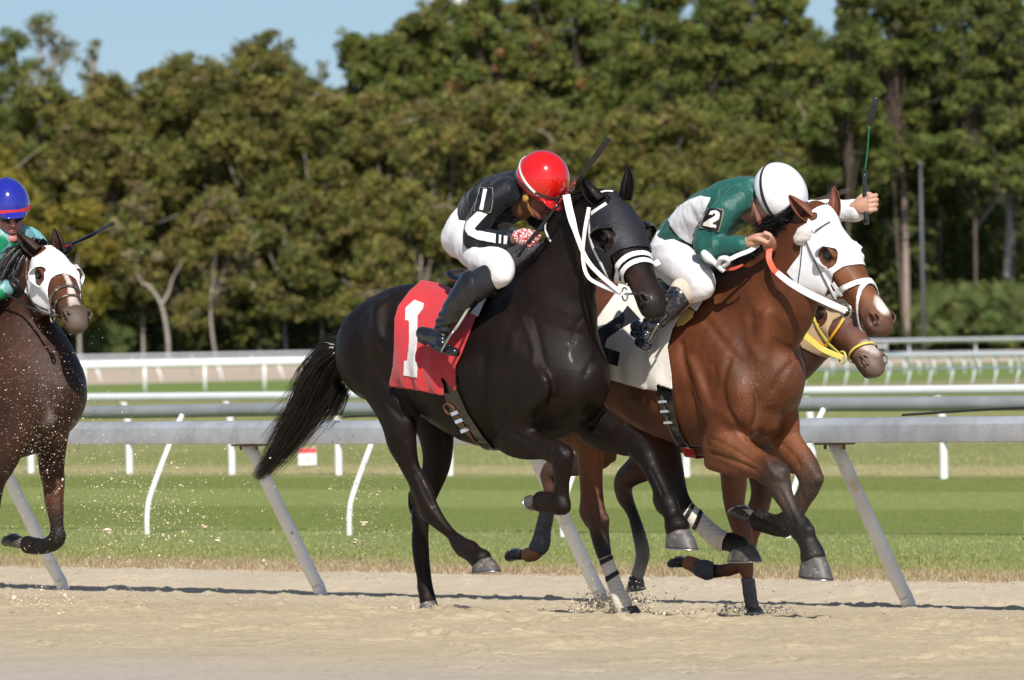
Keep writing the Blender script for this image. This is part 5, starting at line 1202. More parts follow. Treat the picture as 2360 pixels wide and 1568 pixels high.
band('girth', f2, B2, 3, [(1410, 440), (1470, 430), (1465, 760), (1580, 800), (1600, 1000), (1640, 1160), (1720, 1290), (1780, 1400), (1700, 1350), (1620, 1260), (1540, 1100), (1480, 960), (1440, 700)], BLEA, r2, iso=.008)
strap('billet', bv2, 3, [(1510, 860), (1530, 960), (1560, 1080), (1600, 1190), (1660, 1280)], 22, simple('grey_leather', (.10, .09, .075), .45, var=.2), r2, .016)
for (x, y) in [(1530, 905), (1545, 980), (1570, 1065)]:
    p = hit(bv2, 3, x, y, .018); v_, f_ = box(p, nrm(np.array([.98, .1, .05])), nrm(CAM - p), np.array([0, 0, 1.]), .028, .006, .006); mesh_obj('buckle', v_, f_, STEEL, r2, smooth=False)
band('white_pad', f2, B2, 5, [(500, 1340), (560, 1285), (650, 1240), (700, 1240), (625, 1300), (570, 1392)], WLEA, r2, iso=.026, both=False)
band('foam_pad', f2, B2, 5, [(412, 1515), (440, 1440), (500, 1368), (555, 1392), (540, 1440), (470, 1500)], simple('yellow_foam', (.58, .38, .12), .8, bmp=.3, bscale=80), r2, iso=.016, both=False)
saddle(f2, 2, 0, 0, simple('green_leather', (0.02, .10, .10), .3, coat=.4), r2, a0=-.47, a1=-.08, zt=1.64)
BAND = simple('bandage_cream', (0.66, 0.60, 0.52), .85, var=.07, nscale=25, bmp=.3, bscale=90, dirt=((.45, .38, .29), .58, 9))
BANDG = simple('bandage_grey', (0.115, 0.115, 0.125), .8, var=.25, nscale=40, bmp=.5, bscale=70, dirt=((.34, .29, .24), .6, 16)); BANDK = simple('bandage_black', (0.02, 0.02, 0.023), .7, var=.2, nscale=30, bmp=.4, bscale=60)
leg_wrap('bandage', f2, B2, 7, [(195, 975), (295, 935), (345, 1080), (405, 1230), (480, 1350), (400, 1440), (330, 1440), (300, 1300), (245, 1130)], .12, BAND, r2)
leg_wrap('bandage_stripe', f2, B2, 7, [(195, 985), (300, 940), (305, 972), (205, 1025)], .12, BANDK, r2, .009); leg_wrap('bandage_stripe', f2, B2, 7, [(240, 1120), (345, 1060), (355, 1092), (250, 1160)], .12, BANDK, r2, .009)
leg_wrap('bandage', f2, B2, 7, [(850, 640), (930, 525), (1060, 610), (1225, 740), (1180, 830), (1170, 925), (1040, 860), (880, 700)], -.12, BAND, r2)
leg_wrap('bandage_stripe', f2, B2, 7, [(860, 660), (935, 530), (962, 545), (885, 680)], -.12, BANDK, r2, .009); leg_wrap('bandage_stripe', f2, B2, 7, [(935, 730), (1000, 575), (1030, 592), (962, 745)], -.12, BANDK, r2, .009)
# ================================================================ tack of the third horse
YEL = simple('yellow_trim', (0.70, 0.36, 0.015), .55, var=.08); YST = simple('yellow_strap', (0.68, 0.58, 0.12), .45, var=.08); BEI = simple('beige_cloth', (0.52, 0.37, 0.22), .8, var=.06, bmp=.2, bscale=60)
hood(H3, B3h, BEI, r3h, xf=.30, xside=.30, zb=-.25, hole=.056)
eye_cup(H3, YEL, r3h, a0=120, a1=320, out=.036, r0=.064)
strap('hood_trim', bv3, 6, [(1880, -40), (1865, 40), (1850, 140), (1880, 190), (1960, 240), (2010, 265)], 26, YEL, r3h, .014); strap('hood_trim', bv3, 6, [(2150, 50), (2120, 120), (2060, 200), (2020, 262)], 22, YEL, r3h, .014)
strap('cheek_strap', bv3, 6, [(1905, -30), (1930, 60), (1990, 170), (2060, 260), (2130, 310)], 24, YST, r3h, .016)
b3c = H3.w(.445, .085, -.150); P = catmull(np.array([f3.px(6, 1790, 150, .15), f3.px(6, 1880, 220, .16), f3.px(6, 1990, 300, .15), b3c]), 6); ribbon('rein', P, np.tile(nrm(CAM - P.mean(0)), (len(P), 1)), .028, YST, r3h, .005)
noseband(H3, B3h, YST, r3h, .50, .42, .008, iso=.008); ring('bit_ring', b3c, H3.y, .030, .005, YST, r3h)
strap('chin_strap', bv3, 6, [(2135, 400), (2150, 460), (2210, 470)], 22, YST, r3h, .012)
REDG = simple('red_girth', (0.55, .02, .03), .6); band('girth', f3, B3h, 3, [(1600, 1000), (1700, 1000), (1750, 1300), (1815, 1530), (1775, 1530), (1700, 1400), (1640, 1250)], REDG, r3h, iso=.012)
for c, poly, b, mt_ in [(4, [(1310, 600), (1430, 600), (1420, 760), (1405, 880), (1350, 940), (1230, 890), (1245, 800), (1290, 700)], .12, BANDG), (7, [(1325, 1130), (1440, 1130), (1460, 1330), (1490, 1410), (1370, 1420), (1350, 1280)], .13, BANDG), (7, [(945, 1000), (1040, 975), (1105, 1000), (1105, 1130), (1050, 1145), (955, 1100)], -.13, BANDG)]:
    leg_wrap('bandage', f3, B3h, c, poly, b, mt_, r3h, .007)
# ================================================================ tack of the left horse
HOODD = simple('white_cloth_muddy', (0.80, 0.79, 0.80), .8, var=.03, bmp=.15, bscale=60, dirt=((.6, .52, .40), .70, 22))
hood(H4, B4, HOODD, r4, hole=.055, zb=-.22, sidex=[.36, .36, .33, .285, .27])
eye_cup(H4, HOODD, r4, a0=110, a1=310, out=.048, r0=.060)
DLE = simple('bridle_dirty', (0.06, .05, .04), .5, var=.4, nscale=60, dirt=((.35, .30, .22), .5, 30))
noseband(H4, B4, DLE, r4, .37, .1, .009); noseband(H4, B4, DLE, r4, .45, .5, .006, iso=.008); ring('bit_ring', H4.w(.46, .085, -.15), H4.y, .032, .005, DLE, r4)
strap('cheek_strap', bv4, 8, [(222, 760), (222, 900), (240, 1060), (300, 1140), (400, 1180)], 18, DLE, r4, .010)
P = np.array([f4.px(8, -60, 1000, .2), f4.px(8, 80, 1070, .18), f4.px(8, 220, 1150, .15), H4.w(.46, .085, -.15)]); tube('rein', P, .006, BLEA, r4)
# ---------------- manes
def mane(fr, name, pts, n, mat, parent, seed, ln=.16, back=.5, side=.5, lift=.0, w_=.0016, thick=.02, head=None):
    """strands rooted along the crest, lying back and down over the near side of the neck"""
    K = catmull(np.array([fr.px(*p) for p in pts]), 5); T = np.gradient(K, axis=0); T /= np.linalg.norm(T, axis=1)[:, None]
    rg = random.Random(seed * 7); cl = [(rg.uniform(-.35, .35), rg.uniform(-.3, .5), rg.uniform(.7, 1.15)) for _ in range(int(len(K) * 3) + 2)]
    def fn(rng, _):
        t = rng.random() * (len(K) - 1.001); i = int(t); p = K[i] * (1 - t + i) + K[i + 1] * (t - i); tg = T[i]; c_ = cl[int(t * 3)]
        L_ = ln * c_[2] * rng.uniform(.6, 1.05); s_ = 1 if rng.random() < .8 else -1
        d0 = nrm(tg * (back * .6) + np.array([0, 0, .75 + lift]) + fr.rt * s_ * side * .25); d1 = nrm(tg * (back + c_[0]) + fr.rt * s_ * side * .8 + np.array([0, 0, lift - .15 + c_[1] * .4])); d2 = nrm(tg * back + fr.rt * s_ * side + np.array([0, 0, lift - .9 + c_[1] * .8]))
        j = lambda a: np.array([rng.gauss(0, a), rng.gauss(0, a), rng.gauss(0, a)])
        p = p + fr.rt * rng.gauss(0, thick * .5) + tg * rng.gauss(0, .01) - np.array([0, 0, .01])
        a = p + d0 * L_ * .16 + j(.003); b = a + d1 * L_ * .38 + j(.006); c = b + d2 * L_ * .46 + j(.012)
        return np.array([p, a, b, c])
    hair(name, None, fn, n, mat, parent, seed, width=w_)
mane(f1, 'mane', [(1, 1290, 620, .0), (1, 1200, 750, 0), (1, 1090, 880, 0), (1, 950, 1010, 0), (1, 780, 1150, 0), (1, 640, 1270, 0)], 2600, HAIRBK, r1, 11, .12, back=.9, side=.55)
mane(f1, 'forelock', [(1, 1400, 570, .0), (1, 1340, 580, 0), (1, 1270, 620, 0), (1, 1190, 760, 0)], 4200, HAIRBK, r1, 12, .19, back=1.25, side=.4, lift=.30, w_=.0022, thick=.03)
mane(f2, 'mane', [(5, 1480, 620, 0), (5, 1380, 740, 0), (5, 1250, 860, 0), (5, 1120, 970, 0), (5, 960, 1080, 0), (5, 800, 1190, 0), (5, 680, 1260, 0)], 5200, HAIRBK, r2, 13, .19, back=1.0, side=.5, lift=.1)
mane(f2, 'forelock', [(5, 1520, 580, .0), (5, 1420, 640, 0), (5, 1310, 760, 0)], 5000, HAIRBK, r2, 14, .25, back=1.15, side=.35, lift=.42, w_=.0024)
mane(f2, 'flying_mane', [(5, 1440, 660, 0), (5, 1330, 760, 0), (5, 1220, 870, 0), (5, 1120, 960, 0)], 8000, HAIRBK, r2, 16, .27, back=1.1, side=.22, lift=.62, w_=.0026, thick=.05)
mane(f2, 'flying_mane', [(5, 1150, 930, 0), (5, 1000, 1050, 0), (5, 860, 1150, 0), (5, 740, 1230, 0)], 5000, HAIRBK, r2, 17, .19, back=1.2, side=.55, lift=.25, w_=.0024, thick=.04)
mane(f4, 'mane', [(8, 330, 680, 0), (8, 230, 760, 0), (8, 140, 860, 0), (8, 60, 960, 0), (8, -60, 1040, 0)], 6500, HAIRBK, r4, 15, .36, back=.25, side=.75, lift=-.25, w_=.0026, thick=.05)
# ================================================================ jockeys
SKIN = None
def skin_mat(name, col):
    mt, nt, b = new_mat(name); co = objco(nt); at = nt.nodes.new('ShaderNodeAttribute'); at.attribute_name = 'Col'
    n1 = noise(nt, 30, 4, 0.6, co); d = ramp(nt, n1.outputs[0], [(0.3, .85), (0.7, 1.1)]); nt.links.new(mixc(nt, 1.0, at.outputs['Color'], d.outputs[0], 'MULTIPLY'), b.inputs['Base Color'])
    b.inputs['Roughness'].default_value = 0.5; b.inputs['Subsurface Weight'].default_value = 0.06; b.inputs['Subsurface Radius'].default_value = (.01, .004, .002)
    bump(nt, b, noise(nt, 150, 3, 0.6, co).outputs[0], .25, .004); return mt
class HHead(Head):
    def build(s, S, col, lip, noseonly=False):
        q = s.s; R = np.array([s.x, s.y, s.z])
        def ch(st, k=.01, n=3, hint=None, col=None, op='u'): S.chain([(s.w(*p[:3]), p[3] * q, p[4] * q) for p in st], s.y if hint is None else hint, k, n, col=col, op=op)
        S.ell(s.w(-.01, 0, .03), R, np.array([.100, .078, .095]) * q, .02); S.ell(s.w(.025, 0, -.035), R, np.array([.068, .060, .082]) * q, .02)
        ch([(-.01, .05, -.055, .018, .03), (.04, .042, -.090, .018, .02), (.078, .012, -.108, .018, .016)], .02); ch([(-.01, -.05, -.055, .018, .03), (.04, -.042, -.090, .018, .02), (.078, -.012, -.108, .018, .016)], .02)
        S.ell(s.w(.075, 0, -.108), R, np.array([.020, .022, .018]) * q, .012)
        ch([(.080, .0, .012, .010, .012), (.098, 0, -.012, .011, .012), (.112, 0, -.033, .0135, .012)], .010)
        for sd in (-1, 1):
            S.ell(s.w(.098, sd * .014, -.036), R, np.array([.011, .009, .008]) * q, .006)
            S.ell(s.w(.090, sd * .034, .006), R, np.array([.016, .018, .014]) * q, .012, op='s')
            S.ell(s.w(.062, sd * .045, -.022), R, np.array([.020, .016, .016]) * q, .015)       # cheekbone
            ch([(-.012, sd * .074, .012, .006, .016), (-.020, sd * .084, .0, .005, .024), (-.012, sd * .076, -.026, .006, .010)], .008)
            ch([(.078, sd * .048, .022, .006, .006), (.090, sd * .028, .028, .007, .006), (.094, sd * .010, .024, .006, .005)], .008)  # brow
        ch([(.088, -.024, -.064, .005, .005), (.100, -.008, -.060, .007, .0055), (.100, .008, -.060, .007, .0055), (.088, .024, -.064, .005, .005)], .006, hint=s.z, col=lip)
        ch([(.087, -.020, -.073, .005, .005), (.097, 0, -.074, .008, .0065), (.087, .020, -.073, .005, .005)], .006, hint=s.z, col=lip)
        ch([(.095, -.022, -.067, .003, .0022), (.106, 0, -.0665, .003, .0022), (.095, .022, -.067, .003, .0022)], .003, hint=s.z, op='s')
        S.chain([(s.w(-.02, 0, -.04), .056 * q, .058 * q), (s.w(-.05, 0, -.14), .058 * q, .062 * q)], s.y, .03, 3)
def fist(S, c, g, o, u, sc_=1.0, open_=0.0, side=1, col=None):
    """closed hand round a shaft: g shaft axis (towards the thumb), o wrist to knuckles, u back of the hand"""
    g, o, u = nrm(g), nrm(o), nrm(u); q = sc_
    at = lambda a, b, d: np.asarray(c) + q * (a * o + b * u + d * g)
    S.chain([(at(-.045, .004, 0), .024 * q, .019 * q), (at(-.01, .008, 0), .036 * q, .018 * q), (at(.028, .008, -.002), .040 * q, .015 * q)], g, .012, 3, col=col)
    for i, (ln, sh) in enumerate([(.96, .030), (1.06, .0105), (1.0, -.0095), (.84, -.028)]):
        K = at(.034, .010, sh); P1 = at(.034 + .026 * ln, -.006 + .012 * open_, sh * 1.04); P2 = at(.034 + .010 * ln, -.030, sh * 1.02); P3 = at(.016, -.034, sh)
        S.chain([(K, .0105 * q, .0105 * q), (at(.034 + .016 * ln, .006, sh), .0098 * q, .0098 * q), (P1, .0098 * q, .0098 * q), (at(.034 + .024 * ln, -.022, sh), .0088 * q, .0088 * q), (P2, .0088 * q, .0088 * q), (P3, .0076 * q, .0076 * q)], g, .0035, 3, col=col)
        S.ell(K + u * .002 * q, np.eye(3), np.array([.0115] * 3) * q, .006)
    S.chain([(at(-.030, -.004, .020 * side), .014 * q, .013 * q), (at(-.004, -.016, .040 * side), .0125 * q, .012 * q), (at(.022, -.030, .042 * side), .0105 * q, .010 * q), (at(.042, -.036, .028 * side), .0088 * q, .0088 * q)], o, .006, 3, col=col)
def cloth_disp(V, amp, s=(9, 9, 9), seed=0):
    w_ = vnoise(V * np.array(s) + 3 * vnoise(V * 4, seed + 3)[:, None] * .3, seed); r = 1 - np.abs(w_) * 2
    return amp * (r * .6 + .5 * fbm(V * np.array(s) * 1.8, 3, seed + 1))
def garment(name, S, mat, parent, amp=.004, s=(9, 9, 9), seed=0, relax=3, cols=None, iso=0.0):
    V, Q = S.mesh(iso, relax); nn = vnormals(V, Q); V = V + nn * cloth_disp(V, amp, s, seed)[:, None]
    o = mesh_obj(name, V, Q.astype(np.int32), mat, parent); return o, V, Q, bvh_of(V, Q)
def silk(name, col, rough=.45, **k): return simple(name, col, rough + .08, bmp=.55, bscale=24, sheen=.15, **k)
def hbox(pts, pad, h):
    P = np.array(pts); return Sdf(P.min(0) - pad, P.max(0) + pad, h)
def helmet(H, mat, parent, r=(.128, .108, .118), c=(-.005, 0, .045), cut=-.012, peak=True, tilt=0.0, nm='helmet', pk=.05):
    q = H.s; S = hbox([H.w(*c)], .22, .006); R = np.array([H.x, H.y, H.z])
    S.ell(H.w(*c), R, np.array(r) * q, .01)
    S.ell(H.w(c[0], 0, cut - .25), R, np.array([.5, .5, .25]) * q, .006, op='s')
    S.ell(H.w(c[0] - .005, 0, cut - .03), R, np.array([r[0] - .016, r[1] - .014, .10]) * q, .004, op='s')
    if peak: S.chain([(H.w(c[0] + r[0] * .80, -.06, cut + .004), .012 * q, .006 * q), (H.w(c[0] + r[0] + pk * .6, -.035, cut - .006), .020 * q, .005 * q), (H.w(c[0] + r[0] + pk * .6, .035, cut - .006), .020 * q, .005 * q), (H.w(c[0] + r[0] * .80, .06, cut + .004), .012 * q, .006 * q)], H.x, .02, 4); S.chain([(H.w(c[0] + r[0] * .9, -.03, cut + .006), .03 * q, .006 * q), (H.w(c[0] + r[0] * .9, .03, cut + .006), .03 * q, .006 * q)], H.x, .02, 2)
    V, Q = S.mesh(relax=3); o = mesh_obj(nm, V, Q, mat, parent)
    S.ell(H.w(*c), R, np.array(r) * q * .9, .001)
    return o, bvh_of(V, Q)
def hband(H, parent, mat, name, zf, zb, r=(.128, .108), c=(-.005, 0), w_=.008, th=.003, off=.003, rz=.118, cz=.045, a0=0, a1=2 * PI, n=48):
    """band running round the helmet, height zf at the front and zb at the back"""
    P = []; Nn = []
    for a in np.linspace(a0, a1, n):
        z = zb + (zf - zb) * (.5 + .5 * math.cos(a)); k = math.sqrt(max(0.05, 1 - ((z - cz) / rz) ** 2)) if z > cz - .06 else .85
        x, y = c[0] + (r[0] * k + off) * math.cos(a), (r[1] * k + off) * math.sin(a); P.append(H.w(x, y, z)); Nn.append(nrm(H.x * math.cos(a) / r[0] + H.y * math.sin(a) / r[1]))
    return ribbon(name, np.array(P), np.array(Nn), w_ * 2, mat, parent, th)
def goggles(H, parent, lens, frame, strapm, rimw=True):
    for sd in (-1, 1):
        V, F = ellipsoid(H.w(.088, sd * .032, .004), np.array([H.y, H.z, nrm(H.x + H.y * sd * .35)]), np.array([.034, .024, .018]) * H.s, 20, 12); mesh_obj('goggle_lens', V, F, lens, parent)
    P = [H.w(.100 - .035 * abs(y / .066) ** 2, y, .004 - .026 * math.cos(y / .066 * PI / 2) ** .5 - .004 * math.cos(abs(y) / .066 * PI)) for y in np.linspace(-.066, .066, 15)]
    tube('goggle_frame', P, .005, frame, parent, n=2)
    P = [H.w(.100 - .035 * abs(y / .066) ** 2, y, .004 + .026 * math.cos(y / .066 * PI / 2) ** .5) for y in np.linspace(-.066, .066, 15)]
    tube('goggle_frame', P, .005, frame, parent, n=2)
    for sd in (-1, 1): 
        P = np.array([H.w(.066, sd * .068, .004), H.w(.02, sd * .092, .020), H.w(-.05, sd * .100, .040), H.w(-.10, sd * .07, .055)]); P = catmull(P, 4); ribbon('goggle_strap', P, np.tile(H.y * sd, (len(P), 1)), .016, strapm, parent, .003)
def boot(fr, name, shin, foot, b, mat, parent, h=.0055):
    """shin: list (c,x,y,b,r,r2); foot: ankle, ball, toe, heel world points"""
    A, Bl, T, Hh = foot; S = hbox([fr.px(*p[:4]) for p in shin] + [A, Bl, T, Hh], .12, h)
    S.chain([(fr.px(*p[:4]), p[4], p[5]) for p in shin], fr.rt, .02, 4)
    ft = nrm(T - Hh); up = nrm(A - (T + Hh) / 2 - ((A - (T + Hh) / 2) @ ft) * ft)
    S.chain([(Hh + up * .035, .030, .034), (A * .35 + (Hh * .5 + T * .5) * .65, .033, .042), (Bl, .036, .030), (T - ft * .012 + up * .012, .026, .020)], np.cross(ft, up), .025, 4)
    S.chain([(Hh + up * .004 + ft * .012, .028, .012), (Hh + ft * .06 + up * .010, .026, .006), (Bl - up * .022, .038, .007), (T - ft * .01 - up * .004, .028, .006)], np.cross(ft, up), .006, 4)
    S.chain([(Hh - up * .006 + ft * .016, .026, .010), (Hh - up * .006 + ft * .045, .026, .010)], np.cross(ft, up), .006, 2)
    V, Q = S.mesh(relax=2); nn = vnormals(V, Q); 
    cr = np.exp(-(np.linalg.norm(V - A, axis=1) / .09) ** 2); V = V + nn * (cr * .006 * np.sin(V[:, 2] * 150 + 4 * vnoise(V * 10, 3)) + .0015 * fbm(V * 20, 2, 1))[:, None]
    return mesh_obj(name, V, Q, mat, parent)
# ---------------------------------------------------------------- jockey one: red cap, black and white silks
def P1(x, y, b, c=1): return f1.px(c, x, y, b)
NAV = silk('silk_black', (0.003, 0.0045, 0.010), .50, spec=.28, var=.2, nscale=10); WSK = silk('silk_white', (0.78, 0.78, 0.80), .6, var=.03, nscale=14); BRE = simple('breeches_white', (0.80, 0.78, 0.80), .65, var=.03, nscale=12, bmp=.3, bscale=22)
SK1 = skin_mat('skin_brown', 0); j1 = empty('person', P1(300, 1000, 0)); tag(j1, 'jockey in black and white silks, red helmet and white breeches crouched on the black horse', 'jockey', 'jockeys riding in the race')
G1h = HHead(P1(925, 500, .02), math.radians(46), math.radians(36), math.radians(0), 1.06)
torso1 = [(P1(355, 900, 0), .150, .108), (P1(400, 800, .01), .138, .108), (P1(500, 690, .01), .152, .112), (P1(620, 595, .01), .172, .115), (P1(735, 530, .01), .15, .095), (P1(810, 500, .01), .085, .075)]
armR = [(P1(650, 530, .15), .058, .066), (P1(570, 585, .19), .060, .064), (P1(480, 690, .225), .058, .062), (P1(400, 870, .245), .055, .060), (P1(450, 930, .24), .054, .058), (P1(560, 935, .225), .046, .048), (P1(670, 915, .21), .037, .038)]
armL = [(P1(740, 500, -.14), .06, .07), (P1(830, 620, -.18), .055, .06), (P1(960, 770, -.19), .05, .055), (P1(1060, 720, -.15), .045, .05), (P1(1120, 620, -.09), .038, .04)]
legR = [(P1(335, 900, .085), .088, .108), (P1(385, 960, .14), .090, .105), (P1(480, 1055, .21), .082, .092), (P1(590, 1130, .25), .068, .076), (P1(610, 1190, .265), .055, .060), (P1(560, 1230, .27), .045, .05)]
legL = [(P1(360, 890, -.085), .088, .108), (P1(480, 925, -.14), .088, .105), (P1(640, 970, -.21), .085, .095), (P1(800, 1010, -.24), .066, .074), (P1(850, 1060, -.25), .055, .058), (P1(800, 1140, -.26), .045, .05)]
allp = [p[0] for p in torso1 + armR + armL + legR + legL] + [G1h.w(0, 0, .15), G1h.w(.15, 0, -.1), P1(120, 1700, .36), P1(900, 940, .2), P1(1130, 560, -.05)]
S = hbox(allp, .14, .0075)
def thin(st, f=.72): return [(p, w_ * f, h_ * f) for p, w_, h_ in st]
SC = (0.20, .085, .045); LIPC = (.20, .07, .05)
for st in (torso1, armR, armL, legR, legL): S.chain(thin(st), f1.rt, .03, 3)
hR = P1(795, 905, .19); S.chain([(P1(620, 925, .21), .028, .03), (P1(720, 912, .20), .026, .024), (hR, .02, .02)], f1.rt, .02, 3)
hL = P1(1125, 585, -.06); S.chain([(P1(1100, 660, -.11), .026, .026), (hL, .02, .02)], f1.rt, .02, 3)
S.chain([(P1(580, 1220, .27), .036, .04), (P1(340, 1365, .315), .040, .044), (P1(145, 1620, .355), .026, .028)], f1.rt, .02, 3); S.chain([(P1(820, 1120, -.26), .036, .04), (P1(640, 1270, -.33), .045, .05), (P1(470, 1470, -.36), .028, .03)], f1.rt, .02, 3)
G1h.build(S, SC, LIPC)
V, Q = S.mesh(relax=2); cols = S.colours(V, np.array(SC)); mesh_obj('body', V, Q, SK1, j1, cols=cols)
# hand detail and glove
def glove_or_hand(name, c, g, o, u, mat, parent, sc_=1.0, col=None, side=1, h=.0036):
    S = hbox([c], .11, h); fist(S, c, g, o, u, sc_, side=side); V, Q = S.mesh(relax=1); return mesh_obj(name, V, Q, mat, parent, cols=np.tile(np.array(col), (len(V), 1)) if col is not None else None), bvh_of(V, Q)
mt, nt, b = new_mat('glove_red_white'); co = objco(nt); vo = nt.nodes.new('ShaderNodeTexVoronoi'); vo.inputs['Scale'].default_value = 62; vo.feature = 'DISTANCE_TO_EDGE'; nt.links.new(co, vo.inputs['Vector'])
rr = ramp(nt, vo.outputs[0], [(0.10, (0.50, .02, .03)), (0.16, (.80, .78, .77))]); nt.links.new(rr.outputs[0], b.inputs['Base Color']); b.inputs['Roughness'].default_value = .5; GLOVE = mt
wd = nrm(P1(1080, 620, .16) - P1(745, 1030, .20))        # whip direction
glove_or_hand('glove', hR, wd, nrm(P1(840, 930, .19) - P1(700, 905, .21)), nrm(np.array([-.15, -.8, .55])), GLOVE, j1, 1.14)
glove_or_hand('glove', hL, nrm(np.array([.2, 0, -1.])), nrm(f1.hd), nrm(np.array([-.3, -.5, .8])), simple('glove_dark', (.02, .02, .022), .5), j1, 1.0)
# silks
S = hbox([p[0] for p in torso1 + armR + armL], .2, .006)
fat_ = lambda st, f: [(p, w_ * f + .004, h_ * f + .004) for p, w_, h_ in st]
S.chain([(P1(425, 775, .01), .128, .098)] + fat_(torso1[2:], 1.0), f1.rt, .04, 4); S.chain(fat_(armR, 1.0), f1.rt, .045, 4); S.chain(fat_(armL, 1.0), f1.rt, .045, 4)
jk, JV, JQ, jb = garment('jacket', S, NAV, j1, .015, (13, 13, 8), 5, relax=2)
S = hbox([p[0] for p in torso1[:2] + legR + legL], .2, .0065)
S.chain(fat_(torso1[:2], 1.0) + [(P1(440, 745, .01), .125, .095)], f1.rt, .04, 3); S.chain(fat_(legR, 1.0), f1.rt, .05, 4); S.chain(fat_(legL, 1.0), f1.rt, .05, 4)
pk, PV, PQ, pb = garment('breeches', S, BRE, j1, .005, (9, 9, 14), 9)
patch('sleeve_stripe', jb, 1, [(425, 690), (498, 715), (430, 790), (395, 830), (420, 850), (570, 878), (566, 945), (430, 922), (345, 880), (322, 835), (335, 780)], .003, WSK, jk, 9)
patch('cuff_stripe', jb, 1, [(596, 882), (614, 884), (610, 948), (592, 946)], .003, WSK, jk, 6); patch('cuff_stripe', jb, 1, [(636, 888), (660, 892), (656, 952), (632, 950)], .003, WSK, jk, 6)
patch('chest_spot', jb, 1, [(580, 790), (610, 772), (690, 776), (718, 800), (705, 838), (640, 850), (585, 835)], .004, simple('grey_lens', (.20, .19, .20), .25), jk, 8); patch('chest_spot', jb, 1, [(740, 785), (790, 770), (845, 785), (850, 815), (815, 840), (750, 835)], .004, MATS['grey_lens'], jk, 8)
ap = patch('arm_badge', jb, 1, [(445, 508), (545, 512), (548, 600), (520, 700), (400, 690), (425, 600)], .005, BLEA, jk, 9)
EDG = simple('badge_edge', (.30, .28, .22), .6, var=.2)
for pl in ([(445, 508), (545, 512)], [(545, 512), (548, 600), (520, 700)], [(520, 700), (400, 690)], [(400, 690), (425, 600), (445, 508)]):
    if ap: strap('badge_edge', jb, 1, pl, 5, EDG, ap, .008, .003)
if ap: patch('digit', jb, 1, [(478, 522), (505, 524), (466, 682), (440, 678), (462, 600)], .009, WSK, ap, 6)
# helmet
REDH = simple('helmet_red_gloss', (0.62, 0.008, 0.006), .12, var=.04, nscale=6, coat=1.0)
hm, hb1 = helmet(G1h, REDH, j1, r=(.134, .119, .134), c=(-.012, 0, .038), cut=-.012, pk=.035)
hband(G1h, hm, simple('dark_band', (.05, .035, .03), .5), 'helmet_band', .020, -.002, r=(.134, .119), c=(-.012, 0), rz=.134, cz=.038, w_=.007)
hband(G1h, hm, WLEA, 'goggle_strap', .0, .075, r=(.134, .119), c=(-.012, 0), rz=.134, cz=.038, w_=.006, a0=PI * .25, a1=PI * 1.75)
GLS = simple('goggle_lens_dark', (.03, .03, .035), .06, coat=.8)
goggles(G1h, j1, GLS, WLEA, WLEA)
P = np.array([G1h.w(.01, .088, -.01), G1h.w(.03, .080, -.06), G1h.w(.06, .045, -.11), G1h.w(.07, 0, -.125), G1h.w(.06, -.045, -.11)]); P = catmull(P, 5); ribbon('chin_strap', P, np.tile(G1h.y, (len(P), 1)), .014, simple('tan_strap', (.45, .24, .05), .5), j1, .005)
V, F = ellipsoid(G1h.w(.022, .090, -.045), np.array([G1h.x, G1h.y, G1h.z]), np.array([.020, .010, .022]), 16, 10); mesh_obj('strap_cup', V, F, MATS['tan_strap'], j1)
# boots, socks, stirrup
A = P1(150, 1620, .37); T = f1.px(2, 1850, 640, .40); Hh = f1.px(2, 1560, 520, .37); Bl = f1.px(2, 1745, 580, .39)
boot(f1, 'boot', [(1, 385, 1280, .315, .070, .082), (1, 310, 1385, .33, .068, .076), (1, 225, 1500, .345, .058, .064), (1, 155, 1610, .355, .048, .054)], (A, Bl, T, Hh), .37, BLEA, j1)
S = hbox([P1(600, 1150, .27), P1(340, 1320, .32)], .13, .006); S.chain([(P1(550, 1190, .275), .058, .072), (P1(470, 1255, .295), .062, .076), (P1(375, 1320, .31), .062, .076)], f1.rt, .02, 3); V, Q = S.mesh(relax=2); mesh_obj('sock', V, Q, BCLOTH, j1)
A2_ = P1(480, 1470, -.38); boot(f1, 'boot', [(1, 720, 1210, -.32, .06, .066), (1, 600, 1330, -.35, .056, .060), (1, 500, 1450, -.37, .045, .05)], (A2_, P1(520, 1560, -.38), P1(570, 1600, -.39), P1(400, 1530, -.38)), -.37, BLEA, j1)
p0 = f1.px(2, 1935, 290, .345); 
tube('stirrup_leather', [f1.px(2, 2040, 130, .31), p0, f1.px(2, 1860, 410, .40), f1.px(2, 1830, 450, .415)], .008, simple('grey_strap', (.25, .24, .20), .5), r1)
tube('stirrup_iron', [f1.px(2, 1830, 450, .43), f1.px(2, 1800, 490, .445), f1.px(2, 1760, 560, .44), f1.px(2, 1735, 610, .43), f1.px(2, 1745, 625, .38)], .0065, STEEL, r1)
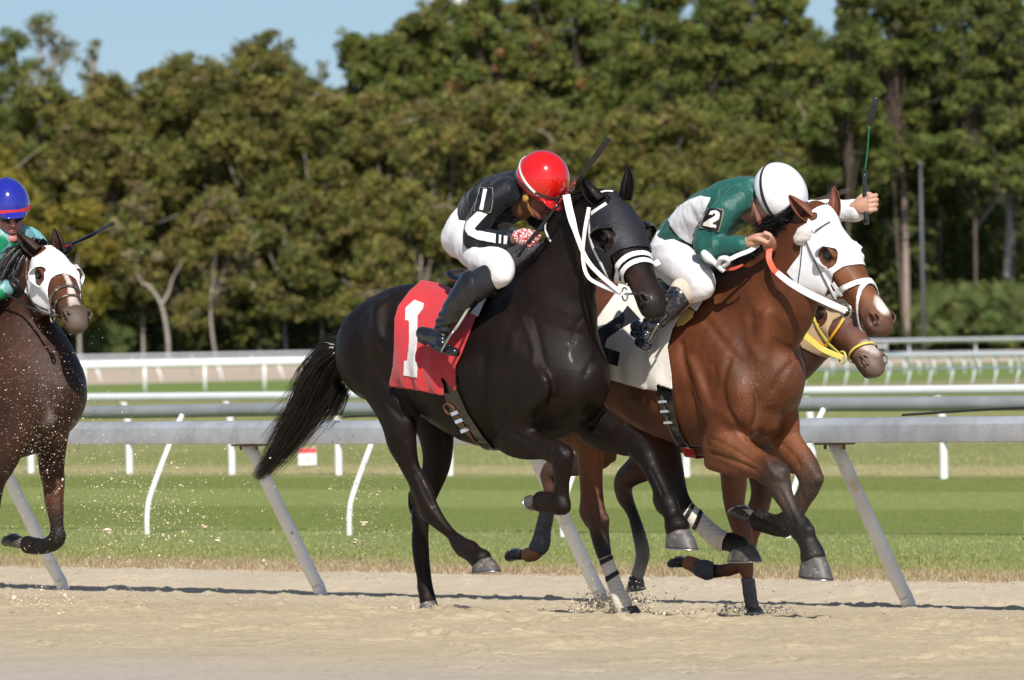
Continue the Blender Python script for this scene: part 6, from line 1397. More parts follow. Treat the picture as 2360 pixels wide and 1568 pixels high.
# whip
w0 = P1(742, 1032, .20); w1 = P1(1080, 620, .155); w2 = P1(1210, 450, .14); w3 = P1(1300, 340, .13)
wr = empty('riding_crop', w0); tag(wr, 'black riding crop with red wrapped shaft held by the red helmeted jockey', 'whip', 'riding crops of the jockeys')
tube('handle', [w0, P1(900, 850, .19), P1(1060, 640, .16)], [.011, .010, .008], BLEA, wr); V, F = ellipsoid(w0, np.eye(3), [.017, .017, .017], 14, 10); mesh_obj('pommel', V, F, BLEA, wr)
mt, nt, b = new_mat('crop_wrap'); co = objco(nt, (1, 1, 1)); wv = nt.nodes.new('ShaderNodeTexWave'); wv.inputs['Scale'].default_value = 22; wv.bands_direction = 'Z'; nt.links.new(co, wv.inputs[0]); rr = ramp(nt, wv.outputs[0], [(.45, (.55, .02, .03)), (.55, (.02, .02, .02))]); nt.links.new(rr.outputs[0], b.inputs['Base Color'])
tube('shaft', [P1(1060, 640, .16), w2], [.007, .0065], mt, wr); tube('shaft_tip', [w2, w3], [.0065, .006], BLEA, wr)
fl = P1(1475, 105, .11); d = nrm(fl - w3); n_ = nrm(CAM - fl); s_ = nrm(np.cross(d, n_)); V, F = box((w3 + fl) / 2, d, s_, n_, np.linalg.norm(fl - w3) / 2, .0145, .004); o = mesh_obj('flap', V, F, BLEA, wr); md = o.modifiers.new('b', 'BEVEL'); md.width = .003; md.segments = 2
# ---------------------------------------------------------------- jockey two: white cap, green silks
def P2(x, y, b, c=5): return f2.px(c, x, y, b)
GRN = silk('silk_green', (0.0045, 0.088, 0.070), .45, var=.14, nscale=8); SK2 = skin_mat('skin_light', 0); SC2 = (0.50, .27, .19); LIP2 = (.45, .15, .12)
j2 = empty('person', P2(300, 1100, 0)); tag(j2, 'jockey in green and white silks and white helmet, whip arm raised, on the bay', 'jockey', 'jockeys riding in the race')
G2h = HHead(P2(1205, 520, .0), math.radians(42), math.radians(58), 0, 1.08)
torso2 = [(P2(370, 970, 0), .150, .115), (P2(430, 850, .01), .140, .108), (P2(575, 715, .01), .150, .112), (P2(750, 590, .01), .172, .115), (P2(900, 500, .01), .162, .10), (P2(1030, 450, .01), .09, .08)]
armR = [(P2(900, 505, .14), .060, .068), (P2(830, 580, .19), .062, .068), (P2(740, 690, .23), .060, .068), (P2(655, 845, .255), .058, .064), (P2(720, 880, .25), .055, .060), (P2(830, 875, .235), .047, .050), (P2(930, 862, .22), .041, .044)]
armL = [(P2(960, 470, -.15), .06, .07), (P2(1120, 520, -.24), .056, .06), (P2(1330, 590, -.36), .052, .055), (P2(1500, 600, -.43), .048, .05), (P2(1660, 590, -.46), .044, .046), (P2(1850, 585, -.49), .040, .044)]
legR = [(P2(370, 960, .09), .09, .115), (P2(420, 1020, .15), .092, .108), (P2(510, 1090, .22), .084, .094), (P2(600, 1150, .262), .070, .078), (P2(610, 1190, .27), .060, .066), (P2(540, 1230, .28), .048, .054)]
legL = [(P2(350, 920, -.10), .10, .125), (P2(480, 980, -.17), .09, .11), (P2(660, 1040, -.22), .08, .09), (P2(820, 1080, -.25), .066, .07), (P2(790, 1180, -.27), .05, .055)]
hR = P2(1085, 825, .185); hL = P2(1905, 545, -.49)
S = hbox([p[0] for p in torso2 + armR + armL + legR + legL] + [G2h.w(0, 0, .15), G2h.w(.15, 0, -.1), P2(120, 1600, .37), hR, hL], .14, .0075)
for st in (torso2, armR, armL, legR, legL): S.chain(thin(st), f2.rt, .03, 3)
S.chain([(P2(900, 862, .225), .026, .030), (P2(970, 850, .21), .026, .030), (P2(1030, 838, .20), .028, .027), (hR, .020, .020)], f2.rt, .02, 3); S.chain([(P2(1800, 590, -.48), .028, .03), (P2(1850, 575, -.49), .026, .028), (hL, .02, .02)], f2.rt, .02, 3)
S.chain([(P2(560, 1220, .28), .036, .04), (P2(400, 1350, .32), .045, .05), (P2(200, 1520, .36), .028, .03)], f2.rt, .02, 3); S.chain([(P2(800, 1150, -.27), .036, .04), (P2(650, 1310, -.33), .045, .05), (P2(470, 1500, -.36), .028, .03)], f2.rt, .02, 3)
G2h.build(S, SC2, LIP2); V, Q = S.mesh(relax=2); cols = S.colours(V, np.array(SC2)); mesh_obj('body', V, Q, SK2, j2, cols=cols)
wd2 = nrm(P2(1920, 280, -.50) - P2(1930, 690, -.48))
glove_or_hand('hand', hR, nrm(np.array([-.3, -.75, .55])), nrm(P2(1170, 830, .15) - P2(960, 850, .21)), nrm(np.array([-.1, -.35, .93])), SK2, j2, 1.10, SC2)
glove_or_hand('hand', hL, wd2, nrm(np.array([.75, -.35, .15])), nrm(np.array([-.2, -.95, -.1])), SK2, j2, 1.16, SC2)
S = hbox([p[0] for p in torso2 + armR + armL], .2, .006)
S.chain(fat_(torso2[1:], 1.0), f2.rt, .04, 4); S.chain(fat_(armR, 1.0), f2.rt, .045, 4); S.chain(fat_(armL[:5], 1.0), f2.rt, .045, 4)
jk2, JV, JQ, jb2 = garment('jacket', S, GRN, j2, .014, (13, 13, 8), 15, relax=2)
S = hbox([p[0] for p in armL[3:]], .1, .006); S.chain(fat_(armL[3:], 1.14), f2.rt, .03, 4); garment('white_sleeve', S, WSK, j2, .006, (14, 14, 14), 3)
S = hbox([p[0] for p in torso2[:2] + legR + legL], .2, .0065)
S.chain(fat_(torso2[:2], 1.0), f2.rt, .04, 2); S.chain(fat_(legR, 1.0), f2.rt, .05, 4); S.chain(fat_(legL, 1.0), f2.rt, .05, 4)
pk2, PV, PQ, pb2 = garment('breeches', S, BRE, j2, .005, (9, 9, 14), 19)
patch('side_panel', jb2, 5, [(350, 668), (430, 560), (520, 505), (610, 472), (690, 485), (640, 600), (590, 730), (566, 800), (546, 850), (500, 830), (440, 792), (370, 712)], .004, WSK, jk2, 9)
ap = patch('arm_badge', jb2, 5, [(668, 568), (790, 580), (775, 660), (742, 750), (608, 722), (640, 640)], .005, BLEA, jk2, 9)
for pl in ([(668, 568), (790, 580)], [(790, 580), (775, 660), (742, 750)], [(742, 750), (608, 722)], [(608, 722), (640, 640), (668, 568)]):
    if ap: strap('badge_edge', jb2, 5, pl, 8, EDG, ap, .008, .003)
if ap: patch('digit', jb2, 5, [(682, 622), (695, 598), (728, 588), (756, 600), (762, 626), (748, 655), (715, 678), (690, 694), (726, 700), (722, 724), (636, 710), (642, 688), (690, 656), (722, 634), (724, 616), (712, 612), (704, 628)], .010, CREAM, ap, 5)
WHM = simple('helmet_white', (0.82, 0.82, 0.83), .25, var=.03, nscale=10, bmp=.12, bscale=26, coat=.5)
hm2, hb2 = helmet(G2h, WHM, j2, r=(.146, .120, .118), c=(-.020, 0, .050), cut=-.02, pk=.01)
hband(G2h, hm2, BCLOTH, 'helmet_band', -.005, .085, r=(.146, .120), c=(-.020, 0), rz=.118, cz=.050, w_=.008, a0=PI * .2, a1=PI * 1.8)
goggles(G2h, j2, GLS, BLEA, BLEA)
A = P2(190, 1530, .375); T = f2.px(3, 1385, 500, .40); Hh = f2.px(3, 1262, 355, .38); Bl = f2.px(3, 1340, 440, .395)
MUDB = simple('boot_muddy', (0.018, .022, .04), .25, var=.3, coat=.4, dirt=((.20, .165, .12), .53, 48)); 
boot(f2, 'boot', [(5, 440, 1265, .325, .058, .066), (5, 370, 1350, .34, .054, .062), (5, 270, 1440, .355, .046, .052), (5, 195, 1515, .36, .043, .047)], (A, Bl, T, Hh), .37, MUDB, j2)
S = hbox([P2(590, 1180, .28), P2(430, 1270, .32)], .13, .006); S.chain([(P2(545, 1215, .29), .050, .062), (P2(450, 1240, .315), .056, .070)], f2.rt, .02, 3); V, Q = S.mesh(relax=2); mesh_obj('gaiter', V, Q, simple('gaiter_beige', (.62, .52, .44), .7, var=.05, bmp=.15), j2)
boot(f2, 'boot', [(5, 720, 1240, -.31, .056, .060), (5, 600, 1370, -.34, .052, .056), (5, 500, 1480, -.36, .043, .047)], (P2(480, 1500, -.37), P2(500, 1610, -.38), P2(540, 1660, -.38), P2(400, 1570, -.37)), -.37, MUDB, j2)
tube('stirrup_iron', [f2.px(3, 1470, 290, .42), f2.px(3, 1430, 350, .43), f2.px(3, 1380, 420, .425), f2.px(3, 1330, 400, .42)], .0065, STEEL, r2); tube('stirrup_leather', [f2.px(3, 1600, 160, .33), f2.px(3, 1540, 220, .37), f2.px(3, 1470, 290, .41)], .009, BLEA, r2)
# rein ends knotted below the forearm
tube('rein_knot', [P2(632, 925, .30), P2(665, 965, .31), P2(720, 1005, .31), P2(770, 1045, .30), P2(795, 1072, .29)], [.020, .024, .014, .018, .012], WLEA, r2, n=5)
tube('rein_knot', [P2(745, 1030, .31), P2(765, 975, .32), P2(815, 970, .31), P2(825, 1000, .30), P2(790, 1030, .30)], [.012, .014, .014, .012, .012], WLEA, r2, n=5)
free_strap('rein', f2, 5, [(820, 985, .29), (900, 945, .26), (1000, 905, .22), (1070, 860, .18)], [34, 34, 30], WLEA, r2, .004); free_strap('rein_grip', f2, 5, [(800, 1060, .28), (870, 1050, .27), (945, 1018, .25)], [14, 26, 12], ORG, r2, .004)
q0 = P2(1932, 692, -.48); q1 = P2(1918, 480, -.49); q2 = P2(1918, 275, -.50); q3 = f2.px('F', 2003, 290, -.52); q4 = f2.px('F', 2020, 226, -.53)
wr = empty('riding_crop', q0); tag(wr, 'riding crop with thin green shaft raised upright by the green silks jockey', 'whip', 'riding crops of the jockeys')
tube('handle', [q0, q1, q2], [.014, .011, .009], BLEA, wr); tube('shaft', [q2, (q2 + q3) / 2 + [.004, 0, 0], q3], [.0045, .004, .004], simple('shaft_green', (.01, .12, .05), .3), wr)
d = nrm(q4 - q3); n_ = nrm(CAM - q4); s_ = nrm(np.cross(d, n_)); V, F = box((q3 + q4) / 2, d, s_, n_, np.linalg.norm(q4 - q3) / 2, .016, .004); o = mesh_obj('flap', V, F, BLEA, wr); md = o.modifiers.new('b', 'BEVEL'); md.width = .003; md.segments = 2
# ---------------------------------------------------------------- jockey four: blue helmet at the left edge
def P4(x, y, b, c=8): return f4.px(c, x, y, b)
SC4 = (0.46, .20, .13); j4 = empty('person', P4(-300, 1000, 0)); tag(j4, 'jockey in blue helmet, dark goggles and green diamond silks at the left edge', 'jockey', 'jockeys riding in the race')
G4h = HHead(P4(60, 415, .04), math.radians(72), math.radians(12), math.radians(-4), 1.08)
torso4 = [(P4(-420, 1000, 0), .165, .125), (P4(-330, 880, .01), .150, .115), (P4(-200, 780, .01), .165, .12), (P4(-40, 720, .01), .19, .13), (P4(60, 650, .01), .17, .11), (P4(70, 570, .01), .08, .08)]
armR = [(P4(-60, 720, .17), .065, .07), (P4(-130, 860, .24), .06, .065), (P4(-170, 1000, .26), .056, .06), (P4(-60, 1040, .22), .045, .05), (P4(60, 1000, .15), .038, .04)]
armL = [(P4(170, 650, -.14), .065, .075), (P4(250, 640, -.20), .062, .07), (P4(330, 740, -.24), .055, .06), (P4(380, 820, -.24), .05, .055), (P4(430, 760, -.22), .042, .045), (P4(480, 700, -.20), .036, .038)]
legR = [(P4(-430, 980, .10), .10, .125), (P4(-340, 1080, .2), .09, .11), (P4(-180, 1180, .27), .068, .076), (P4(-240, 1240, .28), .05, .05)]
legL = [(P4(-400, 980, -.10), .10, .125), (P4(-260, 1050, -.2), .09, .11), (P4(-60, 1100, -.26), .068, .076), (P4(-90, 1200, -.28), .05, .05)]
hL = P4(510, 690, -.19); hR = P4(110, 980, .13)
S = hbox([p[0] for p in torso4 + armR + armL + legR + legL] + [G4h.w(0, 0, .15), G4h.w(.15, 0, -.1), P4(-400, 1600, .37), P4(-300, 1600, -.37), hR, hL], .14, .0075)
for st in (torso4, armR, armL, legR, legL): S.chain(thin(st), f4.rt, .03, 3)
S.chain([(armR[-1][0], .03, .03), (hR, .022, .022)], f4.rt, .02, 2); S.chain([(armL[-1][0], .03, .03), (hL, .022, .022)], f4.rt, .02, 2)
S.chain([(legR[-1][0], .036, .04), (P4(-360, 1400, .33), .045, .05), (P4(-460, 1560, .36), .03, .03)], f4.rt, .02, 3); S.chain([(legL[-1][0], .036, .04), (P4(-250, 1380, -.33), .045, .05), (P4(-350, 1540, -.36), .03, .03)], f4.rt, .02, 3)
G4h.build(S, SC4, (.50, .18, .15)); V, Q = S.mesh(relax=2); cols = S.colours(V, np.array(SC4)); mesh_obj('body', V, Q, SK2, j4, cols=cols)
mt, nt, b = new_mat('silk_green_diamonds'); co = objco(nt); 
sp3 = nt.nodes.new('ShaderNodeSeparateXYZ'); nt.links.new(co, sp3.inputs[0]); u_ = math_(nt, 'ADD', math_(nt, 'MULTIPLY', sp3.outputs[0], 9.0), math_(nt, 'MULTIPLY', sp3.outputs[2], 7.0)); v_ = math_(nt, 'SUBTRACT', math_(nt, 'MULTIPLY', sp3.outputs[0], 9.0), math_(nt, 'MULTIPLY', sp3.outputs[2], 7.0))
ck = nt.nodes.new('ShaderNodeTexChecker'); cx3 = nt.nodes.new('ShaderNodeCombineXYZ'); nt.links.new(u_, cx3.inputs[0]); nt.links.new(v_, cx3.inputs[1]); cx3.inputs[2].default_value = .5; nt.links.new(cx3.outputs[0], ck.inputs[0]); ck.inputs['Scale'].default_value = 1.0
ck.inputs['Color1'].default_value = (.005, .20, .085, 1); ck.inputs['Color2'].default_value = (.16, .34, .36, 1); nt.links.new(ck.outputs[0], b.inputs['Base Color']); b.inputs['Roughness'].default_value = .42; bump(nt, b, noise(nt, 26, 4, .6, co).outputs[0], .4, .01); DIA = mt
TEAL = silk('silk_teal', (.16, .42, .45), .45)
S = hbox([p[0] for p in torso4 + armR], .2, .0065); S.chain(fat_(torso4[1:], 1.0), f4.rt, .04, 4); S.chain(fat_(armR, 1.0), f4.rt, .045, 4); garment('jacket', S, DIA, j4, .009, (10, 10, 7), 25)
S = hbox([p[0] for p in armL], .1, .0065); S.chain(fat_(armL, 1.05), f4.rt, .045, 4); garment('sleeve', S, TEAL, j4, .009, (14, 14, 12), 6)
S = hbox([p[0] for p in torso4[:2] + legR + legL], .2, .008); S.chain(fat_(torso4[:2], 1.0), f4.rt, .04, 2); S.chain(fat_(legR, 1.0), f4.rt, .05, 4); S.chain(fat_(legL, 1.0), f4.rt, .05, 4); garment('breeches', S, BRE, j4, .004, (10, 10, 5), 29)
boot(f4, 'boot', [(8, -280, 1280, .31, .06, .066), (8, -370, 1420, .34, .054, .06), (8, -450, 1540, .36, .045, .05)], (P4(-460, 1560, .37), P4(-400, 1640, .39), P4(-350, 1690, .39), P4(-520, 1590, .37)), .37, BLEA, j4, .008)
boot(f4, 'boot', [(8, -140, 1260, -.31, .06, .066), (8, -250, 1400, -.34, .054, .06), (8, -340, 1520, -.36, .045, .05)], (P4(-350, 1540, -.37), P4(-290, 1620, -.39), P4(-240, 1660, -.39), P4(-410, 1570, -.37)), -.37, BLEA, j4, .008)
glove_or_hand('glove', hL, nrm(P4(900, 490, -.15) - P4(540, 668, -.18)), nrm(np.array([.4, -.7, .2])), nrm(np.array([0, -.3, .9])), MATS['glove_dark'], j4, 1.0); glove_or_hand('glove', hR, nrm(np.array([-.3, -.75, .55])), nrm(f4.hd), nrm(np.array([-.1, -.35, .93])), MATS['glove_dark'], j4, 1.0)
BLUH = simple('helmet_blue_gloss', (0.018, 0.022, 0.30), .12, var=.05, coat=1.0, dirt=((.42, .36, .28), .64, 17))
hm4, hb4 = helmet(G4h, BLUH, j4, r=(.128, .112, .136), c=(-.012, 0, .040), cut=.014, pk=.015); hband(G4h, hm4, simple('red_band', (.60, .03, .025), .5, dirt=((.5, .4, .3), .66, 30)), 'helmet_band', .034, .034, r=(.128, .112), c=(-.012, 0), rz=.136, cz=.040, w_=.010)
V, F = ellipsoid(G4h.w(-.012, 0, .040 + .136), np.array([G4h.x, G4h.y, G4h.z]), np.array([.012, .012, .006]), 12, 8); mesh_obj('button', V, F, BLUH, hm4)
goggles(G4h, j4, GLS, BLEA, BLEA)
a, b_, c_ = P4(530, 672, -.18), P4(570, 655, -.18), P4(905, 488, -.15); wr = empty('riding_crop', a); tag(wr, 'short black riding crop pointing right above the brown horse with white hood', 'whip', 'riding crops of the jockeys')
tube('collar', [a, b_], [.012, .011], simple('red_wrap', (.6, .03, .04), .5), wr); tube('shaft', [b_, (b_ + c_) / 2 + np.array([0, 0, -.006]), c_], [.0075, .012, .010], BLEA, wr)
# ================================================================ woodland beyond the far course
def leaf_mat(name, transl=.25):
    mt, nt, b = new_mat(name); at = nt.nodes.new('ShaderNodeAttribute'); at.attribute_name = 'Col'; nt.links.new(at.outputs['Color'], b.inputs['Base Color']); b.inputs['Roughness'].default_value = .6; b.inputs['Specular IOR Level'].default_value = .3
    tr = nt.nodes.new('ShaderNodeBsdfTranslucent'); nt.links.new(at.outputs['Color'], tr.inputs[0]); mx = nt.nodes.new('ShaderNodeMixShader'); mx.inputs[0].default_value = transl
    out = nt.nodes['Material Output']; nt.links.new(b.outputs[0], mx.inputs[1]); nt.links.new(tr.outputs[0], mx.inputs[2]); nt.links.new(mx.outputs[0], out.inputs[0]); return mt
LEAF = leaf_mat('leaves', .22); BARKP = simple('bark_pale', (.36, .31, .26), .9, var=.25, nscale=1.2); BARKB = simple('bark_brown', (.13, .095, .075), .9, var=.25, nscale=1.0); BARKD = simple('bark_dark', (.09, .075, .06), .9, var=.3, nscale=1.0)
def leaves(rg, centres, radii, per, size, pal, flat=.6, squash=1.0):
    """leaf faces scattered through many small clumps; every clump has its own tint"""
    k = len(centres); n = k * per
    c = np.repeat(centres, per, 0); r = np.repeat(radii, per)
    d = rg.normal(size=(n, 3)); d /= np.linalg.norm(d, axis=1)[:, None]; rad = r * (rg.random(n) ** .45)
    P = c + d * rad[:, None] * np.array([1, 1, squash])
    nn = d * .5 + rg.normal(size=(n, 3)) * flat + np.array([0, -.15, .35]); nn /= np.linalg.norm(nn, axis=1)[:, None]
    a = np.cross(nn, rg.normal(size=(n, 3))); a /= np.linalg.norm(a, axis=1)[:, None]; b = np.cross(nn, a)
    s = size * rg.uniform(.6, 1.5, n)[:, None]; e = rg.uniform(.45, .9, n)[:, None]
    V = np.stack([P - a * s, P - b * s * e, P + a * s, P + b * s * e], 1).reshape(-1, 3)
    pal = np.asarray(pal) * np.array([1.16, 1.05, .80]); ci = pal[rg.integers(0, len(pal), k)] * rg.uniform(.72, 1.35, (k, 1)); col = np.repeat(ci, per, 0) * rg.uniform(.75, 1.3, (n, 1)); col = np.repeat(col, 4, 0)
    return V, np.arange(n * 4).reshape(-1, 4), col
def limb_mesh(paths, seg=6):
    return join([sweep(catmull(np.array(p), 3), np.interp(np.linspace(0, 1, (len(p) - 1) * 3 + 1), [0, 1], r), np.interp(np.linspace(0, 1, (len(p) - 1) * 3 + 1), [0, 1], r), (1, 0, 0), seg) for p, r in paths])
OLIVE = [(.132, .145, .040), (.155, .155, .050), (.112, .136, .040), (.180, .165, .062), (.148, .130, .058), (.100, .122, .036), (.168, .180, .052)]
GREEN = [(.095, .135, .034), (.115, .155, .042), (.080, .115, .032), (.125, .145, .045)]
PINE = [(.105, .155, .040), (.090, .135, .038), (.135, .165, .048), (.115, .135, .036)]; RUSTY = [(.24, .11, .05), (.20, .115, .06)]
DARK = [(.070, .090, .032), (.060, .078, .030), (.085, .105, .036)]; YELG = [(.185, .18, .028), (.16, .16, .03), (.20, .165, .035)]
GREYT = [(.21, .19, .14), (.18, .165, .12)]
def tree(kind, px, ytop, ybot, hw, D, label, seed, pal, name, trunk=None, base=None, lobes=9, per=44, group='trees of the woodland edge', sz=.135, sparse=1.0):
    rg = np.random.default_rng(seed); k = D / FPX; X = lambda x: (x - 1180) * k; hz = lambda x: 780.4 - .0188 * (x - 1180); Zf = lambda x, y: CAM[2] + (hz(x) - y) * k
    root = empty(name, (X(px), D, GZ)); tag(root, label, 'tree', group)
    zt, zb = Zf(px, ytop), Zf(px, ybot); H_ = zt - zb; w_ = hw * k; cen = []; rad = []; tips = []
    for i in range(lobes):
        t = (i + .5) / lobes; ang = rg.uniform(0, 2 * PI); 
        if kind == 'oak': env = math.sin(min(1, (1 - t) * 1.15 + .12) * PI * .62) ; lr = w_ * rg.uniform(.38, .58)
        else: env = (.45 + .75 * (1 - t)) * rg.uniform(.7, 1.5); lr = w_ * rg.uniform(.28, .5)
        lc = np.array([X(px) + math.cos(ang) * w_ * .62 * env, D + math.sin(ang) * w_ * .62 * env, zb + H_ * (t * .88 + .04) ]); tips.append((lc, lr))
        m_ = int((30 if kind == 'oak' else 20) * sparse * (lr / 1.8) ** 1.6) + 5
        dd = rg.normal(size=(m_, 3)); dd /= np.linalg.norm(dd, axis=1)[:, None]; pp = lc + dd * (lr * rg.uniform(.55, 1.05, m_)[:, None]) * np.array([1, 1, .8 if kind == 'oak' else .5])
        cen.append(pp); rad.append(rg.uniform(.45, .95, m_) * (1 if kind == 'oak' else .8))
    cen = np.concatenate(cen); rad = np.concatenate(rad)
    lc_ = np.array([q[0] for q in tips]); lr_ = np.array([q[1] for q in tips]); kf = 5 if kind == 'oak' else 3
    fc = np.repeat(lc_, kf, 0) + rg.normal(size=(len(lc_) * kf, 3)) * np.repeat(lr_, kf)[:, None] * .45; cen = np.concatenate([cen, fc]); rad = np.concatenate([rad, np.repeat(lr_, kf) * .55])
    V, F, C_ = leaves(rg, cen, rad, per, sz if kind == 'oak' else sz * .9, pal, squash=.75, flat=.9)
    mesh_obj('crown', V, F.astype(np.int32), LEAF, root, smooth=False, cols=C_)
    b0 = np.array([X(px) if base is None else X(base), D, GZ - .3]); tm = np.array([X(px) + rg.uniform(-.3, .3), D, zb + H_ * .45]); rt = max(.12, w_ * .045) if kind == 'oak' else .13
    paths = [([b0, b0 * .5 + tm * .5 + np.array([rg.uniform(-.4, .4), 0, 0]), tm, np.array([X(px), D, zt - H_ * .12])], (rt, .05))]
    for lc, lr in tips:
        s = b0 + (tm - b0) * rg.uniform(.55, 1.0); mid = s * .5 + lc * .5 + np.array([rg.uniform(-.6, .6), rg.uniform(-.6, .6), rg.uniform(-.3, .5)]); paths.append(([s, mid, lc], (rt * .38, .03)))
        for _ in range(1):
            e = lc + rg.normal(size=3) * lr * .9; paths.append(([lc * .6 + mid * .4, (lc + e) / 2 + rg.normal(size=3) * .3, e], (.06, .02)))
    V, F = limb_mesh(paths); mesh_obj('trunk', V, F, trunk or BARKP, root); return root
# ---- front row of live oaks, olive and brownish, left of the pines
T = []
names = ['at the left edge, yellow green and low', 'below the sparse round tree at the left', 'left of the tall domed oak', 'left shoulder of the tall domed oak', 'tall oak with the domed top against the sky', 'right of the domed oak, sloping down to the sky notch', 'under the narrow notch of sky', 'behind the red helmet, left side', 'rising above the red helmet', 'right of the red helmeted jockey', 'left of the white helmet', 'just above the white helmet', 'between the white helmet and the raised crop']
oaks = [(-30, 330, 700, 110, 588, YELG), (110, 190, 640, 120, 596, OLIVE), (265, 150, 630, 120, 592, OLIVE), (420, 120, 640, 115, 598, OLIVE), (600, 62, 620, 135, 594, OLIVE), (745, 200, 640, 100, 590, OLIVE), (880, 215, 640, 110, 592, OLIVE), (1010, 205, 620, 115, 590, OLIVE), (1150, 190, 640, 115, 595, OLIVE), (1300, 240, 640, 115, 590, OLIVE), (1440, 250, 650, 110, 594, OLIVE), (1570, 230, 650, 115, 592, OLIVE), (1720, 280, 640, 110, 594, OLIVE)]
for i, ((x, yt, yb, hw, D, pal), nm_) in enumerate(zip(oaks, names)): tree('oak', x, yt, yb, hw, D, 'olive oak ' + nm_, 100 + i, pal, 'oak_tree', lobes=15, per=66)
low = [(40, 420, 'low yellowish oak above the blue helmet', YELG), (190, 470, 'low olive oak above the white hooded brown horse', YELG), (330, 440, 'grey twiggy oak left of the pale forked trunk', OLIVE + GREYT), (500, 450, 'low oak with grey twigs, middle of the left wood', OLIVE + GREYT), (660, 440, 'dark green oak left of the pale straight trunk', OLIVE + DARK), (820, 450, 'low oak above the black horse croup', OLIVE), (970, 420, 'low olive oak behind the black silks jockey', OLIVE), (1400, 430, 'yellowish low oak between the two front jockeys', OLIVE + YELG), (1530, 440, 'low oak left of the green silks back', OLIVE)]
for i, (x, yt, lb, pal) in enumerate(low): tree('oak', x, yt, 740, 95, 584 + (i % 3) * 2, lb, 140 + i, pal, 'oak_tree', lobes=9, per=66, group='low oaks in front of the wood')
# ---- second row: fills behind
back = [(-70, 110, 'tall green tree cut by the left edge'), (180, 215, 'oak half hidden behind the left front row'), (350, 185, 'oak filling the gap left of the dome'), (520, 150, 'oak behind the left side of the dome'), (690, 130, 'oak behind the right side of the dome'), (830, 240, 'dark oak behind the sky notch'), (960, 250, 'oak behind the black jockey, rear row'), (1100, 240, 'rear oak above the red helmet'), (1240, 250, 'rear oak right of the red helmet'), (1380, 260, 'rear oak over the black horse ears'), (1500, 260, 'rear oak left of the green silks'), (1650, 260, 'rear oak behind the white helmet'), (1800, 300, 'rear oak left of the raised crop')]
for i, (x, yt, lb) in enumerate(back): tree('oak', x, yt, 700, 105, 612 + (i % 3) * 4, lb, 180 + i, OLIVE + DARK if i else GREEN, 'oak_tree', lobes=13, per=44, group='rear row of oaks', trunk=BARKD)
tree('oak', 30, 60, 330, 62, 640, 'bright green tree top at the upper left corner', 230, GREEN, 'tree', lobes=8, per=44)
tree('pine', 130, 22, 210, 70, 646, 'sparse round topped tree standing against the sky at the upper left', 231, GREEN + GREYT, 'tree', lobes=16, per=14, sparse=.55, trunk=BARKP)
tree('pine', 228, 85, 190, 26, 650, 'thin twiggy top right of the sparse round tree', 232, GREEN + GREYT, 'tree', lobes=6, per=12, sparse=.5)
tree('pine', 752, 130, 260, 18, 650, 'small sapling top in the notch of sky', 233, GREEN, 'tree', lobes=5, per=14, sparse=.7)
# ---- pines, taller, from the middle to the right
pines = [(850, 70, 330, 62, 'rounded pine right of the sky notch'), (915, 66, 380, 60, 'pine next to the rounded one, with dark lower branches'), (985, 20, 330, 70, 'pine stepping up towards the white tower'), (1060, -20, 360, 80, 'bright green pine below the white tower'), (1150, -50, 380, 85, 'pine with a rusty patch, top cut off by the frame'), (1250, -60, 360, 80, 'pine with reddish dead needles above the red helmet'), (1340, -60, 380, 80, 'tall pine above the black flap of the crop'), (1430, -30, 380, 75, 'pine in the top centre with sky showing through'), (1530, -70, 420, 85, 'tall pine left of centre right'), (1640, -60, 420, 85, 'dense pine over the green silks jockey'), (1750, -70, 430, 80, 'pine left of the sky gap'), (1830, -40, 330, 48, 'thin pine at the sky gap'), (1960, -60, 430, 70, 'pine behind the raised crop'), (2060, -80, 420, 90, 'tall pine with the long pale straight trunk'), (2160, -60, 480, 80, 'dark pine right of the pale straight trunk'), (2250, -70, 460, 75, 'pine near the second sky gap'), (2340, -60, 440, 90, 'pine at the right edge with a grey bare trunk'), (1900, 100, 470, 70, 'shorter pine below the sky gap')]
for i, (x, yt, yb, hw, lb) in enumerate(pines):
    pal = PINE * 2 + (RUSTY[1:] if i in (4, 5) else []) + (DARK if x > 1900 else OLIVE[:2])
    tree('pine', x, yt, yb, hw * 1.3, 622 + (i % 4) * 5 if x < 1900 else 596 + (i % 3) * 5, lb, 260 + i, pal, 'pine_tree', trunk=BARKB, lobes=34, per=44, sz=.15, base=2088 if x == 2060 else (2326 if x == 2340 else None), group='pines of the wood')
rear = [(1865, 25), (1000, 40), (1130, 60), (1240, 40), (1360, 60), (1490, 40), (1600, 30), (1700, 60), (1790, 120), (1930, 130), (2020, 40), (2120, 60), (2310, 60), (2390, 20), (2190, 130)]
for i, (x, yt) in enumerate(rear): tree('pine', x, yt, 640, 110, 660, 'rear pine, ' + ['in the upper right gap of sky', 'above the jockey in black', 'left of the red helmet', 'over the red helmet', 'over the black ears', 'over the black muzzle', 'over the green back', 'over the white helmet', 'over the white hood', 'left of the crop flap', 'over the crop flap', 'over the lamp pole', 'near the right edge', 'touching the right edge', 'right of the lamp pole'][i] + ', seen through gaps', 300 + i, DARK + PINE, 'pine_tree', trunk=BARKD, lobes=26, per=30, group='rear pines')
# ---- right hand mid layer
mid = [(1850, 330, 'hazy grey green tree under the sky gap'), (1950, 360, 'tree behind the upright crop'), (2050, 430, 'dark tree left of the pale trunk'), (2180, 420, 'dark leafy tree right of the lamp pole'), (2290, 470, 'dark leafy tree by the grey bare trunk')]
for i, (x, yt, lb) in enumerate(mid): tree('oak', x, yt, 640, 75, 606 + i, lb, 330 + i, DARK + PINE if i > 1 else OLIVE + GREYT, 'tree', lobes=9, per=24, group='shaded trees at the right', trunk=BARKP)
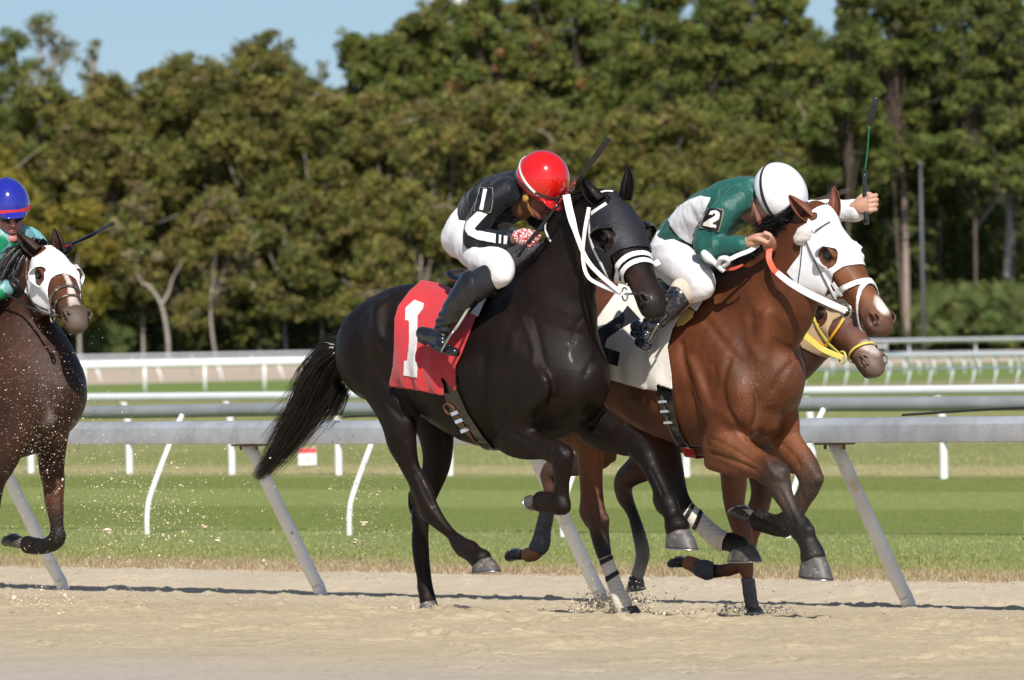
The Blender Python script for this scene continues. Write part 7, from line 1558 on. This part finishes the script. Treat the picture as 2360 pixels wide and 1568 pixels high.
# ---- bare pale trunks that stand out
def bare(name, label, paths, D, mat):
    k = D / FPX; hz = lambda x: 780.4 - .0188 * (x - 1180); W_ = lambda x, y: np.array([(x - 1180) * k, D, CAM[2] + (hz(x) - y) * k])
    root = empty(name, W_(*paths[0][0][0])); tag(root, label, 'tree', None)
    pp = [([W_(x, y) for x, y in p], (r0 * k, r1 * k)) for p, r0, r1 in paths]; V, F = limb_mesh(pp[:1], 8); tr_ = mesh_obj('trunk', V, F, mat, root)
    for q in pp[1:]: V, F = limb_mesh([q], 8); mesh_obj('branch', V, F, mat, tr_)
bare('bare_tree', 'pale forked bare trunk left of the black horse, leaning at the top', [([(388, 838), (386, 770), (372, 700), (345, 660), (332, 655), (318, 630)], 6, 1.2), ([(374, 705), (392, 672), (402, 640), (425, 600)], 4, 1)], 584, BARKP)
0 and bare('bare_tree', 'grey twisted bare branches above the left meadow', [([(440, 600), (455, 570), (490, 530), (485, 500), (500, 450)], 3.5, 1), ([(330, 640), (335, 590), (310, 540), (300, 500), (270, 470)], 3.5, 1), ([(415, 590), (430, 550), (440, 510)], 3, 1.5), ([(470, 560), (520, 530), (540, 540)], 2.5, .8)], 584, BARKP)
0 and bare('bare_tree', 'pale straight trunk just left of the black horse croup', [([(832, 800), (822, 720), (816, 660), (808, 600), (802, 565)], 9, 3)], 586, BARKP)
bare('bare_tree', 'pale thin trunk beside the brown horse muzzle', [([(183, 838), (183, 790), (184, 740), (178, 650)], 5, 2)], 581, BARKP)
bare('bare_pine', 'long pale straight pine trunk at the right', [([(2090, 800), (2091, 600), (2090, 450), (2086, 330), (2084, 150), (2084, 20)], 9.5, 2.5)], 603, simple('bark_pinkish', (.34, .255, .215), .9, var=.2, nscale=.9))
bare('bare_pine', 'grey trunk with a broken slanting branch near the right edge', [([(2326, 800), (2325, 640), (2330, 520), (2328, 420), (2322, 250), (2320, 80)], 11, 2.5), ([(2240, 545), (2265, 510), (2300, 465), (2320, 430)], 2, 5)], 603, simple('bark_grey', (.36, .33, .30), .9, var=.3, nscale=1.0))
bare('bare_tree', 'pinkish forked trunk above the white hood', [([(1900, 560), (1905, 500), (1920, 440), (1912, 390), (1890, 330), (1880, 250)], 7, 1.5), ([(1918, 450), (1950, 400), (1960, 370), (1990, 320)], 5, 1.5), ([(1905, 410), (1880, 350), (1868, 290), (1850, 230)], 4, 1)], 598, simple('bark_pinkish', (.34, .255, .215), .9))
# ---- undergrowth: one dense mass under the trees
rg = np.random.default_rng(77); n = 2600; kx_ = 600 / FPX
cx = (rg.uniform(-250, 2600, n) - 1180) * kx_; dep = rg.uniform(602, 640, n); hz_ = rg.random(n) ** 1.2 * np.interp(cx, [-50, -10, 10, 40], [6.0, 6.0, 6.5, 7.5])
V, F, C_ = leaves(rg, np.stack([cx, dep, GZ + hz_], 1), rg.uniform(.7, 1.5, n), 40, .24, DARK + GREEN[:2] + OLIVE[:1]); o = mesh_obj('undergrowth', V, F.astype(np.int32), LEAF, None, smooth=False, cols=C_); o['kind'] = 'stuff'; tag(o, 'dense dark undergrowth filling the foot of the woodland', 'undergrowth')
n = 380; cx = (np.concatenate([rg.uniform(400, 760, 150), rg.uniform(2130, 2360, 170), rg.uniform(190, 330, 60)]) - 1180) * kx_; dep = rg.uniform(592, 600, n); hz_ = rg.random(n) * np.where(cx > 20, 4.6, 3.6)
V, F, C_ = leaves(rg, np.stack([cx, dep, GZ + hz_], 1), rg.uniform(.6, 1.2, n), 46, .18, DARK * 2 + OLIVE[:3]); o = mesh_obj('bushes', V, F.astype(np.int32), LEAF, None, smooth=False, cols=C_); o['kind'] = 'stuff'; tag(o, 'mid green bushes along the front of the wood', 'bushes')
# palmetto fans
def fans(px0, px1, n, D, hmax, seed):
    r = np.random.default_rng(seed); Vs = []; o_ = 0; Fs = []; Cs = []
    for i in range(n):
        c = np.array([(r.uniform(px0, px1) - 1180) * kx_, D + r.uniform(-3, 3), GZ + r.uniform(.5, hmax)]); up = nrm(np.array([r.normal() * .6, r.normal() * .3 - .3, 1.0])); sd = nrm(np.cross(up, [0, 1, .2])); L = r.uniform(.7, 1.3); col = np.array(GREEN[r.integers(0, 4)]) * r.uniform(.8, 1.5)
        for a in np.linspace(-1.5, 1.5, 13):
            d = nrm(up * math.cos(a) + sd * math.sin(a)); w_ = np.cross(d, [0, 1, 0]) * .045; e = c + d * L - np.array([0, 0, .15 * L]); m_ = c + d * L * .5
            Vs += [c, m_ + w_, e, m_ - w_]; Fs.append((o_, o_ + 1, o_ + 2, o_ + 3)); o_ += 4; Cs += [col] * 4
    return np.array(Vs), np.array(Fs, np.int32), np.array(Cs)
V1, F1, C1 = fans(195, 320, 90, 590, 3.6, 1); V2, F2, C2 = fans(2100, 2360, 120, 592, 4.5, 2); V3, F3, C3 = fans(1300, 1900, 60, 594, 3, 3)
V = np.concatenate([V1, V2, V3]); F = np.concatenate([F1, F2 + len(V1), F3 + len(V1) + len(V2)]); C_ = np.concatenate([C1, C2, C3]); o = mesh_obj('palmetto', V, F, LEAF, None, smooth=False, cols=C_); o['kind'] = 'stuff'; tag(o, 'spiky pale green palmetto fans at the foot of the trees', 'palmetto')

# ---- far wood closing the gaps behind
rg = np.random.default_rng(31); n = 5200; kz = 690 / FPX
px_ = rg.uniform(-300, 2660, n); top = np.interp(px_, [-300, 60, 240, 420, 600, 720, 790, 900, 1100, 2660], [200, 260, 250, 200, 170, 230, 280, 170, 120, 110]); py_ = top + (800 - top) * rg.random(n) ** .9
Pw = np.stack([(px_ - 1180) * kz, rg.uniform(680, 700, n), CAM[2] + (780.4 - .0188 * (px_ - 1180) - py_) * kz], 1)
V, F, C_ = leaves(rg, Pw, rg.uniform(1.2, 2.2, n), 34, .42, DARK + OLIVE[:2] + PINE[:2]); o = mesh_obj('distant_wood', V, F.astype(np.int32), LEAF, None, smooth=False, cols=C_); o['kind'] = 'stuff'; tag(o, 'distant unbroken wood seen through the gaps of the tree line', 'wood')
# ================================================================ grass blades and flying sand
rg = np.random.default_rng(5)
def blades(name, n, v0, v1, hfun, wid, cols, label, kx0=-300, kx1=2660, pw=1.0, thin=None):
    v = v0 + (v1 - v0) * rg.random(n) ** pw; kx = (rg.uniform(kx0, kx1, n) - 1180) / FPX; Yd = v / (-RT[0] * kx - RT[1]); u = HD[0] * kx * Yd + HD[1] * Yd
    if thin is not None: m_ = thin(u, v) > rg.random(n); u, v = u[m_], v[m_]; n = len(u)
    P = uv2w(u, v, GZ - .005); h = hfun(u, v) * rg.uniform(.5, 1.3, n); a = rg.uniform(0, PI, n); w_ = wid * rg.uniform(.6, 1.4, n)
    d = np.stack([np.cos(a) * w_, np.sin(a) * w_ * .5, 0 * a], 1); t = np.stack([rg.normal(0, .35, n) * h, rg.normal(0, .35, n) * h, h], 1)
    V = np.stack([P - d, P + d, P + t], 1).reshape(-1, 3); F = np.arange(3 * n).reshape(-1, 3)
    c = cols(u, v, n); o = mesh_obj(name, V, F.astype(np.int32), LEAF, None, smooth=False, cols=np.repeat(c, 3, 0)); o['kind'] = 'stuff'; tag(o, label, 'grass'); return o
patchn = lambda u, v, s, sd: fbm(np.stack([u * s, v * s, 0 * u], 1), 3, sd)
DRYC = np.array([[.46, .35, .21], [.38, .27, .16], [.50, .42, .27], [.30, .20, .12]]); GRC = np.array([[.23, .265, .075], [.295, .31, .105], [.19, .225, .06], [.38, .35, .16]])
def colmix(u, v, n):
    g = np.clip((v - 32.3) / 1.6 + .8 * patchn(u, v, 1.5, 3), 0, 1)[:, None]; return (DRYC[rg.integers(0, 4, n)] * (1 - g) + GRC[rg.integers(0, 4, n)] * g) * rg.uniform(.75, 1.2, (n, 1))
blades('dry_grass', 90000, 31.2, 35.5, lambda u, v: np.interp(v, [31.2, 32.2, 33.5, 35.5], [.022, .045, .040, .035]), .007, colmix, 'dry brownish grass fringe between the sand and the lawn', thin=lambda u, v: np.clip((v - 31.2) / .9 + .9 * patchn(u, v, 2.2, 8), 0, 1))
def col2(u, v, n): 
    st = np.where(((v > 39.3) & (v < 44.4)) | ((v > 49.5) & (v < 54.9)), .84, 1.06)[:, None]; return GRC[rg.integers(0, 4, n)] * st * rg.uniform(.8, 1.2, (n, 1)) * (1 + .22 * patchn(u, v, .8, 4) + .15 * patchn(u, v, 3.0, 5))[:, None]
blades('lawn', 260000, 34.5, 55.5, lambda u, v: np.where(v < 39, .032, .024), .009, col2, 'short mown green grass with light and dark stripes', pw=.75)
def col3(u, v, n):
    g = np.clip(.4 + 1.2 * patchn(u, v * .4, .25, 6) - np.exp(-((v - 56.5) / 1.8) ** 2) * .9, 0, 1)[:, None]; return (np.array([.40, .36, .18]) * (1 - g) + np.array([.25, .28, .09]) * g) * rg.uniform(.75, 1.2, (n, 1))
blades('rough_grass', 120000, 55.0, 135, lambda u, v: .035 + 0 * v, .016, col3, 'yellowish rough grass beyond the striped lawn', pw=1.3)
# clods and flying sand
SANDL = simple('sand_clod', (.68, .56, .41), .95, var=.2, nscale=30); 
def lumps(name, P, r, label, mat, kind='stuff', drag=None):
    ico = np.array([(0, 0, 1), (.89, 0, .45), (.28, .85, .45), (-.72, .53, .45), (-.72, -.53, .45), (.28, -.85, .45), (.72, .53, -.45), (-.28, .85, -.45), (-.89, 0, -.45), (-.28, -.85, -.45), (.72, -.53, -.45), (0, 0, -1)], float)
    fc = np.array([(0, 1, 2), (0, 2, 3), (0, 3, 4), (0, 4, 5), (0, 5, 1), (1, 6, 2), (2, 7, 3), (3, 8, 4), (4, 9, 5), (5, 10, 1), (6, 7, 2), (7, 8, 3), (8, 9, 4), (9, 10, 5), (10, 6, 1), (11, 7, 6), (11, 8, 7), (11, 9, 8), (11, 10, 9), (11, 6, 10)])
    n = len(P); S_ = rg.uniform(.6, 1.4, (n, 12, 1)) * np.asarray(r)[:, None, None]; st = rg.uniform(.5, 1.5, (n, 1, 3)) if drag is None else np.array(drag)[None, None, :] * rg.uniform(.7, 1.4, (n, 1, 3))
    V = (P[:, None, :] + ico[None] * S_ * st).reshape(-1, 3); F = (fc[None] + 12 * np.arange(n)[:, None, None]).reshape(-1, 3)
    o = mesh_obj(name, V, F.astype(np.int32), mat, None, smooth=False); o['kind'] = kind; tag(o, label, 'sand'); return o
def cloud(cx, cy, sx, sy, n, d0, dsp, rm, rg=rg):
    x = rg.normal(cx, sx, n); y = rg.normal(cy, sy, n); P = np.array([at_depth(a, b, d) for a, b, d in zip(x, y, rg.normal(d0, dsp, n))]); r = .40 * rm * np.exp(rg.normal(0, .55, n)); ok = P[:, 2] > -.12; return P[ok], r[ok]
Ps = []; Rs = []
for a in [(110, 1000, 60, 110, 2000, 41.2, .6, .0028), (60, 880, 60, 120, 450, 41.0, .6, .0025), (330, 1190, 120, 90, 2200, 42.0, 1.0, .0042), (260, 1090, 90, 80, 300, 42.0, 1.0, .0035), (830, 1190, 45, 80, 1000, 41.8, .8, .0040), (800, 1080, 60, 60, 120, 41.8, .8, .0032), (300, 780, 120, 120, 160, 42, 1, .0022), (560, 1130, 160, 80, 160, 42, 1, .003), (60, 1385, 60, 16, 260, 40.8, .3, .006), (270, 1330, 25, 50, 130, 41.5, .4, .006)]:
    p, r = cloud(*a); Ps.append(p); Rs.append(r)
lumps('flying_sand', np.concatenate(Ps), np.concatenate(Rs), 'sand grains and clods thrown up by the hooves, floating in the air', SANDL)
Ps = []; Rs = []
for a in [(1440, 1385, 45, 20, 1300, 40.4, .25, .005), (1400, 1395, 45, 12, 700, 40.2, .25, .006), (1745, 1405, 45, 7, 600, 41.0, .2, .005), (1010, 1408, 50, 7, 500, 39.9, .2, .005), (1600, 1412, 90, 5, 400, 40, .3, .005)]:
    p, r = cloud(*a); Ps.append(p); Rs.append(r)
lumps('sand_splash', np.concatenate(Ps), np.concatenate(Rs), 'low splashes of sand where the hooves strike the track', SANDL)
for nm_, (x, y, d_, r_) in {'a': (245, 1225, 41.9, .020), 'b': (470, 1212, 42.2, .012), 'c': (502, 1245, 42.2, .014), 'd': (440, 1250, 42.0, .012), 'e': (1060, 1402, 40.0, .040), 'f': (838, 1205, 41.8, .016), 'g': (820, 1250, 41.8, .013)}.items():
    P = at_depth(x, y, d_); S = hbox([P], r_ * 2.2, r_ / 5)
    for q in range(5): S.ell(P + rg.normal(0, r_ * .45, 3), np.eye(3), rg.uniform(.3, .7, 3) * r_ * [1.5, 1, .7], r_ * .3)
    V, Q = S.mesh(relax=1); V = V + (fbm(V * 60, 3, 3) * r_ * .15)[:, None] * vnormals(V, Q); o = mesh_obj('sand_clod', V, Q.astype(np.int32), SANDL, None); tag(o, {'a': 'largest sand clod in the air, left of the second rail post', 'b': 'upper of three small clods right of the largest', 'c': 'right one of three small clods in the air', 'd': 'lower left one of three small clods in the air', 'e': 'dark shaded clod on the sand right of the standing black hoof', 'f': 'upper clod in the air left of the black hind leg', 'g': 'lower clod in the air left of the black hind leg'}[nm_], 'clod', 'clods thrown up by the hooves')
P = []
vv_ = rg.uniform(24.3, 31.5, 1500); kx = (rg.uniform(-300, 2660, 1500) - 1180) / FPX; Yd = vv_ / (-RT[0] * kx - RT[1]); uu_ = HD[0] * kx * Yd + HD[1] * Yd
P = uv2w(uu_, vv_); P[:, 2] = ground_z(uu_, vv_) + .006; r = .004 * np.exp(rg.normal(0, .5, len(P))) * np.interp(vv_, [24.3, 25, 31.5], [.6, 1.2, 1]); lumps('sand_crumbs', P, np.minimum(r, .009), 'loose crumbs of sand lying along the edge of the track', simple('crumb_sand', (.47, .385, .26), .95, var=.2, nscale=30))
